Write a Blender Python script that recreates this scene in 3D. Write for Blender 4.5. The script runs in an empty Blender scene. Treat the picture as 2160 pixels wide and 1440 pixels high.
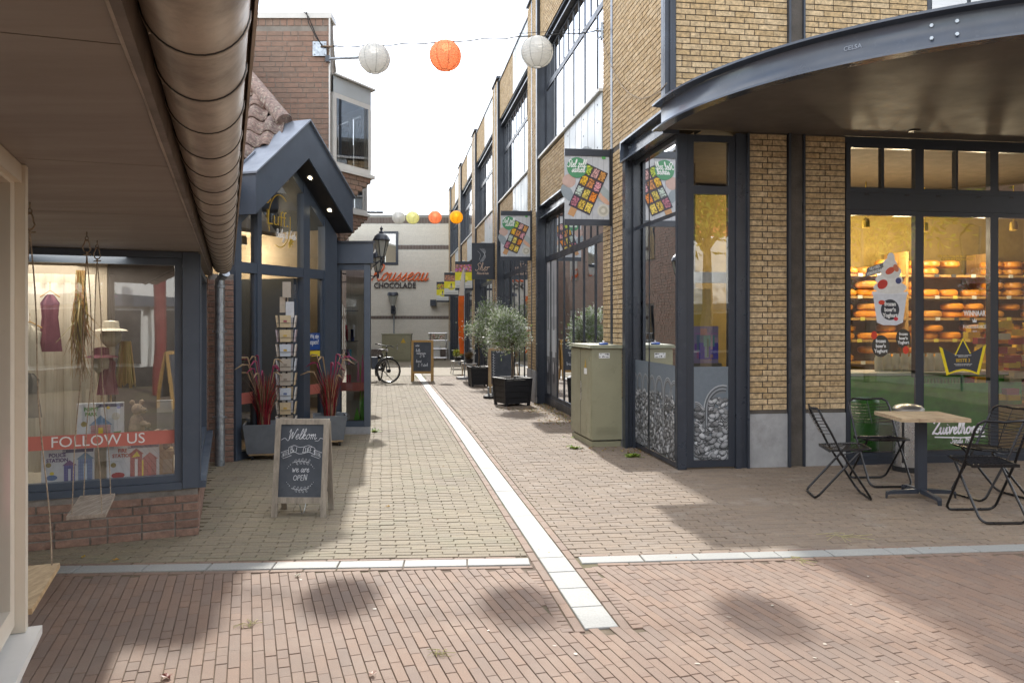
import bpy, math, random
from math import sin, cos, pi, radians, atan2, hypot
from mathutils import Vector, Matrix
R = random.Random(7)
SC = bpy.context.scene
COL = SC.collection
# ------------------------------------------------------------------ camera, sky, sun
F, HOR, CX, HC = 1720.0, 678.0, 1080.0, 1.57
cam_d = bpy.data.cameras.new('camera'); cam = bpy.data.objects.new('camera', cam_d); COL.objects.link(cam)
cam.location = (0, 0, HC); cam.rotation_euler = (pi/2, 0, 0)
cam_d.sensor_width = 36.0; cam_d.lens = F/2160*36.0; cam_d.shift_y = (HOR-720.0)/2160
cam_d.clip_start = 0.05; cam_d.clip_end = 600
SC.camera = cam
SUN_EL, SUN_AZ = 37.0, 8.0         # degrees; azimuth measured from +Y towards -X
w = bpy.data.worlds.new('World'); SC.world = w; w.use_nodes = True
nt = w.node_tree; nt.nodes.clear()
wo = nt.nodes.new('ShaderNodeOutputWorld'); bg = nt.nodes.new('ShaderNodeBackground')
sky = nt.nodes.new('ShaderNodeTexSky'); sky.sky_type = 'NISHITA'; sky.sun_disc = False
sky.sun_elevation = radians(SUN_EL); sky.sun_rotation = radians(-SUN_AZ); sky.air_density = 1.0; sky.dust_density = 0.6; sky.ozone_density = 1.5
tc = nt.nodes.new('ShaderNodeTexCoord'); mp = nt.nodes.new('ShaderNodeMapping'); mp.inputs['Scale'].default_value = (1.0, 1.0, 2.6); mp.inputs['Location'].default_value = (0.35, 0.1, 0.4)
n1 = nt.nodes.new('ShaderNodeTexNoise'); n1.inputs['Scale'].default_value = 1.7; n1.inputs['Detail'].default_value = 8; n1.inputs['Roughness'].default_value = 0.52
cr = nt.nodes.new('ShaderNodeValToRGB'); cr.color_ramp.elements[0].position = 0.38; cr.color_ramp.elements[1].position = 0.62
cr.color_ramp.elements[0].color = (0.12, 0.12, 0.12, 1); cr.color_ramp.elements[1].color = (0.93, 0.93, 0.93, 1)
mx = nt.nodes.new('ShaderNodeMix'); mx.data_type = 'RGBA'
nt.links.new(tc.outputs['Generated'], mp.inputs['Vector']); nt.links.new(mp.outputs[0], n1.inputs['Vector']); nt.links.new(n1.outputs[0], cr.inputs[0])
nt.links.new(cr.outputs[0], mx.inputs[0]); nt.links.new(sky.outputs[0], mx.inputs[6]); mx.inputs[7].default_value = (9.6, 9.5, 9.4, 1)
nt.links.new(mx.outputs[2], bg.inputs[0]); bg.inputs[1].default_value = 0.15; nt.links.new(bg.outputs[0], wo.inputs[0])
sd = bpy.data.lights.new('sun', 'SUN'); sd.energy = 2.3; sd.angle = radians(0.9); sd.color = (1.0, 0.95, 0.87)
sun = bpy.data.objects.new('sun', sd); COL.objects.link(sun); sun.location = (-4, 20, 30)
sun.rotation_euler = Vector((0.98, -6.95, -5.3)).to_track_quat('-Z', 'Y').to_euler()
SC.view_settings.view_transform = 'Standard'; SC.view_settings.look = 'None'
SC.view_settings.exposure = 1.38; SC.view_settings.gamma = 1.0; SC.view_settings.use_curve_mapping = False
SC.render.engine = 'CYCLES'
SC.cycles.max_bounces = 7; SC.cycles.diffuse_bounces = 4; SC.cycles.glossy_bounces = 4; SC.cycles.transparent_max_bounces = 16; SC.cycles.transmission_bounces = 4
SC.cycles.use_denoising = True
SC.cycles.caustics_reflective = False; SC.cycles.caustics_refractive = False

# ------------------------------------------------------------------ materials
def mat(name, col, rough=0.6, metal=0.0, var=0.12, vscale=6.0, bump=0.0, bscale=60.0, spec=0.5, col2=None, attr=None, dirt=None, trans=0.0, emit=0.0, stretch=None, pal=None, moss=0.0):
    m = bpy.data.materials.new(name); m.use_nodes = True
    t = m.node_tree; N = t.nodes; L = t.links
    b = N['Principled BSDF']; b.inputs['Roughness'].default_value = rough; b.inputs['Metallic'].default_value = metal
    b.inputs['Specular IOR Level'].default_value = spec
    geo = N.new('ShaderNodeNewGeometry'); vec = geo.outputs['Position']
    if stretch:
        mpn = N.new('ShaderNodeMapping'); mpn.inputs['Scale'].default_value = stretch; L.new(vec, mpn.inputs['Vector']); svec = mpn.outputs[0]
    else: svec = vec
    nz = N.new('ShaderNodeTexNoise'); nz.inputs['Scale'].default_value = vscale; nz.inputs['Detail'].default_value = 6; nz.inputs['Roughness'].default_value = 0.62; L.new(svec, nz.inputs['Vector'])
    def mixc(f, a, c, mode='MIX'):
        x = N.new('ShaderNodeMix'); x.data_type = 'RGBA'; x.blend_type = mode
        for s, v in ((x.inputs[0], f), (x.inputs[6], a), (x.inputs[7], c)):
            if hasattr(v, 'is_output'): L.new(v, s)
            elif isinstance(v, (tuple, list)): s.default_value = (v[0], v[1], v[2], 1)
            else: s.default_value = v
        return x.outputs[2]
    def ramp(v, p0, p1, c0=0.0, c1=1.0):
        r = N.new('ShaderNodeMapRange'); r.inputs[1].default_value = p0; r.inputs[2].default_value = p1; r.inputs[3].default_value = c0; r.inputs[4].default_value = c1
        L.new(v, r.inputs[0]); return r.outputs[0]
    if attr == 'col':
        a = N.new('ShaderNodeAttribute'); a.attribute_name = 'col'; base = a.outputs['Color']
    elif pal:
        a = N.new('ShaderNodeAttribute'); a.attribute_name = 'rnd'; oi = N.new('ShaderNodeObjectInfo')
        ad = N.new('ShaderNodeMath'); ad.operation = 'ADD'; L.new(a.outputs['Fac'], ad.inputs[0]); L.new(oi.outputs['Random'], ad.inputs[1])
        fr = N.new('ShaderNodeMath'); fr.operation = 'FRACT'; L.new(ad.outputs[0], fr.inputs[0])
        cr = N.new('ShaderNodeValToRGB'); e = cr.color_ramp.elements
        for i, c in enumerate(pal):
            p = i/(len(pal)-1)
            el = e[0] if i == 0 else (e[1] if i == len(pal)-1 else e.new(p))
            el.position = p if i else 0.0
        e = sorted(cr.color_ramp.elements, key=lambda q: q.position)
        for el, c in zip(e, pal): el.color = (c[0], c[1], c[2], 1)
        L.new(fr.outputs[0], cr.inputs[0]); base = cr.outputs[0]
    else:
        base = col
    c2 = col2 or tuple(x*(1-2.2*var) for x in col)
    if attr == 'col' or pal:
        g = ramp(nz.outputs[0], 0.3, 0.7, 1-var*1.6, 1+var)
        cg = N.new('ShaderNodeCombineColor')
        for i in range(3): L.new(g, cg.inputs[i])
        base = mixc(1.0, base, cg.outputs[0], 'MULTIPLY')
    else:
        base = mixc(ramp(nz.outputs[0], 0.35, 0.68), col, c2)
    if dirt:
        nd = N.new('ShaderNodeTexNoise'); nd.inputs['Scale'].default_value = dirt[1]; nd.inputs['Detail'].default_value = 8; nd.inputs['Roughness'].default_value = 0.7; L.new(vec, nd.inputs['Vector'])
        base = mixc(ramp(nd.outputs[0], dirt[3], dirt[4], 0, dirt[2]), base, dirt[0])
    if moss:
        nd = N.new('ShaderNodeTexNoise'); nd.inputs['Scale'].default_value = 1.1; nd.inputs['Detail'].default_value = 5; L.new(vec, nd.inputs['Vector'])
        base = mixc(ramp(nd.outputs[0], 0.45, 0.62, 0, moss), base, (0.10, 0.12, 0.02))
    if name.endswith('paver'):      # broad worn and stained areas
        nd = N.new('ShaderNodeTexNoise'); nd.inputs['Scale'].default_value = 0.85; nd.inputs['Detail'].default_value = 9; nd.inputs['Roughness'].default_value = 0.72; nd.inputs['Distortion'].default_value = 0.6; L.new(vec, nd.inputs['Vector'])
        base = mixc(ramp(nd.outputs[0], 0.50, 0.72, 0, 0.55), base, (0.13, 0.10, 0.08))
    if hasattr(base, 'is_output'): L.new(base, b.inputs['Base Color'])
    if bump:
        nb = N.new('ShaderNodeTexNoise'); nb.inputs['Scale'].default_value = bscale; nb.inputs['Detail'].default_value = 5; L.new(svec, nb.inputs['Vector'])
        bp = N.new('ShaderNodeBump'); bp.inputs['Strength'].default_value = bump; bp.inputs['Distance'].default_value = 0.01; L.new(nb.outputs[0], bp.inputs['Height']); L.new(bp.outputs[0], b.inputs['Normal'])
    rr = ramp(nz.outputs[0], 0.3, 0.7, max(0.03, rough-0.08), min(1, rough+0.1)); L.new(rr, b.inputs['Roughness'])
    if emit:
        if hasattr(base, 'is_output'): L.new(base, b.inputs['Emission Color'])
        b.inputs['Emission Strength'].default_value = emit
    if trans:
        tr = N.new('ShaderNodeBsdfTranslucent'); ms = N.new('ShaderNodeMixShader'); ms.inputs[0].default_value = trans
        L.new(base, tr.inputs[0]); L.new(b.outputs[0], ms.inputs[1]); L.new(tr.outputs[0], ms.inputs[2]); L.new(ms.outputs[0], N['Material Output'].inputs[0])
    return m

def glass(name, tint=(0.93, 0.96, 0.95), ior=1.7, boost=0.0):
    m = bpy.data.materials.new(name); m.use_nodes = True; t = m.node_tree; N = t.nodes; L = t.links
    N.remove(N['Principled BSDF'])
    tr = N.new('ShaderNodeBsdfTransparent'); tr.inputs[0].default_value = (*tint, 1)
    gl = N.new('ShaderNodeBsdfGlossy'); gl.inputs['Roughness'].default_value = 0.01; gl.inputs[0].default_value = (0.95, 0.97, 1, 1)
    fr = N.new('ShaderNodeFresnel'); fr.inputs[0].default_value = ior
    ad = N.new('ShaderNodeMath'); ad.operation = 'ADD'; ad.inputs[1].default_value = boost; ad.use_clamp = True; L.new(fr.outputs[0], ad.inputs[0])
    geo = N.new('ShaderNodeNewGeometry'); nz = N.new('ShaderNodeTexNoise'); nz.inputs['Scale'].default_value = 0.9; L.new(geo.outputs['Position'], nz.inputs['Vector'])
    bp = N.new('ShaderNodeBump'); bp.inputs['Strength'].default_value = 0.12; bp.inputs['Distance'].default_value = 0.02; L.new(nz.outputs[0], bp.inputs['Height']); L.new(bp.outputs[0], gl.inputs['Normal'])
    ms = N.new('ShaderNodeMixShader'); L.new(ad.outputs[0], ms.inputs[0]); L.new(tr.outputs[0], ms.inputs[1]); L.new(gl.outputs[0], ms.inputs[2]); L.new(ms.outputs[0], N['Material Output'].inputs[0])
    return m

def emitter(name, col, s):
    m = bpy.data.materials.new(name); m.use_nodes = True; b = m.node_tree.nodes['Principled BSDF']
    b.inputs['Base Color'].default_value = (*col, 1); b.inputs['Emission Color'].default_value = (*col, 1); b.inputs['Emission Strength'].default_value = s
    return m

M = {}
M['steel'] = mat('dark_steel_paint', (0.036, 0.043, 0.057), 0.32, var=0.10, vscale=3, bump=0.06, bscale=25, dirt=((0.10, 0.11, 0.12), 9, 0.35, 0.55, 0.8))
M['steel_gloss'] = mat('canopy_steel_paint', (0.066, 0.082, 0.112), 0.2, var=0.10, vscale=2, bump=0.12, bscale=7, dirt=((0.16, 0.18, 0.2), 14, 0.4, 0.58, 0.85))
M['frame'] = mat('anthracite_frame', (0.028, 0.034, 0.046), 0.36, var=0.08, vscale=4)
M['blue'] = mat('slate_blue_paint', (0.066, 0.084, 0.112), 0.38, var=0.08, vscale=2.5, bump=0.04, dirt=((0.12, 0.14, 0.16), 8, 0.3, 0.55, 0.8))
M['zinc_top'] = mat('zinc_sheet', (0.26, 0.29, 0.34), 0.4, metal=0.5, var=0.12, vscale=3)
M['galv'] = mat('galvanised_pipe', (0.42, 0.46, 0.50), 0.38, metal=0.75, var=0.22, vscale=22)
M['gutter'] = mat('aged_gutter_metal', (0.54, 0.46, 0.385), 0.4, metal=0.2, var=0.16, vscale=5, bump=0.10, bscale=30, dirt=((0.14, 0.105, 0.08), 8, 0.75, 0.46, 0.74), stretch=(1, 1, 1))
M['soffit_board'] = mat('brown_soffit_board', (0.27, 0.232, 0.205), 0.6, var=0.06, vscale=1.2, bump=0.03, bscale=14, dirt=((0.20, 0.16, 0.13), 5, 0.35, 0.5, 0.8), stretch=(1, 6, 1))
M['fascia_board'] = mat('brown_fascia', (0.18, 0.145, 0.12), 0.5, var=0.18, vscale=5)
M['canopy_soffit'] = mat('dark_canopy_ceiling', (0.15, 0.137, 0.13), 0.6, spec=0.2, var=0.10, vscale=1.6, bump=0.05, bscale=5)
M['black'] = mat('black_paint', (0.012, 0.012, 0.014), 0.4, var=0.1)
M['blackwood'] = mat('black_stained_wood', (0.014, 0.014, 0.016), 0.5, var=0.2, vscale=9, bump=0.2, stretch=(1, 1, 10))
M['white'] = mat('white_paint', (0.66, 0.65, 0.61), 0.45, var=0.05, vscale=2, dirt=((0.42, 0.40, 0.35), 5, 0.4, 0.56, 0.82))
M['cream'] = mat('cream_timber_paint', (0.66, 0.59, 0.48), 0.4, var=0.05, vscale=2, dirt=((0.4, 0.34, 0.26), 6, 0.35, 0.58, 0.82), stretch=(1, 1, 0.3))
M['panel'] = mat('pale_metal_panel', (0.50, 0.54, 0.55), 0.35, var=0.05, vscale=1.5, dirt=((0.34, 0.36, 0.36), 4, 0.3, 0.55, 0.8))
M['concrete'] = mat('plinth_concrete', (0.34, 0.34, 0.34), 0.75, var=0.10, vscale=5, bump=0.15, dirt=((0.14, 0.13, 0.12), 6, 0.5, 0.52, 0.78))
M['planter_grey'] = mat('fibrecement_planter', (0.15, 0.165, 0.18), 0.6, var=0.12, vscale=6, bump=0.08)
M['wood_grey'] = mat('weathered_wood', (0.36, 0.31, 0.25), 0.7, var=0.18, vscale=5, bump=0.3, bscale=20, stretch=(8, 8, 1), dirt=((0.16, 0.13, 0.10), 8, 0.5, 0.55, 0.8))
M['wood_grey2'] = mat('weathered_seat_wood', (0.40, 0.33, 0.26), 0.65, var=0.22, vscale=4, bump=0.3, bscale=20, stretch=(14, 2, 8))
M['wood_light'] = mat('pale_wood', (0.52, 0.36, 0.19), 0.55, var=0.16, vscale=5, bump=0.15, stretch=(10, 2, 10), dirt=((0.30, 0.19, 0.10), 4, 0.6, 0.5, 0.75))
M['wood_table'] = mat('bleached_table_wood', (0.50, 0.37, 0.23), 0.6, var=0.2, vscale=4, bump=0.3, bscale=18, stretch=(2, 16, 10), dirt=((0.26, 0.17, 0.10), 5, 0.6, 0.52, 0.75))
M['wood_yellow'] = mat('yellow_pine', (0.48, 0.28, 0.08), 0.5, var=0.14, stretch=(6, 6, 1))
M['chalk'] = mat('chalkboard', (0.055, 0.065, 0.082), 0.6, var=0.14, vscale=4, dirt=((0.12, 0.13, 0.15), 3, 0.5, 0.45, 0.75))
M['chalk_line'] = mat('chalk', (0.72, 0.74, 0.78), 0.9, var=0.15, vscale=60)
M['rope'] = mat('rope', (0.42, 0.33, 0.24), 0.9, var=0.25, vscale=80)
M['hook'] = mat('rusty_steel', (0.30, 0.22, 0.15), 0.4, metal=0.8, var=0.3, vscale=40)
M['cab'] = mat('olive_cabinet_paint', (0.30, 0.285, 0.185), 0.4, var=0.06, vscale=3, bump=0.05, bscale=90, dirt=((0.11, 0.105, 0.06), 9, 0.4, 0.56, 0.8))
M['cab_top'] = mat('olive_lid', (0.33, 0.33, 0.23), 0.5, var=0.12, vscale=8)
M['chair'] = mat('black_chair_metal', (0.016, 0.015, 0.016), 0.3, metal=0.3, var=0.15, vscale=20)
M['inox'] = mat('brushed_steel', (0.55, 0.54, 0.53), 0.28, metal=0.9, var=0.03, vscale=5)
M['bark'] = mat('bark', (0.16, 0.12, 0.085), 0.85, var=0.25, vscale=15, bump=0.4, stretch=(3, 3, 1))
M['leaf'] = mat('olive_leaf', (0.105, 0.135, 0.085), 0.5, var=0.05, attr='col', trans=0.25)
M['print'] = mat('print', (1, 1, 1), 0.45, attr='col', var=0.06, vscale=25)
M['red_grass'] = mat('red_grass', (0.2, 0.02, 0.04), 0.5, attr='col', var=0.15, vscale=20, trans=0.3)
M['salmon'] = mat('salmon_foil', (0.56, 0.17, 0.13), 0.5, var=0.04)
M['whitefoil'] = mat('white_foil', (0.80, 0.80, 0.78), 0.5, var=0.02)
M['gold'] = mat('gold_foil', (0.62, 0.42, 0.06), 0.35, metal=0.3, var=0.05)
M['orange'] = mat('orange_letter', (0.72, 0.13, 0.02), 0.4, var=0.04)
M['brownletter'] = mat('brown_letter', (0.05, 0.04, 0.038), 0.5)
M['rubber'] = mat('rubber', (0.015, 0.015, 0.015), 0.7)
M['soil'] = mat('soil', (0.04, 0.03, 0.02), 0.9, bump=0.5)
M['tile'] = mat('roof_tile', (0.2, 0.15, 0.13), 0.75, pal=[(0.20, 0.145, 0.125), (0.26, 0.19, 0.165), (0.17, 0.135, 0.12), (0.28, 0.19, 0.155), (0.21, 0.155, 0.14)], var=0.4, vscale=22, bump=0.5, bscale=40, dirt=((0.42, 0.39, 0.30), 30, 0.85, 0.54, 0.64))
M['orange_tile'] = mat('orange_roof', (0.5, 0.16, 0.05), 0.7, var=0.15)
M['plaster'] = mat('white_render', (0.72, 0.72, 0.69), 0.7, var=0.05, vscale=1)
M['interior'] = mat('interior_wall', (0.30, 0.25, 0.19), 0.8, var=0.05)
M['mustard'] = mat('mustard_wall', (0.33, 0.23, 0.05), 0.7, var=0.1)
M['ceil_dark'] = mat('dark_ceiling', (0.09, 0.065, 0.04), 0.8)
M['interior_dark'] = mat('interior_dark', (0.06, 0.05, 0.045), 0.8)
M['interior_floor'] = mat('shop_floor', (0.26, 0.20, 0.14), 0.4)
M['brick_beige'] = mat('beige_brick', (0.5, 0.36, 0.19), 0.8, pal=[(0.43, 0.295, 0.145), (0.58, 0.42, 0.22), (0.48, 0.34, 0.18), (0.60, 0.43, 0.23), (0.37, 0.265, 0.155), (0.53, 0.365, 0.18), (0.45, 0.33, 0.22), (0.55, 0.41, 0.24), (0.48, 0.33, 0.16)], var=0.32, vscale=26, bump=0.5, bscale=55, dirt=((0.10, 0.075, 0.05), 24, 0.85, 0.60, 0.70))
M['mortar_dark'] = mat('dark_mortar', (0.105, 0.09, 0.075), 0.9, var=0.15, bump=0.3)
M['brick_red'] = mat('red_brown_brick', (0.3, 0.18, 0.13), 0.9, pal=[(0.235, 0.165, 0.125), (0.27, 0.18, 0.135), (0.21, 0.152, 0.12), (0.26, 0.188, 0.145), (0.28, 0.175, 0.128), (0.225, 0.168, 0.134)], var=0.14, vscale=16, bump=0.4, bscale=60, dirt=((0.36, 0.32, 0.28), 14, 0.5, 0.58, 0.8))
M['mortar_grey'] = mat('grey_mortar', (0.27, 0.24, 0.205), 0.9, var=0.12, bump=0.3)
M['brick_base'] = mat('base_brick', (0.3, 0.14, 0.1), 0.8, pal=[(0.21, 0.125, 0.092), (0.26, 0.145, 0.10), (0.17, 0.118, 0.095), (0.235, 0.135, 0.092), (0.27, 0.165, 0.12), (0.15, 0.12, 0.105)], var=0.22, vscale=20, bump=0.55, bscale=50, dirt=((0.33, 0.29, 0.26), 12, 0.6, 0.56, 0.76))
M['mortar_base'] = mat('base_mortar', (0.27, 0.24, 0.21), 0.9, var=0.2, bump=0.4, dirt=((0.08, 0.075, 0.06), 5, 0.7, 0.5, 0.75))
M['brick_white'] = mat('white_painted_brick', (0.6, 0.58, 0.52), 0.7, pal=[(0.64, 0.60, 0.51), (0.68, 0.64, 0.55), (0.61, 0.57, 0.49)], var=0.04, bump=0.2)
M['mortar_white'] = mat('white_mortar', (0.58, 0.56, 0.50), 0.8)
M['brick_brown'] = mat('brown_brick', (0.13, 0.10, 0.085), 0.8, pal=[(0.12, 0.09, 0.075), (0.16, 0.125, 0.105), (0.10, 0.08, 0.07)], var=0.1)
M['paver'] = mat('street_paver', (0.3, 0.2, 0.16), 0.75, pal=[(0.218, 0.138, 0.094), (0.226, 0.144, 0.097), (0.206, 0.131, 0.090), (0.233, 0.149, 0.101), (0.210, 0.135, 0.094), (0.222, 0.140, 0.094), (0.176, 0.120, 0.090), (0.214, 0.135, 0.091)], var=0.17, vscale=130, bump=0.35, bscale=180, dirt=((0.30, 0.235, 0.18), 2.2, 0.4, 0.48, 0.75))
M['paver_alley'] = mat('alley_paver', (0.28, 0.25, 0.19), 0.8, pal=[(0.230, 0.188, 0.124), (0.247, 0.202, 0.135), (0.213, 0.176, 0.118), (0.257, 0.21, 0.142), (0.20, 0.166, 0.115), (0.235, 0.192, 0.128)], var=0.18, vscale=60, bump=0.4, bscale=120, dirt=((0.17, 0.165, 0.10), 1.6, 0.55, 0.48, 0.72))
M['paver_terrace'] = mat('terrace_paver', (0.28, 0.2, 0.17), 0.78, pal=[(0.222, 0.166, 0.116), (0.238, 0.178, 0.124), (0.205, 0.154, 0.110), (0.246, 0.185, 0.130), (0.19, 0.145, 0.106), (0.225, 0.168, 0.117)], var=0.18, vscale=60, bump=0.4, bscale=120, dirt=((0.32, 0.285, 0.24), 2.6, 0.6, 0.54, 0.74))
M['joint_st'] = mat('street_joint', (0.14, 0.10, 0.07), 0.95, var=0.2, bump=0.4, moss=0.25)
M['joint'] = mat('sand_joint', (0.125, 0.11, 0.07), 0.95, var=0.2, moss=0.7, bump=0.4)
M['ground'] = mat('ground_earth', (0.16, 0.14, 0.11), 0.95, var=0.15)
M['granite'] = mat('pale_granite', (0.28, 0.28, 0.262), 0.65, var=0.06, vscale=90, bump=0.15, bscale=200, dirt=((0.36, 0.35, 0.31), 2.5, 0.5, 0.5, 0.75))
M['paper_white'] = mat('lantern_white', (0.55, 0.56, 0.56), 0.7, var=0.05, trans=0.45, emit=0.0)
M['paper_yellow'] = mat('lantern_pale_yellow', (0.66, 0.66, 0.34), 0.7, var=0.03, trans=0.5, emit=0.06)
M['paper_orange'] = mat('lantern_orange', (0.80, 0.33, 0.17), 0.7, var=0.03, trans=0.6, emit=0.04)
M['paper_amber'] = mat('lantern_amber', (0.80, 0.45, 0.02), 0.7, var=0.03, trans=0.5, emit=0.12)
M['bulb'] = emitter('lamp_glow', (1.0, 0.9, 0.62), 7)
M['bulb_soft'] = emitter('lantern_glow', (1.0, 0.88, 0.7), 4.5)
M['frost'] = mat('frosted_glass', (0.62, 0.63, 0.58), 0.3, var=0.05, trans=0.5)
M['glass'] = glass('shop_glass', ior=1.75, boost=0.13)
M['glass_refl'] = glass('sky_reflecting_glass', tint=(0.55, 0.58, 0.6), ior=1.9, boost=0.18)
M['glass_mid'] = glass('display_glass', tint=(0.95, 0.96, 0.95), ior=1.7, boost=0.12)
M['fabric_beige'] = mat('linen', (0.56, 0.50, 0.40), 0.9, var=0.08, stretch=(12, 12, 0.5))

# ------------------------------------------------------------------ object helpers
WM = {}
def newob(name, data, parent=None, local=False, mtx=None):
    o = bpy.data.objects.new(name, data); COL.objects.link(o)
    if parent is not None:
        o.parent = parent
        if not local: o.matrix_parent_inverse = WM[parent.name].inverted()
    if mtx is not None: o.matrix_basis = mtx
    WM[o.name] = (WM[parent.name] if (parent is not None and local) else Matrix()) @ (mtx or Matrix())
    return o
def thing(name, label, cat, loc=(0, 0, 0), rz=0.0, group=None, parent=None):
    o = newob(name, None, None, mtx=Matrix.Translation(loc) @ Matrix.Rotation(rz, 4, 'Z'))
    o.empty_display_size = 0.2
    o['label'] = label; o['category'] = cat
    if group: o['group'] = group
    return o
def tag(o, label=None, cat=None, group=None, kind=None):
    for k, v in (('label', label), ('category', cat), ('group', group), ('kind', kind)):
        if v: o[k] = v
    return o
def copy_tree(src, loc=None, rz=None, label=None, group=None):
    def rec(o, par):
        c = o.copy(); COL.objects.link(c); c.parent = par
        for ch in list(o.children): rec(ch, c)
        return c
    r = rec(src, src.parent)
    if loc is not None: r.location = loc
    if rz is not None: r.rotation_euler = (0, 0, rz)
    if label: r['label'] = label
    if group: r['group'] = group
    return r

class MB:
    def __init__(s): s.v = []; s.f = []; s.r = []; s.c = []
    def face(s, pts, col=None, rnd=0.0):
        n = len(s.v); s.v.extend([tuple(p) for p in pts]); s.f.append(tuple(range(n, n+len(pts)))); s.c.append(col or (1, 1, 1)); s.r.append(rnd)
    def hexa(s, p, col=None):   # 8 points, bottom ring then top ring
        n = len(s.v); s.v.extend([tuple(q) for q in p])
        for q in ((3, 2, 1, 0), (4, 5, 6, 7), (0, 1, 5, 4), (1, 2, 6, 5), (2, 3, 7, 6), (3, 0, 4, 7)):
            s.f.append(tuple(n+i for i in q)); s.c.append(col or (1, 1, 1)); s.r.append(0.0)
        return s
    def box(s, x0, x1, y0, y1, z0, z1, col=None):
        return s.hexa([(x0, y0, z0), (x1, y0, z0), (x1, y1, z0), (x0, y1, z0), (x0, y0, z1), (x1, y0, z1), (x1, y1, z1), (x0, y1, z1)], col)
    def ob(s, P, a0, a1, n0, n1, z0, z1, col=None):   # box in plane frame P
        q = [P(a, n, z) for z in (z0, z1) for a, n in ((a0, n1), (a1, n1), (a1, n0), (a0, n0))]
        return s.hexa(q, col)
    def prism(s, poly, z0, z1, col=None):
        n = len(s.v); k = len(poly)
        s.v.extend([(p[0], p[1], z0) for p in poly]); s.v.extend([(p[0], p[1], z1) for p in poly])
        s.f.append(tuple(range(n+k-1, n-1, -1))); s.f.append(tuple(range(n+k, n+2*k)))
        for i in range(k):
            j = (i+1) % k; s.f.append((n+i, n+j, n+k+j, n+k+i))
        s.c += [col or (1, 1, 1)]*(k+2); s.r += [0.0]*(k+2); return s
    def extr(s, ring, d, col=None):   # extrude planar 3d ring by vector d
        n = len(s.v); k = len(ring); d = Vector(d)
        s.v.extend([tuple(p) for p in ring]); s.v.extend([tuple(Vector(p)+d) for p in ring])
        s.f.append(tuple(range(n+k-1, n-1, -1))); s.f.append(tuple(range(n+k, n+2*k)))
        for i in range(k):
            j = (i+1) % k; s.f.append((n+i, n+j, n+k+j, n+k+i))
        s.c += [col or (1, 1, 1)]*(k+2); s.r += [0.0]*(k+2); return s
    def loft(s, rings, cap=True, col=None, closed=True):
        n0 = len(s.v); k = len(rings[0])
        for r in rings: s.v.extend([tuple(p) for p in r])
        for i in range(len(rings)-1):
            for j in range(k if closed else k-1):
                a = n0+i*k+j; b = n0+i*k+(j+1) % k
                s.f.append((a, b, b+k, a+k)); s.c.append(col or (1, 1, 1)); s.r.append(0.0)
        if cap:
            s.f.append(tuple(range(n0+k-1, n0-1, -1))); e = n0+(len(rings)-1)*k; s.f.append(tuple(range(e, e+k)))
            s.c += [col or (1, 1, 1)]*2; s.r += [0.0]*2
        return s
    def tube(s, pts, r, n=8, col=None, cap=True):
        pts = [Vector(p) for p in pts]; rings = []; prev = None
        for i, p in enumerate(pts):
            d = (pts[min(i+1, len(pts)-1)] - pts[max(i-1, 0)])
            if d.length < 1e-9: d = Vector((0, 0, 1))
            d.normalize()
            if prev is None:
                u = d.cross(Vector((0, 0, 1)))
                if u.length < 0.05: u = d.cross(Vector((0, 1, 0)))
            else: u = prev - d*prev.dot(d)
            u.normalize(); prev = u; w_ = d.cross(u)
            rr = r[i] if isinstance(r, (list, tuple)) else r
            rings.append([p + (u*cos(2*pi*j/n) + w_*sin(2*pi*j/n))*rr for j in range(n)])
        return s.loft(rings, cap, col)
    def lathe(s, c, prof, n=16, col=None, cap=True):
        return s.loft([[(c[0]+r*cos(2*pi*j/n), c[1]+r*sin(2*pi*j/n), c[2]+z) for j in range(n)] for r, z in prof], cap, col)
    def ribbon(s, pts, wd, P, n, col=None):  # flat stroke in plane frame P at offset n
        k = len(pts)
        if k < 2: return s
        L = []
        for i in range(k):
            a = pts[max(i-1, 0)]; b = pts[min(i+1, k-1)]; dx, dy = b[0]-a[0], b[1]-a[1]; l = hypot(dx, dy) or 1
            L.append((-dy/l*wd/2, dx/l*wd/2))
        for i in range(k-1):
            p, q = pts[i], pts[i+1]; o, o2 = L[i], L[i+1]
            s.face([P(p[0]-o[0], n, p[1]-o[1]), P(q[0]-o2[0], n, q[1]-o2[1]), P(q[0]+o2[0], n, q[1]+o2[1]), P(p[0]+o[0], n, p[1]+o[1])], col)
        return s
    def disc(s, cx, cz, rx, rz_, P, n, col=None, k=16, rot=0.0):
        s.face([P(cx+rx*cos(2*pi*i/k)*cos(rot)-rz_*sin(2*pi*i/k)*sin(rot), n, cz+rx*cos(2*pi*i/k)*sin(rot)+rz_*sin(2*pi*i/k)*cos(rot)) for i in range(k)], col); return s
    def build(s, name, m, parent=None, local=False, smooth=False, kind=None, mtx=None):
        me = bpy.data.meshes.new(name); me.from_pydata(s.v, [], s.f)
        if isinstance(m, str): m = M[m]
        me.materials.append(m)
        if any(c != (1, 1, 1) for c in s.c) or m.name in ('print', 'olive_leaf', 'red_grass'):
            a = me.attributes.new('col', 'FLOAT_COLOR', 'FACE'); a.data.foreach_set('color', [x for c in s.c for x in (c[0], c[1], c[2], 1)])
        if any(s.r):
            a = me.attributes.new('rnd', 'FLOAT', 'FACE'); a.data.foreach_set('value', s.r)
        me.update()
        if smooth:
            me.polygons.foreach_set('use_smooth', [True]*len(me.polygons))
            try: me.set_sharp_from_angle(angle=radians(40))
            except Exception: pass
        o = newob(name, me, parent, local, mtx)
        if kind: o['kind'] = kind
        return o
def Pl(o, a, n, z0=0.0):     # plane frame: origin (x,y), a along, n outward
    return lambda x, y, z: (o[0]+a[0]*x+n[0]*y, o[1]+a[1]*x+n[1]*y, z0+z)

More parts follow.
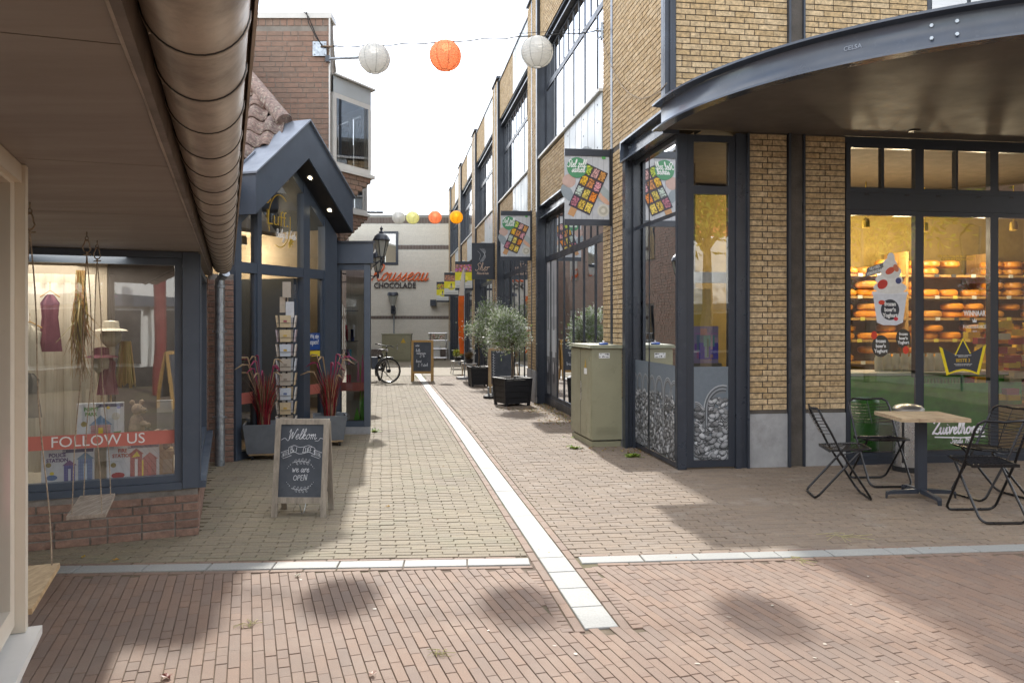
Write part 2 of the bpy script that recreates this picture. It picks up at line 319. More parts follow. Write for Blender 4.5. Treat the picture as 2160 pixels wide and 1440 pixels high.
# ------------------------------------------------------------------ bricks
BM = {}
def brick_mesh(L, H, D, m, bev):
    k = (round(L, 2), round(H, 3), round(D, 3), m, bev)
    if k in BM: return BM[k]
    b = MB(); x, y, z = L/2, H/2, D
    if bev:
        e = bev
        b.face([(-x+e, -y+e, 0), (x-e, -y+e, 0), (x-e, y-e, 0), (-x+e, y-e, 0)])
        ri = [(-x+e, -y+e, 0), (x-e, -y+e, 0), (x-e, y-e, 0), (-x+e, y-e, 0)]; ro = [(-x, -y, -e), (x, -y, -e), (x, y, -e), (-x, y, -e)]; rb = [(-x, -y, -z), (x, -y, -z), (x, y, -z), (-x, y, -z)]
        for i in range(4):
            j = (i+1) % 4; b.face([ro[i], ro[j], ri[j], ri[i]]); b.face([rb[i], rb[j], ro[j], ro[i]])
    else: b.box(-x, x, -y, y, -z, 0)
    me = bpy.data.meshes.new('brick'); me.from_pydata(b.v, [], b.f); me.materials.append(M[m]); BM[k] = me; return me
def score(p, n, area):
    x, y, z = p
    if y < 0.6: return 0
    px = CX+F*x/y; py = HOR-F*(z-HC)/y
    d = Vector((x, y, z-HC)); D = d.length
    f = max(0.0, -(d.dot(n))/D)
    s = area*f/(D*D)
    if px < -30 or px > 2190 or py < -30 or py > 1470: s *= 0.001
    return s
def bricks(name, items, m, parent, local=True, n_ind=300, bev=0.0, stuffname=None, jit=0.0, occ=None):
    """items: (centre, A, B, N, L, H, D) - A along, B across, N outward (front at centre)"""
    W = WM[parent.name] if local else Matrix()
    sc = []
    for it in items:
        c = W @ Vector(it[0]); n = (W.to_3x3() @ Vector(it[3]))
        s = score(c, n, it[4]*it[5])
        if occ and occ(c): s *= 0.001
        sc.append(s)
    order = sorted(range(len(items)), key=lambda i: -sc[i])
    ind = [i for i in order[:n_ind] if sc[i] > 0 and sc[i] > 1e-9]
    setind = set(ind)
    b = MB()
    for i, (c, A, B, N, L, H, D) in enumerate(items):
        A, B, N, c = Vector(A), Vector(B), Vector(N), Vector(c)
        if jit:
            c = c + N*R.uniform(-jit, jit); t = R.uniform(-0.006, 0.006)*min(1, jit/0.0015)
            A2 = (A + B*t).normalized(); B = (B - A*t).normalized(); A = A2
            u = R.uniform(-0.012, 0.012); A = (A + N*u*0.6).normalized(); N = A.cross(B).normalized() if A.cross(B).dot(N) > 0 else -A.cross(B).normalized()
        if i in setind:
            me = brick_mesh(L, H, D, m, bev)
            mt = Matrix.Translation(c) @ Matrix(((A.x, B.x, N.x), (A.y, B.y, N.y), (A.z, B.z, N.z))).to_4x4()
            newob(name, me, parent, local, mt)
        else:
            e = bev; x, y = A*(L/2), B*(H/2); rn = R.random()
            if e:
                xi, yi = A*(L/2-e), B*(H/2-e)
                t = [c-xi-yi, c+xi-yi, c+xi+yi, c-xi+yi]; ec = c-N*e
            else:
                t = [c-x-y, c+x-y, c+x+y, c-x+y]; ec = c
            o_ = [ec-x-y, ec+x-y, ec+x+y, ec-x+y]; q = c-N*D; bb = [q-x-y, q+x-y, q+x+y, q-x+y]
            b.face(t, rnd=rn)
            for i_ in range(4):
                j_ = (i_+1) % 4
                if e: b.face([o_[i_], o_[j_], t[j_], t[i_]], rnd=rn)
                b.face([bb[i_], bb[j_], o_[j_], o_[i_]], rnd=rn)
    if b.f: b.build(stuffname or name, m, parent, local, kind='stuff')
def brick_field(P3, a0, a1, z0, z1, n, ch=0.062, j=0.011, L=0.221, mode='wild', D=0.03, seed=0, zoff=0.0, clip=None):
    """bricks covering rectangle a0..a1 x z0..z1 of plane frame P3, front at offset n. clip(a,z)->bool keeps"""
    rr = random.Random(seed*991+int(a0*37)+int(z0*91)); o = Vector(P3(0, 0, 0)); A = (Vector(P3(1, 0, 0))-o); N = (Vector(P3(0, 1, 0))-o); B = Vector((0, 0, 1))
    out = []; k0 = int(math.ceil((z0-0.001)/ch)); k = k0
    while (k+1)*ch <= z1+0.004:
        z = k*ch + (ch-j)/2; a = a0; row = k
        first = True
        while a < a1-0.02:
            if mode == 'pillar':
                seq = ([L, L, L, L] if row % 2 else [0.155, L*0.5, 0.155, 0.155]); wdt = (a1-a0)
                Ls = (([0.5, 0.5] if row % 2 else [0.37, 0.25, 0.38])); tot = wdt
                cum = a0
                for fct in Ls:
                    l = tot*fct - j; out.append((P3(cum+tot*fct/2, n+rr.uniform(-.0015, .002), z), A, B, N, l, ch-j, D)); cum += tot*fct
                break
            l = (rr.choice([0.07, 0.11, 0.16, L]) if mode == 'wild' else (L if row % 2 else L/2)) if first else (L if (rr.random() < 0.78 or mode == 'run') else 0.11)
            first = False
            if a1-(a+l) < 0.05: l = a1-a
            if clip is None or clip(a+l/2, z): out.append((P3(a+l/2, n+rr.uniform(-.0015, .002), z), A, B, N, max(.02, l-(j if a+l < a1-.001 else 0)), ch-j, D))
            a += l
        k += 1
    return out

# ------------------------------------------------------------------ handwriting strokes
GL = {
 'a': (1.05, [[(.72, .85), (.4, 1), (.08, .6), (.2, .04), (.52, .15), (.75, .95), (.7, .3), (.85, 0), (1.1, .25)]]),
 'b': (.95, [[(0, .3), (.4, 1.2), (.45, 1.9), (.25, 2), (.15, 1.2), (.15, .3), (.45, 0), (.7, .4), (.55, .9), (.8, .8), (1, .85)]]),
 'c': (.8, [[(.6, .8), (.4, 1), (.1, .6), (.15, .1), (.45, 0), (.8, .3)]]),
 'd': (1.05, [[(.7, .85), (.4, 1), (.08, .6), (.2, .04), (.52, .15), (.8, 1.95), (.72, .3), (.85, 0), (1.1, .25)]]),
 'e': (.8, [[(0, .35), (.4, .55), (.58, .85), (.38, 1), (.12, .7), (.15, .2), (.4, 0), (.82, .3)]]),
 'f': (.7, [[(0, .3), (.45, 1.3), (.5, 1.95), (.3, 1.9), (.2, .8), (.1, -.9), (.3, -.8), (.35, 0), (.75, .3)], [(.0, .95), (.55, 1.0)]]),
 'g': (1.0, [[(.7, .85), (.4, 1), (.08, .6), (.2, .04), (.52, .15), (.75, .95), (.65, -.7), (.35, -1), (.15, -.7), (1.05, .3)]]),
 'h': (1.0, [[(0, .3), (.4, 1.2), (.42, 1.95), (.22, 1.9), (.15, 0)], [(.15, .5), (.45, 1), (.62, .75), (.62, .15), (.78, 0), (1.05, .3)]]),
 'i': (.55, [[(0, .4), (.2, 1), (.18, .2), (.32, 0), (.58, .3)], [(.24, 1.35), (.28, 1.42)]]),
 'j': (.5, [[(.1, .9), (.25, 1), (.2, -.8), (0, -1), (-.1, -.7)], [(.3, 1.35), (.33, 1.42)]]),
 'k': (.95, [[(0, .3), (.4, 1.2), (.42, 1.95), (.22, 1.9), (.15, 0)], [(.15, .45), (.55, .95), (.65, .7), (.25, .5), (.6, .05), (1, .25)]]),
 'l': (.6, [[(0, .3), (.4, 1.2), (.45, 1.9), (.25, 2), (.15, 1.3), (.15, .25), (.35, 0), (.65, .3)]]),
 'm': (1.45, [[(0, .7), (.15, 1), (.15, 0)], [(.15, .5), (.42, 1), (.55, .75), (.55, 0)], [(.55, .5), (.85, 1), (1.0, .75), (1.0, .15), (1.15, 0), (1.5, .3)]]),
 'n': (1.05, [[(0, .7), (.15, 1), (.15, 0)], [(.15, .5), (.45, 1), (.62, .75), (.62, .15), (.78, 0), (1.1, .3)]]),
 'o': (.95, [[(.5, 1), (.15, .8), (.08, .3), (.35, 0), (.7, .3), (.7, .8), (.45, 1), (.6, .8), (1, .85)]]),
 'p': (1.0, [[(0, .7), (.15, 1), (.12, -.9)], [(.14, .6), (.45, 1), (.7, .7), (.6, .1), (.3, .0), (.15, .2)]]),
 'r': (.7, [[(0, .7), (.15, 1), (.15, 0)], [(.15, .5), (.4, .98), (.68, .9)]]),
 's': (.75, [[(0, .15), (.25, .6), (.42, 1), (.36, .7), (.58, .3), (.35, 0), (.05, .1)]]),
 't': (.6, [[(.2, 1.7), (.16, .3), (.35, 0), (.62, .3)], [(0, 1.15), (.5, 1.2)]]),
 'u': (1.05, [[(0, .6), (.14, 1), (.1, .3), (.28, 0), (.58, .25), (.68, 1)], [(.68, 1), (.66, .25), (.8, 0), (1.1, .3)]]),
 'v': (.85, [[(0, .9), (.12, 1), (.3, 0), (.65, .95), (.9, .9)]]),
 'w': (1.2, [[(0, .9), (.12, 1), (.25, 0), (.5, .8), (.62, 0), (.95, 1), (1.2, .9)]]),
 'x': (.8, [[(0, .9), (.6, 0)], [(.6, 1), (0, 0)]]),
 'y': (.95, [[(0, .8), (.14, 1), (.15, .3), (.35, .05), (.62, .3), (.7, 1), (.6, -.7), (.3, -1), (.2, -.6), (.95, .3)]]),
 'z': (.8, [[(0, .95), (.6, 1), (.05, .05), (.4, .0), (.35, -.7), (.05, -.8), (.2, -.3), (.85, .3)]]),
 'B': (1.1, [[(.15, 1.95), (.15, 0)], [(.15, 1.95), (.7, 1.8), (.65, 1.15), (.2, 1.05), (.85, .9), (.85, .15), (.15, 0)]]),
 'L': (1.1, [[(.75, 1.7), (.55, 2), (.3, 1.7), (.3, .3), (.05, .05), (.3, .12), (.9, 0), (1.1, .25)]]),
 'K': (1.1, [[(.15, 2), (.15, 0)], [(.9, 2), (.2, .95), (1, 0)]]),
 'W': (1.6, [[(-.1, 1.4), (.1, 1.95), (.3, .05), (.65, 1.5), (.9, .05), (1.35, 2.0), (1.55, 1.8)]]),
 'R': (1.3, [[(.25, 1.8), (.1, 0)], [(-.15, 1.5), (.4, 2), (1, 1.85), (.85, 1.1), (.3, .95), (.7, .4), (1.05, 0), (1.4, .3)]]),
 'S': (1.1, [[(.95, 1.7), (.65, 2), (.25, 1.6), (.75, .95), (.7, .2), (.25, 0), (0, .35)]]),
 'Z': (1.3, [[(.05, 1.6), (.3, 1.95), (1.15, 1.9), (.1, .1), (.4, .15), (1.0, 0), (1.3, .3)]]),
 'N': (1.2, [[(.1, 0), (.15, 1.95), (.85, 0), (.9, 2)]]),
 'O': (1.2, [[(.55, 1.6), (.1, 1.2), (.1, .4), (.55, 0), (1, .4), (1, 1.2), (.55, 1.6)]]),
 'P': (1.0, [[(.15, 1.6), (.15, 0)], [(.15, 1.6), (.75, 1.5), (.7, .9), (.15, .8)]]),
 'E': (.95, [[(.75, 1.6), (.15, 1.6), (.15, .8), (.15, 0), (.8, 0)], [(.15, .8), (.65, .8)]]),
 'U': (1.1, [[(.15, 1.9), (.15, .4), (.5, 0), (.85, .4), (.85, 1.9)]]),
 'F': (.9, [[(.8, 1.9), (.15, 1.9), (.15, 0)], [(.15, 1.0), (.65, 1.0)]]),
 'J': (.8, [[(.6, 1.9), (.6, .3), (.3, 0), (0, .2)]]),
 'C': (1.0, [[(.8, 1.7), (.5, 2), (.1, 1.4), (.1, .5), (.5, 0), (.9, .3)]]),
 '1': (.6, [[(.1, 1.4), (.4, 1.8), (.35, 0)]]), '9': (.9, [[(.7, 1.3), (.35, .9), (.15, 1.4), (.45, 1.8), (.7, 1.3), (.45, 0)]]), '8': (.9, [[(.5, 1.0), (.15, 1.4), (.4, 1.8), (.65, 1.4), (.2, .6), (.35, 0), (.7, .4), (.5, 1.0)]]),
 '2': (.9, [[(.1, 1.4), (.4, 1.8), (.65, 1.3), (.1, 0), (.75, .05)]]), '5': (.9, [[(.7, 1.8), (.2, 1.75), (.2, 1.1), (.6, 1), (.6, .2), (.1, .05)]]),
 '&': (1.0, [[(.9, .4), (.4, 0), (.1, .4), (.6, 1.3), (.4, 1.6), (.2, 1.3), (.85, 0)]]), ',': (.3, [[(.1, .1), (0, -.3)]]), '.': (.3, [[(.1, 0), (.14, .08)]]), "'": (.3, [[(.15, 1.9), (.1, 1.5)]]), '-': (.6, [[(.05, .6), (.5, .6)]]), ' ': (.6, []),
}
def smooth_pts(p, k=4):
    if len(p) < 3: return p
    q = [p[0]]+list(p)+[p[-1]]; out = []
    for i in range(1, len(q)-2):
        a, b, c, d = q[i-1], q[i], q[i+1], q[i+2]
        for t in range(k):
            t /= k; out.append(tuple(0.5*((2*b[j])+(-a[j]+c[j])*t+(2*a[j]-5*b[j]+4*c[j]-d[j])*t*t+(-a[j]+3*b[j]-3*c[j]+d[j])*t**3) for j in range(2)))
    out.append(q[-2]); return out
def strokes(txt, size, slant=0.3, wfac=1.0):
    x = 0; out = []
    for ch in txt:
        g = GL.get(ch) or GL.get(ch.lower()) or GL[' ']
        for st in g[1]:
            out.append([((x+(px+slant*py)*wfac)*size, py*size) for px, py in smooth_pts(st)])
        x += g[0]*wfac
    return out, x*size
def script(b, txt, size, cx, cz, P, n, wd, col=None, slant=0.3, rot=0.0, align='c', wfac=1.0):
    st, wdt = strokes(txt, size, slant, wfac); ox = -wdt/2 if align == 'c' else 0
    c, s_ = cos(rot), sin(rot)
    for p in st:
        b.ribbon([(cx+(x+ox)*c-z*s_, cz+(x+ox)*s_+z*c) for x, z in p], wd, P, n, col)
def text(name, body, size, P, a, n, z, m, parent, local=True, bold=0.0, ext=0.001, rot=0.0, align='CENTER', sx=1.0, flip=False):
    cu = bpy.data.curves.new(name, 'FONT'); cu.body = body; cu.size = size; cu.align_x = align; cu.align_y = 'CENTER'; cu.extrude = ext; cu.offset = bold; cu.resolution_u = 3
    cu.materials.append(M[m] if isinstance(m, str) else m)
    o = Vector(P(a, n, z)); A = (Vector(P(a+1, n, z))-o).normalized(); N = (Vector(P(a, n+1, z))-o).normalized(); Z = Vector((0, 0, 1))
    if A.cross(Z).dot(N) < 0: A = -A     # keep the text readable from the outside
    mt = Matrix.Translation(o) @ Matrix(((A.x, Z.x, N.x), (A.y, Z.y, N.y), (A.z, Z.z, N.z))).to_4x4() @ Matrix.Rotation(rot, 4, 'Z') @ Matrix.Diagonal((sx, 1, 1, 1))
    return newob(name, cu, parent, local, mt)
def gz(y): return 0.0 if y < 12 else -0.0105*(y-12)

def window(P, parent, a0, a1, z0, z1, ms=(), ts=(), fw=0.06, d0=-0.05, d1=0.02, m='frame', g='glass', mw=0.05, local=True, name='window', glass_n=0.004, thin=None):
    b = MB()
    b.ob(P, a0, a0+fw, d0, d1, z0, z1); b.ob(P, a1-fw, a1, d0, d1, z0, z1); b.ob(P, a0+fw, a1-fw, d0, d1, z0, z0+fw); b.ob(P, a0+fw, a1-fw, d0, d1, z1-fw, z1)
    xs = [a0+fw]+[v for x in ms for v in (x-mw/2, x+mw/2)]+[a1-fw]; zs = [z0+fw]+[v for z in ts for v in (z-mw/2, z+mw/2)]+[z1-fw]
    for x in ms: b.ob(P, x-mw/2, x+mw/2, d0, d1-.004, z0+fw, z1-fw)
    for z in ts:
        for i in range(0, len(xs), 2): b.ob(P, xs[i], xs[i+1], d0, d1-.008, z-mw/2, z+mw/2)
    w_ = b.build(name, m, parent, local)
    for i in range(0, len(xs), 2):
        for k in range(0, len(zs), 2):
            q = MB(); q.face([P(xs[i], glass_n, zs[k]), P(xs[i+1], glass_n, zs[k]), P(xs[i+1], glass_n, zs[k+1]), P(xs[i], glass_n, zs[k+1])])
            q.build('pane', g, w_, True)
    return w_
# ================================================================== SETTING: ground and paving
g = MB()
ys = [-45, -10, 0, 12, 45, 90, 260]
for i in range(len(ys)-1):
    a, b_ = ys[i], ys[i+1]; g.face([(-160, a, gz(a)-.09), (160, a, gz(a)-.09), (160, b_, gz(b_)-.09), (-160, b_, gz(b_)-.09)])
tag(g.build('ground', 'ground'), kind='structure')
KL = [(-9.0, 4.78), (-2.85, 5.10), (0.138, 5.27), (3.52, 5.60), (12.0, 6.62)]    # street edge of the kerb line
def kerb_y(x):
    for (x0, y0), (x1, y1) in zip(KL, KL[1:]):
        if x <= x1: return y0+(y1-y0)*(x-x0)/(x1-x0)
    return KL[-1][1]
ST0, STK, SW = (0.462, 4.18), -0.1572, 0.178       # white strip: centre of its near end, slope, width
def strip_x(y): return ST0[0]+STK*(y-ST0[1])
def sheet(name, x0, x1, ya, yb, m, z=-0.012, par=None):
    q = MB(); n = 24
    for i in range(n):
        xa = x0+(x1-x0)*i/n; xb = x0+(x1-x0)*(i+1)/n
        yl = [(ya(xa), ya(xb))]; cuts = [12, 45]
        q.face([(xa, ya(xa), z), (xb, ya(xb), z), (xb, min(12, yb), z), (xa, min(12, yb), z)])
        if yb > 12: q.face([(xa, 12, z), (xb, 12, z), (xb, yb, z+gz(yb)), (xa, yb, z+gz(yb))])
    return q.build(name, m, par)
street = newob('street', None); street['kind'] = 'structure'
sheet('paving_bed', -10, 13, lambda x: -9.0, 6.9, 'joint_st', -0.007, street)
# foreground street bricks, laid lengthways towards the left-hand eaves
A = Vector((-0.325, 1.0, 0)).normalized(); Bv = Vector((A.y, -A.x, 0)); Up = Vector((0, 0, 1))
items = []
pw, pl = 0.0545, 0.2075
wet = {}
for i in range(-110, 240):
    off = R.uniform(0, pl)*0.5 + (i % 2)*pl*0.5 + R.uniform(-.02, .02)
    for k in range(-12, 48):
        c = Bv*(i*pw) + A*(k*pl+off) + Vector((0, 1.4, 0))
        if not (-4.6 < c.x < 7.2 and 0.6 < c.y < 7.2): continue
        e = c + A*(pl/2)
        if e.y > kerb_y(e.x)-0.075 and c.y > kerb_y(c.x)-0.03: continue
        l = pl-0.0038
        if e.y > kerb_y(e.x)-0.07:
            cut = (e.y-(kerb_y(e.x)-0.07))/A.y; l -= cut; c = c - A*(cut/2)
            if l < 0.03: continue
        if abs(c.x-strip_x(c.y)) < SW/2+0.115 and c.y > ST0[1]-0.05: continue
        if R.random() < 0.06 and l > 0.19:   # cut bricks
            items.append(((c.x-A.x*l*.25, c.y-A.y*l*.25, 0), A, Bv, Up, l/2-.004, pw-0.0042, 0.05)); c = c+A*(l*.25); l = l/2-.002
        items.append(((c.x, c.y, 0), A, Bv, Up, l, pw-0.0034, 0.05))
bricks('brick', items, 'paver', street, local=True, n_ind=300, bev=0.0022, stuffname='street_brickwork', jit=0.0013)
# border bricks and small cross bricks beside the white strip (south of the kerb)
items = []
sd_ = Vector((STK, 1, 0)).normalized(); sn = Vector((sd_.y, -sd_.x, 0))
alley = newob('alley', None); alley['kind'] = 'structure'
y = ST0[1]-0.03
bord = []
while y < 24:
    c0 = Vector((strip_x(y+.1), y+.1, gz(y)))
    for sg in (-1, 1):
        c = c0+sn*(sg*(SW/2+0.034)); bord.append((tuple(c), sd_, sn, Up, pl-.008, pw-.004, 0.05))
    if y < 5.0:
        for sg in (-1, 1):
            for q in range(4):
                c = Vector((strip_x(y+.03+q*.052), y+.03+q*.052, 0))+sn*(sg*(SW/2+0.097)); bord.append((tuple(c), sn, sd_, Up, 0.062+0.03*R.random()*0, 0.047, 0.05))
    y += pl*sd_.y
for q in range(0): bord.append(((0, 0, 0), Vector((1, 0.03, 0)).normalized(), Vector((-0.03, 1, 0)).normalized(), Up, 0.092, 0.02, 0.05))
bricks('brick', bord, 'paver', alley, True, n_ind=60, bev=0.003, stuffname='strip_border', jit=0.002)
# alley bricks in courses across, left and right of the strip
def alley_field(x0, x1, ya, yb, slope, matn, nind, side):
    A = Vector((1, slope, 0)).normalized(); Bq = Vector((-A.y, A.x, 0)); out = []
    k = 0; yy = ya; pw = 0.0635
    while yy < yb:
        off = (k % 2)*pl*.5+R.uniform(-.007, .007)+STK*(yy-5); off -= pl*math.floor(off/pl); nx = int((x1-x0)/pl)+2
        wob = 0.003*sin(k*0.37)
        for i in range(nx):
            x = x0+i*pl+off; yc = yy+slope*x+wob*sin(x*1.7); l = pl-.0055
            if yc < kerb_y(x)+0.185 or yc > 26: continue
            sx = strip_x(yc)
            if side < 0:
                lim = sx-SW/2-0.068
                if yc > 6.0 and x < -2.33-.3477*(yc-6.01) and yc < 9.05: continue
                if x-l/2 > lim-.03: continue
                if x+l/2 > lim: cut = x+l/2-lim; l -= cut; x -= cut/2
            else:
                lim = sx+SW/2+0.068
                if x+l/2 < lim+.03: continue
                if x-l/2 < lim: cut = lim-(x-l/2); l -= cut; x += cut/2
            if l < .025: continue
            out.append(((x, yc, gz(yc)), A, Bq, Up, l, pw-.0046, 0.05))
        yy += pw; k += 1
    bricks('brick', out, matn, alley, True, n_ind=nind, bev=0.003, stuffname='alley_brickwork', jit=0.0022)
sheet('paving_bed', -10, 13, lambda x: kerb_y(x)+.02, 90, 'joint', -0.009, alley)
alley_field(-9.0, 0.6, 4.8, 26, 0.057, 'paver_alley', 300, -1)
alley_field(-3.2, 1.95, 5.0, 26, 0.105, 'paver_terrace', 150, 1)
alley_field(1.95, 7.4, 5.0, 9.6, 0.105, 'paver_terrace', 150, 1)
q = MB()
for i in range(20):   # beyond 26 m the bricks are too small to tell apart
    xa = -12+i; q.face([(xa, 26, gz(26)-.001), (xa+1, 26, gz(26)-.001), (xa+1, 60, gz(60)-.001), (xa, 60, gz(60)-.001)])
q.build('far_paving', 'paver_alley', alley)
# kerb line of granite slabs
kerb = newob('kerb', None); kerb['kind'] = 'structure'
def slab(par, c, A, Bq, L, W_, zt=0.002, cut=None):
    b = MB(); A = Vector(A); Bq = Vector(Bq); c = Vector(c); e = 0.004; x, y = A*(L/2), Bq*(W_/2); xi, yi = A*(L/2-e), Bq*(W_/2-e); U = Up
    t = c+U*zt; b.loft([[t-U*.08-x-y, t-U*.08+x-y, t-U*.08+x+y, t-U*.08-x+y], [t-U*e-x-y, t-U*e+x-y, t-U*e+x+y, t-U*e-x+y], [t-xi-yi, t+xi-yi, t+xi+yi, t-xi+yi]], True)
    return b.build('slab', 'granite', par, True)
def kslab(x0, x1):
    L = x1-x0; yc = (kerb_y(x0)+kerb_y(x1))/2+.075; A = Vector((1, (kerb_y(x1)-kerb_y(x0))/L, 0)).normalized()
    slab(kerb, ((x0+x1)/2, yc, 0), A, Vector((-A.y, A.x, 0)), L-.006, 0.142, 0.002+R.uniform(-.001, .001))
xl = strip_x(5.33)-SW/2-.075; xr = strip_x(5.33)+SW/2+.075
while xl > -5.5: L = R.choice([0.40, 0.41, 0.42]); kslab(xl-L, xl); xl -= L
while xr < 7.5: L = R.choice([0.2, 0.21, 0.36, 0.42, 0.5]); kslab(xr, xr+L); xr += L
q = []
for i in range(80):
    xx = -6+i*0.208; q.append(((xx, kerb_y(xx)-.037, 0), Vector((1, .06, 0)).normalized(), Vector((-.06, 1, 0)).normalized(), Up, .20, .047, .05))
    q.append(((xx+.1, kerb_y(xx)+.178, 0), Vector((1, .06, 0)).normalized(), Vector((-.06, 1, 0)).normalized(), Up, .20, .040, .05))
q = [i for i in q if abs(i[0][0]-strip_x(i[0][1])) > SW/2+.13]
bricks('brick', q, 'paver', kerb, True, n_ind=90, bev=.003, stuffname='kerb_border', jit=.0016)
strip = newob('paving_strip', None); strip['kind'] = 'structure'
y = ST0[1]; n = 0
while y < 33:
    L = 0.315 if n < 4 else R.choice([0.98, 1.18, 0.9, 1.0, 0.5])
    y1 = y+L*sd_.y; c = (strip_x(y)+(strip_x(y1)-strip_x(y))/2, (y+y1)/2, (gz(y)+gz(y1))/2); slab(strip, c, sd_, sn, L-.006, SW, .003+R.uniform(-.001, .0015))
    y = y1; n += 1

# ================================================================== RIGHT: long beige brick building, cheese shop on the corner
RO, RA = (1.756, 8.65), atan2(0.1465, 1.0)
rb = thing('corner_building', 'long beige brick building with dark steel columns along the right of the alley', 'building', (RO[0], RO[1], 0), RA)
PW = Pl((0, 0), (0, 1), (-1, 0))      # west face: a = distance north, n = outwards into the alley
PS = Pl((0, 0), (1, 0), (0, -1))      # south face: a = distance east
EAVE = 8.0
piers = [(7.5+6.05*k, 8.5+6.05*k) for k in range(5)]
bays = [(2.6, 7.5)]+[(8.5+6.05*k, 7.5+6.05*(k+1)) for k in range(4)]
W_IT = []
def wf(*a, **k): W_IT.extend(brick_field(*a, **k))
# corner field of the west face
for a0, a1 in ((0.10, 2.10), (2.21, 2.6)): wf(PW, a0, a1, 3.83, EAVE, 0.13, seed=1)
wf(PW, 1.63, 2.10, 0.6, 3.83, 0.13, seed=2, mode='pillar'); wf(PW, 2.21, 2.6, 0.6, 3.83, 0.13, seed=3, mode='pillar')
for k, (a0, a1) in enumerate(piers):
    for x0, x1 in ((a0, a0+.44), (a0+.55, a1)): wf(PW, x0, x1, 0.0, EAVE+.1, 0.2, seed=5+k)
for k, (b0, b1) in enumerate(bays):
    wf(PW, b0+2.5, b1-.12, 3.83, 4.72, 0.14, seed=20+k); wf(PW, b0+2.5, b1-.12, 7.0, EAVE, 0.14, seed=30+k)
# south face
wf(PS, -0.02, 1.235, 3.60, EAVE, 0.0, seed=41); wf(PS, 1.443, 2.89, 3.60, EAVE, 0.0, seed=42); wf(PS, 3.9, 7.9, 3.60, EAVE, 0.0, seed=43)
wf(PS, 0.79, 1.235, 0.58, 3.6, 0.0, seed=44, mode='pillar'); wf(PS, 1.443, 1.914, 0.58, 3.6, 0.0, seed=45, mode='pillar')
low = [i for i in W_IT]
bricks('brick', W_IT, 'brick_beige', rb, True, n_ind=300, stuffname='brickwork', occ=lambda c: 3.5 < c.z < 4.0)
b = MB()      # mortar body of the walls
md = 0.010
b.ob(PW, 0.10, 2.6, -.30, .13-md, 3.83, EAVE-.02); b.ob(PW, 1.63, 2.6, -.30, .13-md, 0.0, 3.83)
for a0, a1 in piers: b.ob(PW, a0, a1, -.30, .2-md, -.5, EAVE+.08)
for b0, b1 in bays:
    b.ob(PW, b0, b1, -.30, .14-md, 3.83, 4.72); b.ob(PW, b0, b1, -.30, .14-md, 7.0, EAVE-.02)
b.ob(PS, .30, 2.89, -.30, -md, 3.62, EAVE-.02); b.ob(PS, -.11, .30, -.29, -md, 3.83, EAVE-.02); b.ob(PS, 2.89, 3.9, -.30, -md, 3.62, 3.95); b.ob(PS, 2.89, 3.9, -.30, -md, 6.9, EAVE-.02); b.ob(PS, 3.9, 8.0, -.30, -md, 3.62, EAVE-.02)
b.ob(PS, .79, 1.914, -.30, -md, 0, 3.62); b.ob(PS, 7.6, 8.0, -.3, -md, 0, 3.62)
b.box(7.98, 8.2, 0, 34, -.5, EAVE-.02); b.box(0, 8, 33.6, 33.8, -.5, EAVE-.02)
b.build('mortar_wall', 'mortar_dark', rb, True)
b = MB(); b.ob(PW, 1.63, 2.1, -.02, .135, 0, .6); b.ob(PW, 2.21, 2.6, -.02, .135, 0, .6)
for a0, a1 in piers: b.ob(PW, a0-.0, a0+.44, -.02, .215, -.5, .6); b.ob(PW, a0+.55, a1, -.02, .215, -.5, .6)
b.build('plinth', 'concrete', rb, True)
for x0, x1 in ((.792, 1.235), (1.443, 1.912)): q = MB(); q.ob(PS, x0, x1, -.02, .012, 0, .575); q.build('plinth', 'concrete', rb, True)
b = MB(); b.box(0.2, 8.0, 0.1, 33.6, EAVE-.4, EAVE-.3); b.box(0.3, 8.0, 0.3, 33.6, 3.66, 3.86); b.build('floor_slab', 'ceil_dark', rb, True)
b = MB(); b.box(0.02, 8.0, 0.02, 33.6, -.02, 0.06); b.build('shop_floor', 'interior_floor', rb, True)
# columns
def col_(*bx): q = MB(); [q.ob(*i) for i in bx]; return q.build('steel_column', 'steel', rb, True)
for k, (a0, a1) in enumerate(piers):
    col_((PW, a0-.13, a0-.002, .175, .205, -.5, EAVE), (PW, a0-.075, a0-.055, .02, .18, -.5, EAVE), (PW, a0-.13, a0-.002, -.02, .02, -.5, EAVE))
    col_((PW, a0+.445, a0+.545, .10, .204, -.5, EAVE+.1))
    q = MB(); q.ob(PW, a0-.14, a1+.03, -.2, .235, EAVE+.1, EAVE+.16); q.build('pier_cap', 'steel', rb, True)
col_((PW, 2.105, 2.205, .05, .134, 0, EAVE))
col_((PW, 1.50, 1.628, .10, .135, 0, 3.57), (PW, 1.555, 1.575, .03, .10, 0, 3.57), (PW, 1.50, 1.628, -.02, .03, 0, 3.57))
col_((PW, -.01, .098, .05, .15, 3.85, EAVE+.05), (PS, -.15, -.03, -.02, .03, 3.85, EAVE+.05), (PS, -.10, -.08, .03, .06, 3.85, EAVE+.05))
col_((PS, 1.238, 1.440, -.05, -.02, 0, EAVE), (PS, 1.238, 1.262, -.02, .045, 0, 3.6), (PS, 1.418, 1.440, -.02, .02, 0, 3.6), (PS, 1.238, 1.262, -.02, .045, 3.86, EAVE), (PS, 1.418, 1.440, -.02, .02, 3.86, EAVE))
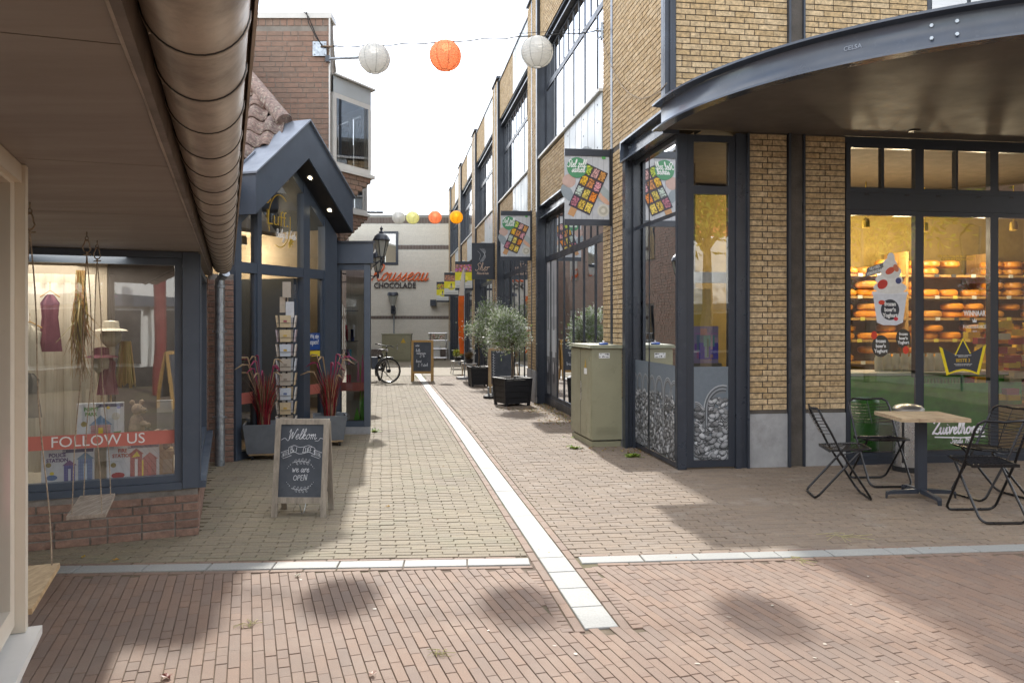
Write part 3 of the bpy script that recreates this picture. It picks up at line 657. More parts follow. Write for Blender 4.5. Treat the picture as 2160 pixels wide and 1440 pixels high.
# coping, sills, lintels
b = MB(); b.ob(PW, -.03, 2.6, -.3, .16, EAVE, EAVE+.06)
for b0, b1 in bays: b.ob(PW, b0, b1-.14, -.3, .165, EAVE, EAVE+.06)
b.ob(PS, .3, 8.1, -.3, .03, EAVE, EAVE+.06); b.build('coping', 'steel', rb, True)
for k, (b0, b1) in enumerate(bays):
    q = MB(); q.ob(PW, b0, b1-.13, .0, .19, 4.735, 4.775); q.build('window_sill', 'white', rb, True)
    for z0, z1 in ((3.85, 4.73), (7.0, 7.995)): q = MB(); q.ob(PW, b0+.02, b0+2.49, -.02, .142, z0, z1); q.build('facade_panel', 'panel', rb, True)
    q = MB()
    for i in range(1, 6): q.ob(PW, b0+i*.415, b0+i*.415+.006, .14, .1445, 3.86, 4.72); q.ob(PW, b0+i*.415, b0+i*.415+.006, .14, .1445, 7.01, 7.98)
    for z in (4.0, 4.35, 4.6, 7.2, 7.5, 7.8):
        for i in (.25, 1.1, 2.2): q.ob(PW, b0+i, b0+i+.02, .14, .147, z, z+.02)
    q.build('panel_seam', 'frame', rb, True)
    q = MB(); q.ob(PW, b0, b1-.13, -.02, .12, 6.80, 6.83); q.ob(PW, b0, b1-.13, -.02, .12, 6.97, 6.999); q.ob(PW, b0, b1-.13, -.02, .06, 6.83, 6.97); q.build('steel_beam', 'steel', rb, True)
    q = MB(); q.ob(PW, b0, b1-.13, -.02, .16, 3.56, 3.585); q.ob(PW, b0, b1-.13, -.02, .16, 3.80, 3.826); q.ob(PW, b0, b1-.13, -.02, .05, 3.585, 3.80); q.build('steel_beam', 'steel_gloss', rb, True)
    # upper window: tall lights below, twice as many small lights above
    n_ = 6; wdt = (b1-.13-b0)/n_
    window(PW, rb, b0, b1-.13, 4.78, 6.12, ms=[b0+wdt*i for i in range(1, n_)], fw=.05, d0=-.06, d1=.02, g='glass_refl', mw=.05)
    window(PW, rb, b0, b1-.13, 6.125, 6.79, ms=[b0+wdt*i*.5 for i in range(1, 2*n_)], fw=.045, d0=-.06, d1=.02, g='glass_refl', mw=.035)
    # curtain behind the upper windows
    q = MB(); q.ob(PW, b0, b1, -.9, -.85, 3.9, 7.4); q.build('blind', 'fabric_beige', rb, True)
q = MB(); q.ob(PW, 0.0, 1.63, -.02, .16, 3.56, 3.585); q.ob(PW, 0.0, 1.63, -.02, .16, 3.80, 3.826); q.ob(PW, 0, 1.63, -.02, .05, 3.585, 3.80); q.ob(PW, 1.63, 1.66, -.02, .16, 3.56, 3.826); q.ob(PW, -.0, .02, .05, .158, 3.585, 3.8); q.build('steel_beam', 'steel_gloss', rb, True)
q = MB()
for z in (3.64, 3.74):
    for a in (.05, 1.55): q.tube([PW(a, .05, z), PW(a, .075, z)], .018, 6)
q.build('bolt', 'galv', rb, True)
# ground floor glazing of the west face
for k, (b0, b1) in enumerate(bays):
    zb = -.45 if k else .02
    q = MB(); q.ob(PW, b0, b1-.02, -.08, .035, zb-.3, zb+.10); q.build('door_sill', 'steel', rb, True)
    if k == 0: ms = [3.5, 4.25, 5.0, 5.75, 6.35, 6.95]
    else: ms = [b0+.8*i for i in range(1, 6)]
    window(PW, rb, b0, b1-.02, zb+.1, 2.78, ms=ms, fw=.06, g='glass', mw=.07)
    window(PW, rb, b0, b1-.02, 2.783, 3.555, ms=[b0+.4*i for i in range(1, 12)], fw=.05, g='glass', mw=.035)
# corner bay
CB0 = window(PW, rb, 0.0, 1.56, .02, 3.555, ms=[.95], ts=[2.72], fw=.05, d0=-.06, d1=.006, g='glass', mw=.045)
window(PS, rb, 0.10, .64, .02, 3.555, ms=[], ts=[2.97], fw=.075, d0=-.05, d1=.012, g='glass', mw=.09)
col_((PS, 0.0, .098, -.06, .012, 0, 3.56)); col_((PS, .642, .70, -.05, .035, 0, 3.58), (PS, .70, .788, -.05, .012, 0, 3.58), (PS, .765, .788, .012, .05, 0, 3.58))
# shop front under the canopy
q = MB(); q.ob(PS, 1.916, 7.6, -.08, -.02, 3.53, 3.60); q.ob(PS, 1.916, 7.6, -.08, .02, 0, .08); q.build('steel_beam', 'frame', rb, True)
xs = [1.916+.01, 2.80, 3.72, 4.66, 5.6, 6.6, 7.6]
for i in range(6):
    window(PS, rb, xs[i]+.0, xs[i+1]-.0, .08, 2.79, fw=.052, d0=-.07, d1=.0, g='glass')
    window(PS, rb, xs[i], xs[i+1], 2.99, 3.53, ms=[(xs[i]+xs[i+1])/2], fw=.052, d0=-.07, d1=.0, g='glass', mw=.03)
q = MB(); q.ob(PS, 1.92, 7.6, -.06, .004, 2.792, 2.988); q.build('transom_panel', 'frame', rb, True)
q = MB()
for x in (2.14, 2.62, 3.0, 3.5, 3.9, 4.4): q.ob(PS, x, x+.05, .003, .008, 2.955, 2.975)
q.build('vent_slot', 'black', rb, True)
window(PS, rb, 2.895, 3.9, 3.95, 6.9, ms=[3.4], ts=[4.9], fw=.055, d0=-.1, d1=.0, g='glass_refl')
q = MB()
for i in range(60): q.ob(PS, 2.95, 3.85, -.16, -.13, 3.97+i*.048, 4.0+i*.048)
q.build('window_blind', 'white', rb, True, kind='stuff')
# curved canopy: channel-section steel ring, soffit and roof (centre and radius in building axes)
wc = Vector((5.07, 8.98, 0)); lc = Matrix.Translation((RO[0], RO[1], 0)) @ Matrix.Rotation(RA, 4, 'Z'); lc = lc.inverted() @ wc; CR = 3.566
a_s = atan2(-lc.y-.0, -(lc.x+.12)); a_s = pi+math.asin(min(1, (lc.y)/CR)) ; a_e = 2*pi-math.asin(min(1, lc.y/CR))
NA = 96; arc = [a_s+(a_e-a_s)*i/NA for i in range(NA+1)]
def ringp(r, z): return [(lc.x+r*cos(t), lc.y+r*sin(t), z) for t in arc]
cano = MB()
prof = [(CR-.0, 3.574), (CR+.045, 3.574), (CR+.045, 3.592), (CR-.045, 3.592+.012), (CR-.055, 3.62), (CR-.055, 3.80), (CR-.045, 3.825), (CR+.045, 3.835), (CR+.045, 3.855), (CR-.07, 3.855), (CR-.07, 3.574)]
cano.loft([[ (lc.x+r*cos(t), lc.y+r*sin(t), z) for r, z in prof] for t in arc])
can = cano.build('canopy', 'steel_gloss', rb, True, smooth=True)
sof = MB(); rim = ringp(CR-.06, 3.60)
sof.extr([p for p in rim if p[1] < 0.01]+[(lc.x+CR-.1, -.002, 3.60), (0.0, -.002, 3.60)] if False else [(p[0], min(p[1], -.001), p[2]) for p in rim], (0, 0, .02)); sof.build('soffit', 'canopy_soffit', can, True)
rf = MB(); rf.extr([(p[0], min(p[1], -.001), 3.842) for p in ringp(CR-.08, 0)], (0, 0, .008)); rf.build('roof_sheet', 'zinc_top', can, True)
for dt in (-.115, .115) if False else (-.02, .02):
    pass
tb = atan2(-(8.98-6.04+.05), 3.09-5.07)+RA*0
for px_, in ((0,),):
    for d_ in (0, .045*2.1):
        for z in (3.67, 3.765):
            t = math.atan2(6.015-8.98, 3.09-5.07)-RA+2*pi+d_*.5
            q = MB(); q.tube([(lc.x+(CR-.057)*cos(t), lc.y+(CR-.057)*sin(t), z), (lc.x+(CR-.038)*cos(t), lc.y+(CR-.038)*sin(t), z)], .014, 6); q.build('bolt', 'galv', can, True)
# faint mill stamp on the ring
tt = math.atan2(6.3-8.98, 2.62-5.07)-RA+2*pi
dx = Vector((-sin(tt), cos(tt), 0)); PN = Pl((lc.x+(CR-.052)*cos(tt), lc.y+(CR-.052)*sin(tt)), (-sin(tt), cos(tt)), (cos(tt), sin(tt)))
text('stamp', 'CELSA', .05, PN, -.03, .002, 3.72, 'zinc_top', can, True, ext=.001)
# recessed lamps and small vents in the canopy ceiling
for x, y in ((2.5, -.35), (4.2, -.45), (3.1, -1.6)):
    q = MB(); q.lathe((x, y, 3.588), [(.055, .012), (.06, 0), (.04, -.002)], 14); q.build('recessed_lamp', 'black', can, True)
# --- cheese shop interior (parts of the building), lit by its own lamps
q = MB(); q.box(.9, 7.9, 3.4, 3.5, .06, 3.6); q.build('interior_wall', 'mustard', rb, True)
q = MB(); q.box(.35, .85, 1.7, 1.76, .06, 3.6); q.build('interior_wall', 'interior', rb, True)
sh = thing('cheese_shelf', 'long shelves stacked with orange cheese wheels inside the corner shop', 'shelf', (0, 0, 0)); WM[sh.name] = WM[rb.name]; sh.matrix_basis = WM[rb.name]
q = MB()
for z in (.95, 1.27, 1.59, 1.91, 2.23):
    for i in range(14): x = 3.15+i*.3+R.uniform(-.03, .03); q.box(x, x+.07, 2.735, 2.742, z-.005, z+.045, R.choice([(.7, .68, .6), (.05, .05, .05), (.7, .6, .1)]))
q.build('price_card', 'print', sh, True, kind='stuff')
q = MB()
for z in (.95, 1.27, 1.59, 1.91, 2.23): q.box(3.1, 7.4, 2.75, 3.3, z, z+.035)
for x in (3.1, 4.5, 5.9, 7.36): q.box(x, x+.04, 2.75, 3.3, .06, 2.6)
q.build('shelf_board', 'wood_yellow', sh, True)
M['cheese'] = mat('cheese_rind', (0.78, 0.33, 0.03), 0.35, pal=[(0.80, 0.30, 0.02), (0.85, 0.45, 0.05), (0.55, 0.12, 0.02), (0.88, 0.60, 0.14), (0.62, 0.30, 0.05), (0.80, 0.26, 0.02)], var=0.1)
cm = None; cz = []
for z in (.985, 1.305, 1.625, 1.945, 2.265):
    x = 3.3
    while x < 7.3:
        for lv in (0, 1):
            if R.random() < (.3 if lv else .08): continue
            cz.append((x+R.uniform(-.02, .02), 2.97, z+lv*.115))
        x += .34
WX = WM[rb.name]
for i, (x, y_, z) in enumerate(cz):
    if cm is None:
        q = MB(); q.lathe((0, 0, 0), [(.12, 0), (.155, .025), (.16, .055), (.155, .085), (.12, .108)], 14); cm = q.build('cheese', 'cheese', None, smooth=True)
    else: cm = cm.copy(); COL.objects.link(cm)
    k_ = R.uniform(.82, 1.06); cm.matrix_world = WX @ Matrix.Translation((x, y_-R.uniform(0, .08), z)) @ Matrix.Diagonal((k_, k_, R.uniform(.9, 1.0), 1)); cm['label'] = 'round orange cheese wheel lying on the shelves in the corner shop'; cm['category'] = 'cheese'; cm['group'] = 'cheese wheels on the shop shelves'
M['green'] = mat('green_counter', (0.09, 0.40, 0.04), 0.35, var=0.2, vscale=4); M['green_l'] = mat('light_green_panel', (0.16, 0.30, 0.03), 0.4, var=0.15)
ct = thing('shop_counter', 'green shop counter behind the glass below the crown sticker', 'counter'); ct.matrix_basis = WX; WM[ct.name] = WX
q = MB(); q.box(1.98, 4.7, .75, 1.3, .06, .92); q.build('front_panel', 'green', ct, True)
for x0, x1 in ((1.985, 2.75), (2.86, 3.66)): q = MB(); q.ob(PS, x0, x1, -.030, -.022, .14, .95 if x0 < 2.5 else .88); q.build('green_window_foil', 'green', rb, True)
q = MB(); q.box(1.95, 4.75, .72, 1.35, .921, .955); q.build('worktop', 'white', ct, True)
q = MB()
for i in range(26): q.box(2.75+i*.045, 2.755+i*.045+.012, .735, .749, .1, .88)
q.build('slat', 'green_l', ct, True, kind='stuff')
dd = thing('yoghurt_machine', 'white countertop yoghurt machine behind the shop window', 'machine'); dd.matrix_basis = WX; WM[dd.name] = WX
q = MB(); q.box(2.15, 2.5, .9, 1.25, .956, 1.35); q.box(2.2, 2.45, .84, .9, 1.2, 1.33); q.tube([(2.32, .87, 1.2), (2.32, .87, 1.12)], .02); q.build('machine_body', 'white', dd, True)
q = MB(); q.box(2.18, 2.47, .9, 1.2, 1.352, 1.4); q.build('lid', 'inox', dd, True)
jr = None
for i in range(9):
    q = MB(); q.lathe((0, 0, 0), [(.05, 0), (.052, .16), (.038, .19), (.038, .22)], 12)
    if jr is None: jr = q.build('glass_jar', 'frost', None, smooth=True)
    else: jr = jr.copy(); COL.objects.link(jr)
    jr.matrix_world = WX @ Matrix.Translation((2.95+i*.115, 1.0, .956)); jr['label'] = 'pale jar standing in a row on the green shop counter'; jr['category'] = 'jar'; jr['group'] = 'jars on the shop counter'
bags = thing('product_crate', 'low display stacked with yellow packets at the right edge of the shop window', 'display'); bags.matrix_basis = WX; WM[bags.name] = WX
q = MB(); q.box(3.9, 5.6, .5, 1.1, .06, .55); q.build('crate_body', 'wood_yellow', bags, True)
q = MB(); rr = random.Random(5)
for i in range(150):
    x = 3.92+rr.random()*1.6; y_ = .5+rr.random()*.5; z = .56+rr.random()*.95; c = rr.choice([(.75, .45, .02), (.82, .55, .05), (.8, .6, .12), (.35, .03, .04), (.7, .6, .4), (.72, .35, .02)])
    q.box(x, x+.16, y_, y_+.09, z, z+.075, c)
q.build('packets', 'print', bags, True, kind='stuff')
for i, (x, y_, z) in enumerate(((2.35, 1.4, 2.85), (3.15, 1.6, 2.8), (4.2, 1.9, 2.8), (5.3, 1.6, 2.8))):
    t_ = thing('pendant_spotlight', 'small gold spotlight hanging from the shop ceiling', 'lamp', group='spotlights in the corner shop'); t_.matrix_basis = WX @ Matrix.Translation((x, y_, z)); WM[t_.name] = t_.matrix_basis.copy()
    q = MB(); q.tube([(0, 0, .6), (0, 0, .1)], .008, 5); q.lathe((0, 0, 0), [(.03, .12), (.045, .1), (.05, 0)], 12); q.build('lamp_shade', 'gold', t_, True)
    q = MB(); q.lathe((0, 0, .01), [(.035, 0), (.0, .02)], 10); q.build('bulb', 'bulb', t_, True)
    ld = bpy.data.lights.new('shop_lamp', 'POINT'); ld.energy = 26; ld.color = (1.0, 0.80, 0.52); ld.shadow_soft_size = .12; lo = newob('shop_lamp', ld, None); lo.matrix_basis = WX @ Matrix.Translation((x, y_+.5, z-.2))
# ------------------------------------------------------------------ stickers on the glass
def sticker(name, label, cat, group=None):
    t = thing(name, label, cat, group=group); t.matrix_basis = WX; WM[t.name] = WX; return t
def pebbles(b, P, a0, a1, z0, z1, n, cnt, rr, arches):
    b.face([P(a0, n, z0), P(a1, n, z0), P(a1, n, z1), P(a0, n, z1)], (.13, .155, .18)); zz = z0+(z1-z0)*.72
    b.face([P(a0, n+.0006, z0), P(a1, n+.0006, z0), P(a1, n+.0006, z0+.16), P(a0, n+.0006, z0+.16)], (.22, .24, .26))
    for (c, r, top) in arches:      # glass jar rims
        for k in range(5):
            rad = r*(1-.07*k); g_ = (.34, .08, .26, .06, .16)[k]
            pts = [(c+rad*cos(pi*i/14), top-r*1.3+rad*1.25*sin(pi*i/14)) for i in range(15)]
            pts = [(c+rad, z0+.3)]+pts+[(c-rad, z0+.3)]
            pts = [p for p in pts if a0+.006 < p[0] < a1-.006]
            b.ribbon(pts, .012, P, n+.0011+k*.00012, (g_, g_*1.05, g_*1.1))
    for i in range(cnt):
        u = rr.random(); x = a0+(a1-a0)*rr.random(); z = z0+.03+(zz-z0-.08)*(rr.random())
        if arches:
            c, r, top = min(arches, key=lambda q: abs(q[0]-x)); lim = top-r*.75
            if z > lim: continue
            if z > z0+.28 and abs(x-c) > r*.86: continue
        s = .013+.020*rr.random()*(1.35-.6*(z-z0)/(zz-z0)); g_ = .10+.42*rr.random()**1.3; rot = rr.uniform(-.9, .9); rx, rz_ = s*1.35, s*.85
        x = min(max(x, a0+rx+.003), a1-rx-.003); n_ = n+.002+i*.000006
        b.disc(x, z-.006, rx*1.1, rz_*1.14, P, n_, (.015, .017, .02), 10, rot); b.disc(x, z, rx, rz_, P, n_+.000002, (g_*.62, g_*.65, g_*.68), 10, rot); b.disc(x, z+rz_*.22, rx*.7, rz_*.58, P, n_+.000004, (g_, g_*1.02, g_*1.05), 9, rot)
rr = random.Random(3)
t = sticker('window_print', 'grey pebble and jar window print on the corner bay side facing the green cabinet', 'window print')
b = MB(); pebbles(b, PW, .93-.0+.045, 1.50, .08, 1.10, .0065, 380, rr, [(1.08, .10, .95), (1.31, .10, .95), (1.49, .09, .93)]); pebbles(b, PW, .055, .92, .08, 1.10, .0065, 620, rr, [(.84, .10, .95), (.58, .13, .96), (.29, .14, .96), (.09, .13, .94)]); b.build('print_sheet', 'print', t, True)
t = sticker('window_print', 'narrow grey window print of pebbles spilling from a tipped jar, beside the beige brick pillar', 'window print')
b = MB(); pebbles(b, PS, .178, .563, .10, 1.09, .0065, 420, rr, [(.50, .21, .90), (.19, .1, .72)]); b.build('print_sheet', 'print', t, True)
t = sticker('window_print', 'tall black and white window print of kitchen knives behind the green cabinet', 'window print')
b = MB()
for a0, a1, gy in ((7.02, 7.42, .62), (6.42, 6.92, .55)):
    for i in range(12):
        z = .12+i*.22; g_ = gy*(.75+.3*rr.random()); 
        if i < 4: g_ *= .35+.18*rr.random()
        b.face([PW(a0, .006, z), PW(a1, .006, z), PW(a1, .006, z+.22), PW(a0, .006, z+.22)], (g_, g_, g_*1.03))
    c = (a0+a1)/2; b.face([PW(c-.05, .007, 1.3), PW(c+.05, .007, 1.35), PW(c+.07, .007, 2.3), PW(c, .007, 2.65), PW(c-.04, .007, 2.3)], (.20, .22, .24)); b.face([PW(c-.12, .0075, .9), PW(c+.14, .0075, .9), PW(c+.12, .0075, 1.4), PW(c-.1, .0075, 1.42)], (.62, .64, .66))
    b.disc(c, .62, .12, .22, PW, .0078, (.08, .08, .09)); b.disc(c+.04, .7, .05, .12, PW, .0082, (.7, .7, .72))
b.build('print_sheet', 'print', t, True)
# crown sticker
t = sticker('crown_sticker', 'black and yellow crown sticker on the shop glass above the white brand lettering', 'sticker')
cx0, cz0 = 3.325, 1.17
def cr_(s): return [(-.29*s, .12*s), (-.20*s, -.20*s), (-.1*s, -.165*s), (0, -.15*s), (.1*s, -.165*s), (.20*s, -.20*s), (.29*s, .14*s), (.10*s, .045*s), (0, .22*s), (-.10*s, .03*s)]
def crown_fan(b, s, n, colf):
    pts = cr_(s)
    tri = [(0, 1, 9), (1, 2, 9), (9, 2, 3), (9, 3, 7), (3, 4, 7), (9, 7, 8), (4, 5, 7), (5, 6, 7)]
    for q in tri: b.face([PS(cx0+pts[i][0], n, cz0+pts[i][1]) for i in q], colf(q))
b = MB(); crown_fan(b, 1.0, .0055, lambda q: (.80, .62, .01) if min(q) > 1 or 9 in q else (.85, .36, .02)); b.build('rim', 'print', t, True)
b = MB(); crown_fan(b, .86, .0065, lambda q: (.035, .036, .045)); b.build('field', 'print', t, True)
text('lettering', 'BESTE 3', .052, PS, cx0, .0078, cz0-.035, 'gold', t, True, bold=.001)
text('lettering', 'EEN WAARDEVOL ANDER IN DE\nWINNAAR VAN DE', .014, PS, cx0, .0078, cz0+.015, 'whitefoil', t, True); text('lettering', 'VERKOZEN IN DE CATEGORIE VERS\nTOEGEKEND BY HET VAK 2019', .014, PS, cx0, .0078, cz0-.083, 'whitefoil', t, True)
t = sticker('winner_lettering', 'small white WINNAAR FOODSERVICE lettering on the shop glass above the crown', 'lettering')
text('lettering', 'WINNAAR', .085, PS, 3.47, .006, 1.66, 'whitefoil', t, True, bold=.002, sx=.66); text('lettering', 'FOODSERVICE', .052, PS, 3.47, .006, 1.51, 'whitefoil', t, True, sx=.85); text('lettering', '— 2019 —', .026, PS, 3.47, .006, 1.46, 'whitefoil', t, True)
b = MB(); b.face([PS(3.47+x, .006, 1.58+z) for x, z in ((-.028, .02), (-.022, -.02), (.022, -.02), (.028, .02), (.012, .0), (0, .028), (-.012, 0))]); b.build('mark', 'whitefoil', t, True)
t = sticker('brand_lettering', 'white cursive Zuivelhoeve lettering low on the shop glass behind the cafe table', 'lettering')
b = MB(); script(b, 'Zuivelhoeve', .072, 3.27, .32, PS, .0055, .019, (.8, .8, .8), slant=.15, wfac=.93); script(b, 'Sinds 1981', .034, 3.31, .215, PS, .0055, .008, (.8, .8, .8), slant=.2); b.ribbon([(2.98, .285), (3.3, .272), (3.6, .285)], .012, PS, .0064, (.8, .8, .8)); b.build('lettering', 'print', t, True)
text('lettering', 'WIJ GELOVEN IN ALLE GOEDE\nEN EERLIJKE PRODUCTEN', .035, PS, 3.25, .006, 2.28, 'gold', t, True)
# frozen yoghurt cup sticker
t = sticker('yoghurt_cup_sticker', 'large sticker of a white frozen yoghurt cup with whipped top on the shop glass', 'sticker')
b = MB(); cx1 = 2.44; K = (.035, .038, .05)
b.face([PS(cx1+x, .0054, z) for x, z in ((-.155, 1.56), (-.08, 1.53), (.08, 1.53), (.155, 1.56), (.205, 1.88), (-.205, 1.88))], (.66, .68, .72))
b.face([PS(cx1+x, .0058, z) for x, z in ((-.215, 1.872), (.215, 1.872), (.215, 1.90), (-.215, 1.90))], (.78, .79, .82))
for i, (x, z, rx, rz_, g_) in enumerate(((0, 1.945, .20, .07, .74), (-.01, 2.03, .165, .075, .80), (.01, 2.12, .125, .075, .72), (0, 2.2, .085, .07, .78), (.01, 2.27, .045, .06, .8))): b.disc(cx1+x, z, rx, rz_, PS, .0060+i*.0003, (g_, g_*.99, g_*.95), 20)
for i, (x, z, rx, rz_, c) in enumerate(((-.09, 1.98, .065, .05, (.55, .04, .03)), (.0, 2.13, .06, .035, (.62, .10, .05)), (.10, 2.02, .035, .035, (.06, .07, .2)), (.07, 2.16, .03, .045, (.6, .2, .1)))): b.disc(cx1+x, z, rx, rz_, PS, .0076+i*.0002, c, 14, .5)
b.disc(cx1, 1.70, .11, .115, PS, .0076, K, 24); b.disc(cx1-.1, 1.78, .04, .025, PS, .0084, (.65, .06, .03)); b.disc(cx1+.07, 1.6, .026, .022, PS, .0084, (.6, .03, .05))
b.face([PS(cx1+x, .0058, z) for x, z in ((-.30, 2.05), (-.08, 2.12), (-.05, 2.23), (-.27, 2.16))], (.17, .17, .165)); b.build('print_sheet', 'print', t, True)
text('lettering', 'NU HIER\nVERKRIJGBAAR', .045, PS, cx1-.175, .0072, 2.14, 'whitefoil', t, True, rot=.3, sx=.75, bold=.001)
text('lettering', "frozen\nboer'n\nYoghurt", .062, PS, cx1, .0092, 1.70, 'whitefoil', t, True, bold=.002, sx=.85)
for (x, z, r, lab) in ((2.33, 1.30, .105, 'round black frozen yoghurt sticker, left of a smaller one beneath the cup picture'), (2.60, 1.385, .09, 'smaller round black frozen yoghurt sticker with a strawberry under it')):
    t = sticker('round_sticker', lab, 'sticker'); b = MB(); b.disc(x, z, r, r*1.15, PS, .0055, (.045, .04, .03), 24); b.disc(x+(.03 if r < .1 else -.08), z-(.13 if r < .1 else -.12), .036, .045, PS, .0064, (.6, .05, .02), 14); b.build('print_sheet', 'print', t, True)
    text('lettering', "frozen\nboer'n\nYoghurt", r*.52, PS, x, .0075, z, 'whitefoil', t, True, bold=.0015, sx=.85)
t = sticker('round_sticker', 'small round white sticker low on the shop glass beside the litter bin', 'sticker'); b = MB(); b.disc(2.53, .3, .06, .06, PS, .0055, (.7, .72, .72), 24); b.disc(2.53, .325, .014, .03, PS, .0068, (.6, .03, .03), 10); b.disc(2.53, .275, .026, .02, PS, .0068, (.1, .35, .3), 10); b.build('print_sheet', 'print', t, True)
M['poster_mat'] = M['print']
t = sticker('shop_poster', 'colourful event poster behind the narrow glass of the corner bay', 'poster'); b = MB(); b.ob(PS, .22, .50, -.12, -.11, 1.12, 1.52, (.24, .18, .32))
for i in range(22): b.ob(PS, .23+.2*rr.random(), .30+.18*rr.random()+.02, -.109, -.108+i*.0002, 1.14+.3*rr.random(), 1.17+.34*rr.random(), (rr.random()*.6, rr.random()*.35, rr.random()*.5))
b.build('print_sheet', 'print', t, True)
b = MB(); t = thing('bag_display', 'yellow woven display with shelves behind the narrow corner pane', 'display'); t.matrix_basis = WX; WM[t.name] = WX; b.box(.1, .7, .5, .9, .06, 1.1, (.2, .16, .1)); b.box(.12, .7, .8, .85, 1.1, 1.95, (.5, .33, .03)); b.box(.1, .75, .35, .4, 2.0, 2.12, (.6, .6, .58)); b.build('panel', 'print', t, True)

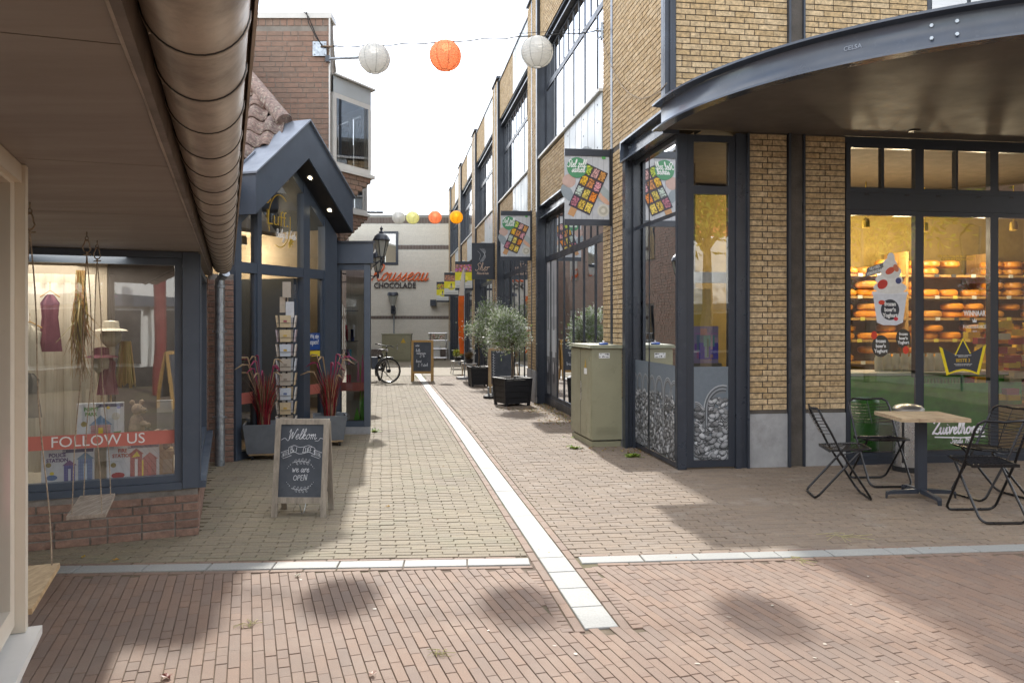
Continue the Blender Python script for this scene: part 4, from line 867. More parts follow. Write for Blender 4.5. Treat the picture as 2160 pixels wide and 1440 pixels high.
# ------------------------------------------------------------------ hanging banners on the piers
def banner(loc, label, kind, seed):
    t = thing('hanging_banner', label, 'banner', loc, RA, group='banners hanging from the piers of the brick building')
    P = Pl((0, 0), (1, 0), (0, -1)); w_ = .60; x0, x1 = -.63, -.03   # a: east, wall is at a=0
    z0, z1 = 2.91, 3.74; rr = random.Random(seed)
    b = MB(); b.ob(P, x0, 0, -.018, .018, z1, z1+.09); b.build('top_rail', 'frame', t, True)
    b = MB(); b.ob(P, x0, 0, -.018, .018, z0-.08, z0); b.build('bottom_rail', 'frame', t, True)
    b = MB(); b.tube([(-.33, 0, z1+.09), (-.36, 0, z1+.12), (-.30, 0, z1+.12), (-.33, 0, z1+.09)], .008, 5); b.box(-.39, -.27, -.02, .02, z1+.09, z1+.105); b.build('clamp', 'galv', t, True)
    b = MB(); b.ob(P, -.03, 0, -.03, .03, z0-.08, z1+.1); b.build('wall_bracket', 'black', t, True)
    b = MB()
    for sgn in (1, -1):
        n0 = .004*sgn; e = .0008*sgn
        def rect(a0, a1, q0, q1, c, lay): b.face([P(a0, n0+e*lay, q0), P(a1, n0+e*lay, q0), P(a1, n0+e*lay, q1), P(a0, n0+e*lay, q1)], c)
        def blob(cx, cz, rx, rz_, c, lay, k=12, rot=0): b.disc(cx, cz, rx, rz_, P, n0+e*lay, c, k, rot)
        if kind == 'food':
            for i in range(8): g_ = .46+.10*rr.random(); rect(x0+i*.075, x0+(i+1)*.075, z0, z1, (g_*.97, g_, g_*1.03), 0)
            for i in range(7): rect(x0+(i+1)*.075-.002, x0+(i+1)*.075+.002, z0, z1, (.28, .29, .31), 1)
            blob(x0+.06, z0+.50, .09, .09, (.52, .36, .30), 2); blob(x0+.04, z0+.34, .07, .13, (.26, .30, .32), 2, 8, .6); blob(x1-.09, z0+.33, .10, .12, (.36, .41, .41), 2, 7, .4)
            blob(x1-.08, z0+.12, .085, .085, (.58, .57, .50), 3); blob(x1-.08, z0+.12, .06, .06, (.44, .42, .34), 4); blob(x1-.08, z0+.12, .03, .03, (.62, .6, .52), 5)
            blob(x1-.07, z0+.26, .10, .035, (.62, .38, .27), 5, 10, -.7); blob(x1-.13, z0+.33, .04, .025, (.64, .40, .29), 6, 8, -.5)
            c0, c1 = x0+.32, z0+.40; an = -.42; ca, sa = cos(an), sin(an)
            def rot(u, v): return (c0+u*ca-v*sa, c1+u*sa+v*ca)
            def rq(u0, u1, v0, v1, c, lay): b.face([P(rot(u, v)[0], n0+e*lay, rot(u, v)[1]) for u, v in ((u0, v0), (u1, v0), (u1, v1), (u0, v1))], c)
            rq(-.03-.09, -.03, -.42, -.28, (.52, .28, .12), 6); rq(-.155, .155, -.31, .30, (.045, .035, .05), 7)
            cols = [(.45, .55, .05), (.62, .35, .33), (.62, .30, .08), (.80, .45, .02), (.60, .25, .08), (.68, .32, .36), (.50, .58, .50), (.70, .55, .10), (.78, .24, .02), (.45, .15, .20), (.66, .45, .06), (.80, .58, .10)]
            for i in range(12):
                r_, q_ = divmod(i, 3); u0 = -.147+q_*.1; v0 = .158-r_*.15; c = cols[i]; rq(u0+.004, u0+.088, v0+.004, v0+.131, tuple(x*.22 for x in c), 8)
                for k in range(60):
                    u = u0+.012+.07*rr.random(); v = v0+.012+.11*rr.random(); f_ = .45+.85*rr.random(); p_ = rot(u, v)
                    blob(p_[0], p_[1], .012, .008, tuple(min(.9, x*f_) for x in c), 9+k*.02, 6, rr.random()*3)
            blob(x0+.165, z1-.155, .135, .135, (.07, .26, .12), 11, 28); rect(x1-.10, x1-.05, z1-.035, z1, (.08, .33, .08), 11)
            if sgn > 0: script(b, 'Stel zelf', .050, x0+.16, z1-.15, P, n0+e*12.5, .010, (.82, .84, .80), slant=.25, wfac=.75); script(b, 'samen', .045, x0+.18, z1-.215, P, n0+e*12.5, .010, (.82, .84, .80), slant=.25, wfac=.75)
        elif kind == 'sher':
            rect(x0, x1, z0, z1, (.035, .04, .052), 0)
            if sgn > 0:
                for k in range(5): b.ribbon(smooth_pts([(x0+.30-.02*k, z0+.40), (x0+.38-.015*k, z0+.55), (x0+.30+.02*k, z0+.68), (x0+.22+.03*k, z0+.76)]), .006, P, n0+e*2, (.42, .44, .46))
                b.ribbon(smooth_pts([(x0+.2, z0+.45), (x0+.24, z0+.6), (x0+.16, z0+.7)]), .006, P, n0+e*2, (.42, .44, .46))
                script(b, 'Sher', .105, x0+.28, z0+.16, P, n0+e*2, .016, (.52, .38, .28), slant=.3); script(b, 'Natuurdiëtiste', .036, x0+.30, z0+.06, P, n0+e*2, .009, (.50, .36, .27), slant=.3, wfac=.8)
        else:
            rect(x0, x1, z0, z1, (.62, .63, .60), 0); rect(x0, x1, z0+.26, z0+.55, (.74, .66, .02), 1); rect(x0, x1, z0+.55, z1, (.22, .14, .10), 1)
            pal = {'fruit': [(.72, .45, .02), (.75, .62, .05), (.20, .42, .03), (.7, .25, .03)], 'nuts': [(.42, .18, .10), (.50, .24, .14), (.36, .14, .10), (.55, .30, .2)], 'flower': [(.52, .12, .42), (.60, .25, .55), (.42, .08, .10), (.62, .28, .12)]}[kind]
            for k in range(60):
                c = rr.choice(pal); f_ = .7+.5*rr.random(); blob(x0+.03+rr.random()*.54, z0+.58+rr.random()*.22*1.0-.0, .032, .026, tuple(x*f_ for x in c), 2+k*.02, 9, rr.random()*3)
            blob(x0+.3, z0+.32, .16, .13, (.86, .78, .08), 4, 24); blob(x0+.3, z0+.32, .06, .05, (.55, .48, .38), 5, 12); blob(x0+.3, z0+.42, .035, .06, (.12, .16, .06), 6, 10); blob(x0+.3, z0+.33, .02, .02, (.30, .1, .1), 6.5, 8); rect(x0+.17, x0+.43, z0+.24, z0+.27, (.15, .20, .06), 7); rect(x0+.05, x0+.55, z0+.05, z0+.07, (.30, .32, .30), 5)
    b.build('banner_print', 'print', t, True)
    return t
def wloc(a, n, z=0):
    v = WX @ Vector((-n, a, z)); return (v.x, v.y, v.z)
banner(wloc(2.155, .135), 'largest, nearest food banner with a green Stel zelf samen circle, above the green cabinet', 'food', 1)
banner(wloc(7.995, .205, -.03), 'second food banner with a green circle, on the brick pier above the nearer olive tree', 'food', 2)
banner(wloc(14.04, .205, -.1), 'black banner with cursive gold Sher lettering', 'sher', 3)
banner(wloc(20.09, .205, -.17), 'yellow and white banner with purple flowers along its top, beside the black one', 'flower', 4)
banner(wloc(26.14, .205, -.2), 'yellow and white banner with brown nuts along its top', 'nuts', 5)
banner(wloc(32.19, .205, -.3), 'yellow and white banner with yellow fruit along its top, the farthest one', 'fruit', 6)

# ------------------------------------------------------------------ utility cabinet
cb = thing('utility_cabinet', 'olive green two-door utility cabinet standing on the paving beside the corner glass bay', 'cabinet', (0.989, 10.19, 0), RA+.04)
q = MB(); q.box(.01, .39, .01, .97, 0, .07); q.build('base', 'cab', cb, True)
q = MB(); q.box(.012, .40, 0, .98, .085, 1.235); q.build('cabinet_body', 'cab', cb, True)
q = MB(); q.box(-.035, .43, -.03, 1.01, 1.236, 1.25); q.box(-.02, .42, -.015, .995, 1.25, 1.275); q.build('lid', 'cab_top', cb, True)
for y0, y1 in ((.015, .483), (.49, .965)):
    q = MB(); q.box(-.003, .011, y0, y1, .10, 1.215); d_ = q.build('cabinet_door', 'cab', cb, True)
    if y0 < .1: q = MB(); q.box(-.010, -.003, .44, .465, .55, .80); q.build('handle', 'inox', d_, True)
q = MB(); q.box(-.0045, -.0030, .4825, .4905, .1, 1.215); q.box(.02, .39, -.002, -.0005, .082, .088); q.build('door_gap_shade', 'black', cb, True)  # black strips laid over the gaps in place of their shade
q = MB(); q.box(-.0045, -.003, .04, .043, .12, .42); q.tube([(-.004, .2, .33), (-.004, .22, .28), (-.004, .19, .22), (-.004, .21, .15)], .003, 4); q.build('scratch', 'cab_top', cb, True)
for y_ in (.06, .92):
    for z in (.2, 1.1): q = MB(); q.tube([(-.006, y_, z-.03), (-.006, y_, z+.03)], .006, 6); q.build('hinge', 'cab_top', cb, True)
q = MB(); [q.box(.06, .34, -.004, -.001, .16+i*.02, .168+i*.02) for i in range(5)]; q.build('vent_slot', 'cab', cb, True)
q = MB(); q.face([(-.0045, .30, .98), (-.0045, .20, .98), (-.0045, .25, 1.10)]); q.build('warning_sign', 'gold', cb, True)
q = MB(); q.box(-.0048, -.0036, .18, .31, .90, .975); q.build('label_plate', 'whitefoil', cb, True)
q = MB(); q.box(.10, .24, -.004, -.002, 1.11, 1.175, (.75, .75, .73))
for i in range(14): x = .103+rr.random()*.12; z = 1.113+rr.random()*.05; q.box(x, x+.014, -.0052, -.0041, z, z+.008, (.02, .02, .02))
q.build('sticker', 'print', cb, True)
q = MB(); [q.tube([(.2, y_, 1.275), (.2, y_, 1.33)], .004, 5) for y_ in (.45, .6, .85)]; q.build('rod', 'galv', cb, True)
cn = thing('blue_tin', 'small blue round tin left on top of the green utility cabinet', 'tin'); cn.matrix_basis = Matrix.Translation((1.16, 10.34, 1.277)); WM[cn.name] = cn.matrix_basis.copy()
M['bluetin'] = mat('blue_plastic', (.02, .08, .35), .4); q = MB(); q.lathe((0, 0, 0), [(.06, 0), (.062, .022), (.05, .026)], 18); q.build('tin_body', 'bluetin', cn, True, smooth=True); q = MB(); q.lathe((0, 0, .027), [(.02, 0), (.018, .02), (.006, .022)], 10); q.build('knob', 'inox', cn, True)

# ------------------------------------------------------------------ cafe table, chairs, bin
tb = thing('cafe_table', 'square cafe table with a pale wooden top on a dark cross-footed steel post', 'table', (3.64, 7.26, 0), -.03)
q = MB(); 
for i in range(4): q.box(-.29+i*.1452, -.29+i*.1452+.1436, -.29, .29, .712, .742+.0008*(i % 2))
for i in range(4):
    q = MB(); e = .0015; q.box(-.292+i*.146+e, -.292+(i+1)*.146-e, -.29, .29, .708, .740+.001*(i % 2)); q.build('plank', 'wood_table', tb, True)
q = MB(); q.box(-.16, .16, -.03, .03, .695, .706); q.box(-.03, .03, -.16, .16, .6945, .7055); q.build('top_bracket', 'steel', tb, True)
q = MB(); q.box(-.038, .038, -.038, .038, .06, .694); q.build('post', 'steel', tb, True)
for i in range(4):
    a = i*pi/2+.05; q = MB(); d = Vector((cos(a), sin(a), 0)); n_ = Vector((-sin(a), cos(a), 0))
    def pt(r, s_, z): return tuple(d*r+n_*s_+Vector((0, 0, z)))
    q.loft([[pt(r, s_, z) for s_, z in ((-w2, z0), (w2, z0), (w2, z1), (-w2, z1))] for r, w2, z0, z1 in ((.03, .022, .045, .085), (.28, .02, .04, .068), (.305, .02, .035, .06), (.31, .018, .0, .045))]); q.build('foot', 'steel', tb, True)
def folding_chair():
    t = thing('folding_chair', '', 'chair', (0, 0, 0), 0, group='black folding chairs round the cafe table')
    # faces +y. back loop: runs from the top of the backrest forward to the front feet
    r = .0105; w2 = .205
    def loop(pa, pb, wa, wb, rc=.06, top=True):   # U of tube from pa (open end) to pb (closed bar)
        pa, pb = Vector(pa), Vector(pb); d = (pb-pa).normalized(); pts = [pa+Vector((-wa, 0, 0)), pb-d*rc+Vector((-wb, 0, 0))]
        for i in range(1, 5): a = i/5*pi/2; pts.append(pb-d*rc*(1-sin(a))+Vector((-wb+rc*(1-cos(a)), 0, 0)))
        pts.append(pb+Vector((-wb+rc, 0, 0))); return pts
    front_foot = (0, .20, .012); back_top = (0, -.235, .80)
    a = loop((0, -.06, .42), front_foot, w2, w2); a = a+[Vector((-p.x, p.y, p.z)) for p in reversed(a)]
    q = MB(); q.tube(a, r, 8); q.build('front_leg_loop', 'chair', t, True, smooth=True)
    q = MB()
    up = [Vector((-w2, -.06, .42)), Vector((-w2, -.15, .60)), Vector((-w2, -.215, .72)), Vector((-w2+.015, -.237, .775)), Vector((-w2+.055, -.252, .80)), Vector((-.07, -.268, .797)), Vector((0, -.272, .79))]
    up = up+[Vector((-p.x, p.y, p.z)) for p in reversed(up[:-1])]; q.tube(up, r, 8); bk = q.build('backrest', 'chair', t, True, smooth=True)
    for i in range(7):
        z = .585+i*.028; y = -.06+(z-.42)*(-.165/.30); q = MB(); q.tube([(-w2, y, z), (-.1, y-.028, z-.012), (0, y-.036, z-.016), (.1, y-.028, z-.012), (w2, y, z)], .0032, 5); q.build('rod', 'chair', bk, True)
    q = MB(); q.tube([(0, -.272, .79), (0, -.17, .57)], .003, 5); q.build('rod', 'chair', bk, True)
    w3 = .185; a = loop((0, .10, .43), (0, -.27, .012), w3, w3); a = a+[Vector((-p.x, p.y, p.z)) for p in reversed(a)]
    q = MB(); q.tube(a, r, 8); q.build('rear_leg_loop', 'chair', t, True, smooth=True)
    # seat: frame with rows of wire
    q = MB(); rim = [(-w2+.02, -.14, .435), (-w2+.005, .12, .45), (-w2+.03, .19, .452), (-w2+.07, .205, .452), (w2-.07, .205, .452), (w2-.03, .19, .452), (w2-.005, .12, .45), (w2-.02, -.14, .435), (-w2+.02, -.14, .435)]
    q.tube(rim, .0095, 8); st = q.build('seat', 'chair', t, True, smooth=True)
    for i in range(17):
        y = -.135+i*.0205; z = .437+.0006*i; q = MB(); q.tube([(-w2+.016, y, z+.004), (-.08, y, z-.003), (.08, y, z-.003), (w2-.016, y, z+.004)], .0034, 4); q.build('rod', 'chair', st, True)
    q = MB(); q.box(-w2+.012, w2-.012, -.155, -.149, .42, .445); q.build('seat_rail', 'chair', st, True)
    q = MB()
    for s in (-1, 1): q.tube([(s*.196, .10, .44), (s*.196, -.06, .40), (s*.2, -.10, .50)], .006, 6)
    q.build('hinge_bar', 'chair', t, True)
    return t
ch = folding_chair()
spots = [((2.97, 7.34), -pi/2-.12, 'black folding chair left of the cafe table, seen from its side against the concrete plinth'), ((3.57, 7.90), pi+.06, 'black folding chair behind the cafe table, next to the litter bin'),
         ((3.81, 6.58), .02, 'nearest black folding chair, its back to the street, front right of the cafe table'), ((4.24, 7.29), pi/2+.18, 'black folding chair on the far right of the cafe table, partly behind the nearest chair')]
for i, (p, a, lab) in enumerate(spots):
    o = ch if i == 0 else copy_tree(ch); o.location = (p[0], p[1], 0); o.rotation_euler = (0, 0, a); o['label'] = lab
bn = thing('litter_bin', 'round stainless steel litter bin with a domed lid against the shop window', 'bin', (4.18, 8.60, 0))
q = MB(); q.lathe((0, 0, 0), [(.155, 0), (.158, .05), (.15, .055)], 28); q.build('base_ring', 'rubber', bn, True, smooth=True)
q = MB(); q.lathe((0, 0, .055), [(.148, 0), (.148, .555)], 28); q.build('bin_body', 'inox', bn, True, smooth=True)
q = MB(); q.lathe((0, 0, .61), [(.155, 0), (.157, .02), (.157, .045), (.13, .075), (.07, .09), (.0, .094)], 28); q.build('lid', 'inox', bn, True, smooth=True)
q = MB(); q.tube([(-.11, -.11, .1), (-.11, -.11, .6)], .012, 6); q.tube([(.11, -.11, .1), (.11, -.11, .6)], .012, 6); q.build('support_post', 'black', bn, True)

# ------------------------------------------------------------------ olive trees in black planters
def leafcloud(b, c, rad, n, rr, L=.05, cols=None, sq=1.0, clump=14):
    cl = []
    for i in range(clump):
        v = Vector((rr.gauss(0, 1), rr.gauss(0, 1), rr.gauss(0, 1))).normalized()*rad*rr.uniform(.3, 1.0); v.z *= sq; cl.append(v)
    for i in range(n):
        k = cl[rr.randrange(clump)]; p = c+k+Vector((rr.gauss(0, 1), rr.gauss(0, 1), rr.gauss(0, 1)))*rad*.2
        d = (p-c).normalized()*.7+Vector((rr.gauss(0, .6), rr.gauss(0, .6), rr.gauss(.35, .5))); d.normalize(); u = d.cross(Vector((rr.gauss(0, 1), rr.gauss(0, 1), rr.gauss(0, 1)))).normalized(); w_ = L*.17; l = L*rr.uniform(.7, 1.3)
        nn = d.cross(u)*L*.12; col = rr.choice(cols); f_ = rr.uniform(.75, 1.2)
        b.face([p, p+d*l*.5+u*w_+nn, p+d*l, p+d*l*.5-u*w_+nn], tuple(x*f_ for x in col))
OLV = [(.34, .38, .26), (.42, .45, .35), (.20, .27, .13), (.55, .57, .49), (.26, .32, .17), (.70, .71, .66), (.24, .36, .09)]
def olive(loc, rz, label, seed, sz, crown_c, crown_r, tall, planter_h):
    rr = random.Random(seed); z0 = loc[2]
    p = thing('olive_planter', label[0], 'planter', loc, rz, group='black wooden planters with olive trees'); h = planter_h; s = sz/2
    for k in range(4):
        for sd in range(4):
            a = sd*pi/2; q = MB(); P = Pl((0, 0), (cos(a), sin(a)), (sin(a), -cos(a))); zz = .05+k*(h-.07)/4; tp = (h-zz)/h*.035
            q.ob(P, -s+.04, s-.04, s-.022-tp, s-tp, zz, zz+(h-.07)/4-.006); q.build('board', 'blackwood', p, True)
    for sx in (-1, 1):
        for sy in (-1, 1): q = MB(); q.loft([[(sx*(s-t_)+dx_, sy*(s-t_)+dy_, z) for dx_, dy_ in ((-.025, -.025), (.025, -.025), (.025, .025), (-.025, .025))] for z, t_ in ((.0, .055), (h-.02, .02))]); q.build('corner_post', 'blackwood', p, True)
    q = MB()
    for sd in range(4):
        a = sd*pi/2; P = Pl((0, 0), (cos(a), sin(a)), (sin(a), -cos(a))); q.ob(P, -s-.005, s-.05, s-.05, s+.008, h-.02, h+.012)
    q.build('rim', 'blackwood', p, True); q = MB(); q.box(-s+.05, s-.05, -s+.05, s-.05, h-.08, h-.035); q.build('soil', 'soil', p, True)
    t = thing('olive_tree', label[1], 'tree', (loc[0], loc[1], loc[2]+h-.04), 0, group='olive trees in the alley')
    q = MB(); zt = crown_c.z-crown_r*.75-(h-.04); q.tube([(0, 0, 0), (.015, .01, zt*.5), (-.01, 0, zt)], [.026, .021, .02], 8)
    for i in range(9):
        a = i*2.4; e = Vector((cos(a)*crown_r*.6, sin(a)*crown_r*.6, zt+crown_r*(.5+.9*rr.random()))); m_ = Vector((cos(a)*.06, sin(a)*.06, zt+.12)); q.tube([(-.01, 0, zt-.02), tuple(m_), tuple(e)], [.012, .009, .003], 5)
    q.build('trunk', 'bark', t, True, smooth=True)
    b = MB(); c = crown_c-Vector((0, 0, h-.04)); leafcloud(b, c, crown_r, 4200, rr, .066, OLV, tall, 30)
    for i in range(16):     # shoots standing out of the top
        a = rr.random()*6.28; r_ = rr.random()*crown_r*.7; base = c+Vector((cos(a)*r_, sin(a)*r_, crown_r*.5)); hh = crown_r*rr.uniform(.3, .75)
        for k in range(26):
            p_ = base+Vector((0, 0, hh*k/26)); a2 = k*2.4; d = Vector((cos(a2), sin(a2), .9)).normalized(); u = d.cross(Vector((0, 0, 1))).normalized(); b.face([p_, p_+d*.025+u*.007, p_+d*.05, p_+d*.025-u*.007], rr.choice(OLV))
    b.build('crown', 'leaf', t, True, kind=None)
olive((0.0, 15.75, gz(15.8)), .45, ('black wooden planter box holding the nearer olive tree', 'nearer silvery olive tree in a black planter, in front of the blackboard'), 11, .58, Vector((-.14, 0, 1.42)), .40, .85, .52)
olive((-.86, 21.0, gz(21)), .25, ('black wooden planter box of the farther olive tree, beside the blackboard', 'farther olive tree with taller shoots, left of the nearer one'), 12, .50, Vector((.27, 0, 1.52)), .56, 1.0, .50)
# ------------------------------------------------------------------ boards
def aframe(loc, rz, name, label, w_, h, wood, lean, board_z0, draw, back=True):
    t = thing(name, label, 'chalkboard', loc, rz); top_y = lean; fw = .045*w_/.44
    # front leaf leans: local plane with base at y=0 and top at y=top_y
    def P(a, n, z): return (a, top_y*z/h - n, z)
    for s in (-1, 1): q = MB(); x = s*(w_/2-fw/2); q.ob(P, x-fw/2, x+fw/2, -.012, .010, 0, h); q.build('frame_post', wood, t, True)
    q = MB(); q.ob(P, -w_/2+fw, w_/2-fw, -.011, .010, h-fw, h); q.build('frame_rail', wood, t, True); q = MB(); q.ob(P, -w_/2+fw, w_/2-fw, -.011, .010, board_z0-fw, board_z0); q.build('frame_rail', wood, t, True)
    q = MB(); q.ob(P, -w_/2+fw, w_/2-fw, -.008, .001, board_z0, h-fw); q.build('board', 'chalk', t, True)
    if back:
        def Q(a, n, z): return (a, 2*top_y+.02-top_y*z/h*.98+n, z)
        for s in (-1, 1): q = MB(); x = s*(w_/2-fw/2); q.ob(Q, x-fw/2, x+fw/2, -.012, .010, 0, h-.02); q.build('rear_post', wood, t, True)
        q = MB(); q.ob(Q, -w_/2+fw, w_/2-fw, -.008, .0, board_z0, h-.05); q.build('rear_board', 'chalk', t, True)
        q = MB(); n_ = 14; q.tube([(.0, .03+(2*top_y-.06)*i/n_, board_z0-.06-.10*sin(pi*i/n_)) for i in range(n_+1)], .003, 5); q.build('chain', 'galv', t, True)
    b = MB(); draw(b, P); b.build('chalk_drawing', 'chalk_line', t, True)
    return t
def welkom(b, P):
    n = .0022; W_ = .0042
    script(b, 'Welkom', .040, 0, .612, P, n, W_, slant=.35, wfac=.92)
    b.ribbon(smooth_pts([(-.17, .605), (-.14, .62), (-.115, .60), (-.10, .62)]), .003, P, n); b.ribbon(smooth_pts([(.105, .60), (.135, .60), (.15, .62), (.172, .615)]), .003, P, n)
    up = smooth_pts([(-.105, .545), (-.06, .562), (-.02, .548), (.02, .552), (.06, .562), (.11, .54)]); lo = [(x, z-.052) for x, z in up]
    for l in (up, lo, [up[0], lo[0]], [up[-1], lo[-1]]): b.ribbon(l, .0032, P, n)
    for s in (-1, 1):
        tail = [(s*.105, .528), (s*.168, .505), (s*.145, .492), (s*.150, .458), (s*.08, .483), (s*.105, .492)]; b.ribbon(tail+[tail[0]], .003, P, n)
        for i in range(9): x = s*(.10+i*.006); b.ribbon([(x, .522-i*.002), (x+s*.012, .484-i*.002)], .0012, P, n)
    script(b, 'BIJ', .0215, -.066, .507, P, n, .0036, slant=.1); script(b, 'LUFF', .0215, .045, .505, P, n, .0036, slant=.15, wfac=.9)
    for zc, s in ((.425, 1), (.225, -1)):
        arc_ = [(-.07+.14*i/10, zc+s*.012*sin(pi*i/10)) for i in range(11)]; b.ribbon(arc_, .0028, P, n)
        for i in range(1, 9): x, z = arc_[i]; 
        for i in range(1, 10, 1):
            x, z = arc_[i]; d_ = 1 if i % 2 else -1; l = [(x, z), (x+.008, z+d_*.018), (x+.018, z+d_*.022), (x+.014, z+d_*.008), (x, z)]; b.ribbon(smooth_pts(l, 3), .0018, P, n)
    for i in range(3):
        for s in (-1, 1):
            b.disc(s*(.085+i*.012), .41-i*.014, .0035-.0007*i, .0035-.0007*i, P, n, k=8); b.disc(s*(.085+i*.012), .245+i*.014, .0035-.0007*i, .0035-.0007*i, P, n, k=8)
    script(b, 'we are', .027, 0, .352, P, n, .0042, slant=.15); script(b, 'OPEN', .024, 0, .288, P, n, .0042, slant=.1, wfac=1.1)
aframe((-1.715, 6.55, 0), -.02, 'welcome_board', 'small grey-framed chalkboard sign reading Welkom bij Luff we are open', .44, .775, 'wood_grey', .13, .155, welkom)
def menu(b, P):
    n = .0025
    for i, (tx, x, z, s) in enumerate((('actie', -.14, .98, .035), ('bolle', -.12, .83, .04), ('waterijsjes', -.03, .76, .04), ('2,- 1x', .0, .68, .045), ('boerst', -.1, .53, .04), ('2,- 9 sterk', .02, .42, .045))): script(b, tx, s, x, z, P, n, .008, slant=.2, wfac=.8)
aframe((-2.54, 23.0, gz(23)), .03, 'menu_board', 'tall chalkboard with a yellow pine frame at the far end of the paving strip', .62, 1.16, 'wood_yellow', .16, .28, menu)
def open_(b, P):
    script(b, 'OPEN', .05, -.0, .93, P, .0025, .01, slant=.1)
    for i in range(9): b.ribbon(smooth_pts([(-.20, .88-i*.06), (-.17, .90-i*.06), (-.18, .86-i*.06), (-.14, .87-i*.06)]), .007, P, .0025)
aframe((-.24, 18.6, gz(18.6)), .10, 'pavement_blackboard', 'wide blackboard with orange-brown timber sides behind the nearer olive tree', .58, 1.03, 'wood_light', .12, .22, open_)
# ================================================================== LEFT: toy shop with low eaves
C0 = (-2.31, 6.01); dS = Vector((-.3285, .9445)); dF = (-.9153, -.4027)
ts = thing('toy_shop', 'low brick shop with dark window frames under deep brown eaves at the left', 'building', (C0[0], C0[1], 0))
PF = Pl(C0, dF, (.4027, -.9153)); PQ = Pl(C0, (dS.x, dS.y), (.9445, .3285))
it = brick_field(PF, 0.0, 2.6, 0, .345, 0.0, seed=61, L=.221)+brick_field(PQ, 0.0, 3.17, 0, .345, 0.0, seed=62)+brick_field(PQ, 2.95, 3.17, .345, 2.05, 0.0, seed=63)
PD = Pl((-3.375, 9.05), (.93, .367), (.367, -.93))
it += brick_field(PD, 0, .27, 0, 2.1, 0.0, seed=64, mode='wild')
bricks('brick', it, 'brick_base', ts, False, n_ind=280, stuffname='brickwork', bev=0.003, jit=0.0012)
b = MB(); b.ob(PF, 0.004, 2.6, -.25, -.009, -.05, .345); b.ob(PQ, 0.004, 3.17, -.25, -.009, -.05, .345); b.ob(PQ, 2.95, 3.17, -.2, -.009, .345, 2.06); b.ob(PD, .0, .27, -.2, -.009, -.05, 2.1); b.build('mortar_wall', 'mortar_base', ts)
b = MB(); b.ob(PF, 2.6, 2.9, -.4, 0, 0, 2.08); b.build('side_wall', 'interior', ts)
window(PF, ts, .112, 2.6, .40, 2.03, fw=.05, d0=-.08, d1=-.012, m='blue', g='glass_mid', local=False, glass_n=-.05)
b = MB(); b.ob(PF, .0, .11, -.12, .012, .35, 2.078); b.ob(PF, .112, 2.6, -.10, .008, .347, .398); b.ob(PF, .112, 2.6, -.10, .004, 2.032, 2.078); b.build('window_surround', 'blue', ts)
window(PQ, ts, .02, 2.9, .40, 2.03, ms=[1.3], fw=.05, d0=-.08, d1=-.012, m='blue', g='glass_mid', local=False, glass_n=-.05)
b = MB(); b.ob(PQ, .0, 2.95, -.10, .05, .347, .398); b.ob(PQ, .0, .10, -.1, .013, .398, 2.07); b.build('window_sill', 'blue', ts)
# soffit boards
G0 = Vector((-.19, 0)); lat = Vector((.9445, .3285))
def S_(s, l): p = G0+dS*s+lat*l; return (p.x, p.y)
cuts = [.75, 1.6, 2.86, 4.22, 5.6, 7.0, 8.4, 9.6]
for a, c in zip(cuts, cuts[1:]):
    q = MB(); q.prism([S_(a+.003, -5.2), S_(a+.003, 0), S_(c-.003, 0), S_(c-.003, -5.2)], 2.082, 2.10); q.build('soffit_board', 'soffit_board', ts)
q = MB(); q.prism([S_(.75, -5.2), S_(.75, 0), S_(9.6, 0), S_(9.6, -5.2)], 2.101, 2.14); q.build('soffit_backing', 'black', ts)
q = MB(); q.prism([S_(.75, .004), S_(.75, .022), S_(9.3, .022), S_(9.3, .004)], 2.068, 2.33); q.build('fascia', 'fascia_board', ts)
q = MB(); q.tube([(*S_(.75+i*.25, .0), 2.078+R.uniform(-.002, .002)) for i in range(34)], [.006+R.uniform(-.0015, .002) for i in range(34)], 6); q.build('paint_seam', 'gutter', ts)
q = MB(); Rz = [(S_(.75, .0), 2.30), (S_(9.4, .0), 2.30), (S_(9.4, -3.0), 4.6), (S_(.75, -3.0), 4.6)]; q.extr([(p[0], p[1], z) for p, z in Rz], (0, 0, .08)); q.build('roof_slope', 'tile', ts)
q = MB(); q.extr([(p[0], p[1], z) for p, z in ((S_(.75, -3.0), 4.66), (S_(9.4, -3.0), 4.66), (S_(9.4, -5.4), 2.9), (S_(.75, -5.4), 2.9))], (0, 0, .06)); q.build('roof_slope', 'tile', ts)
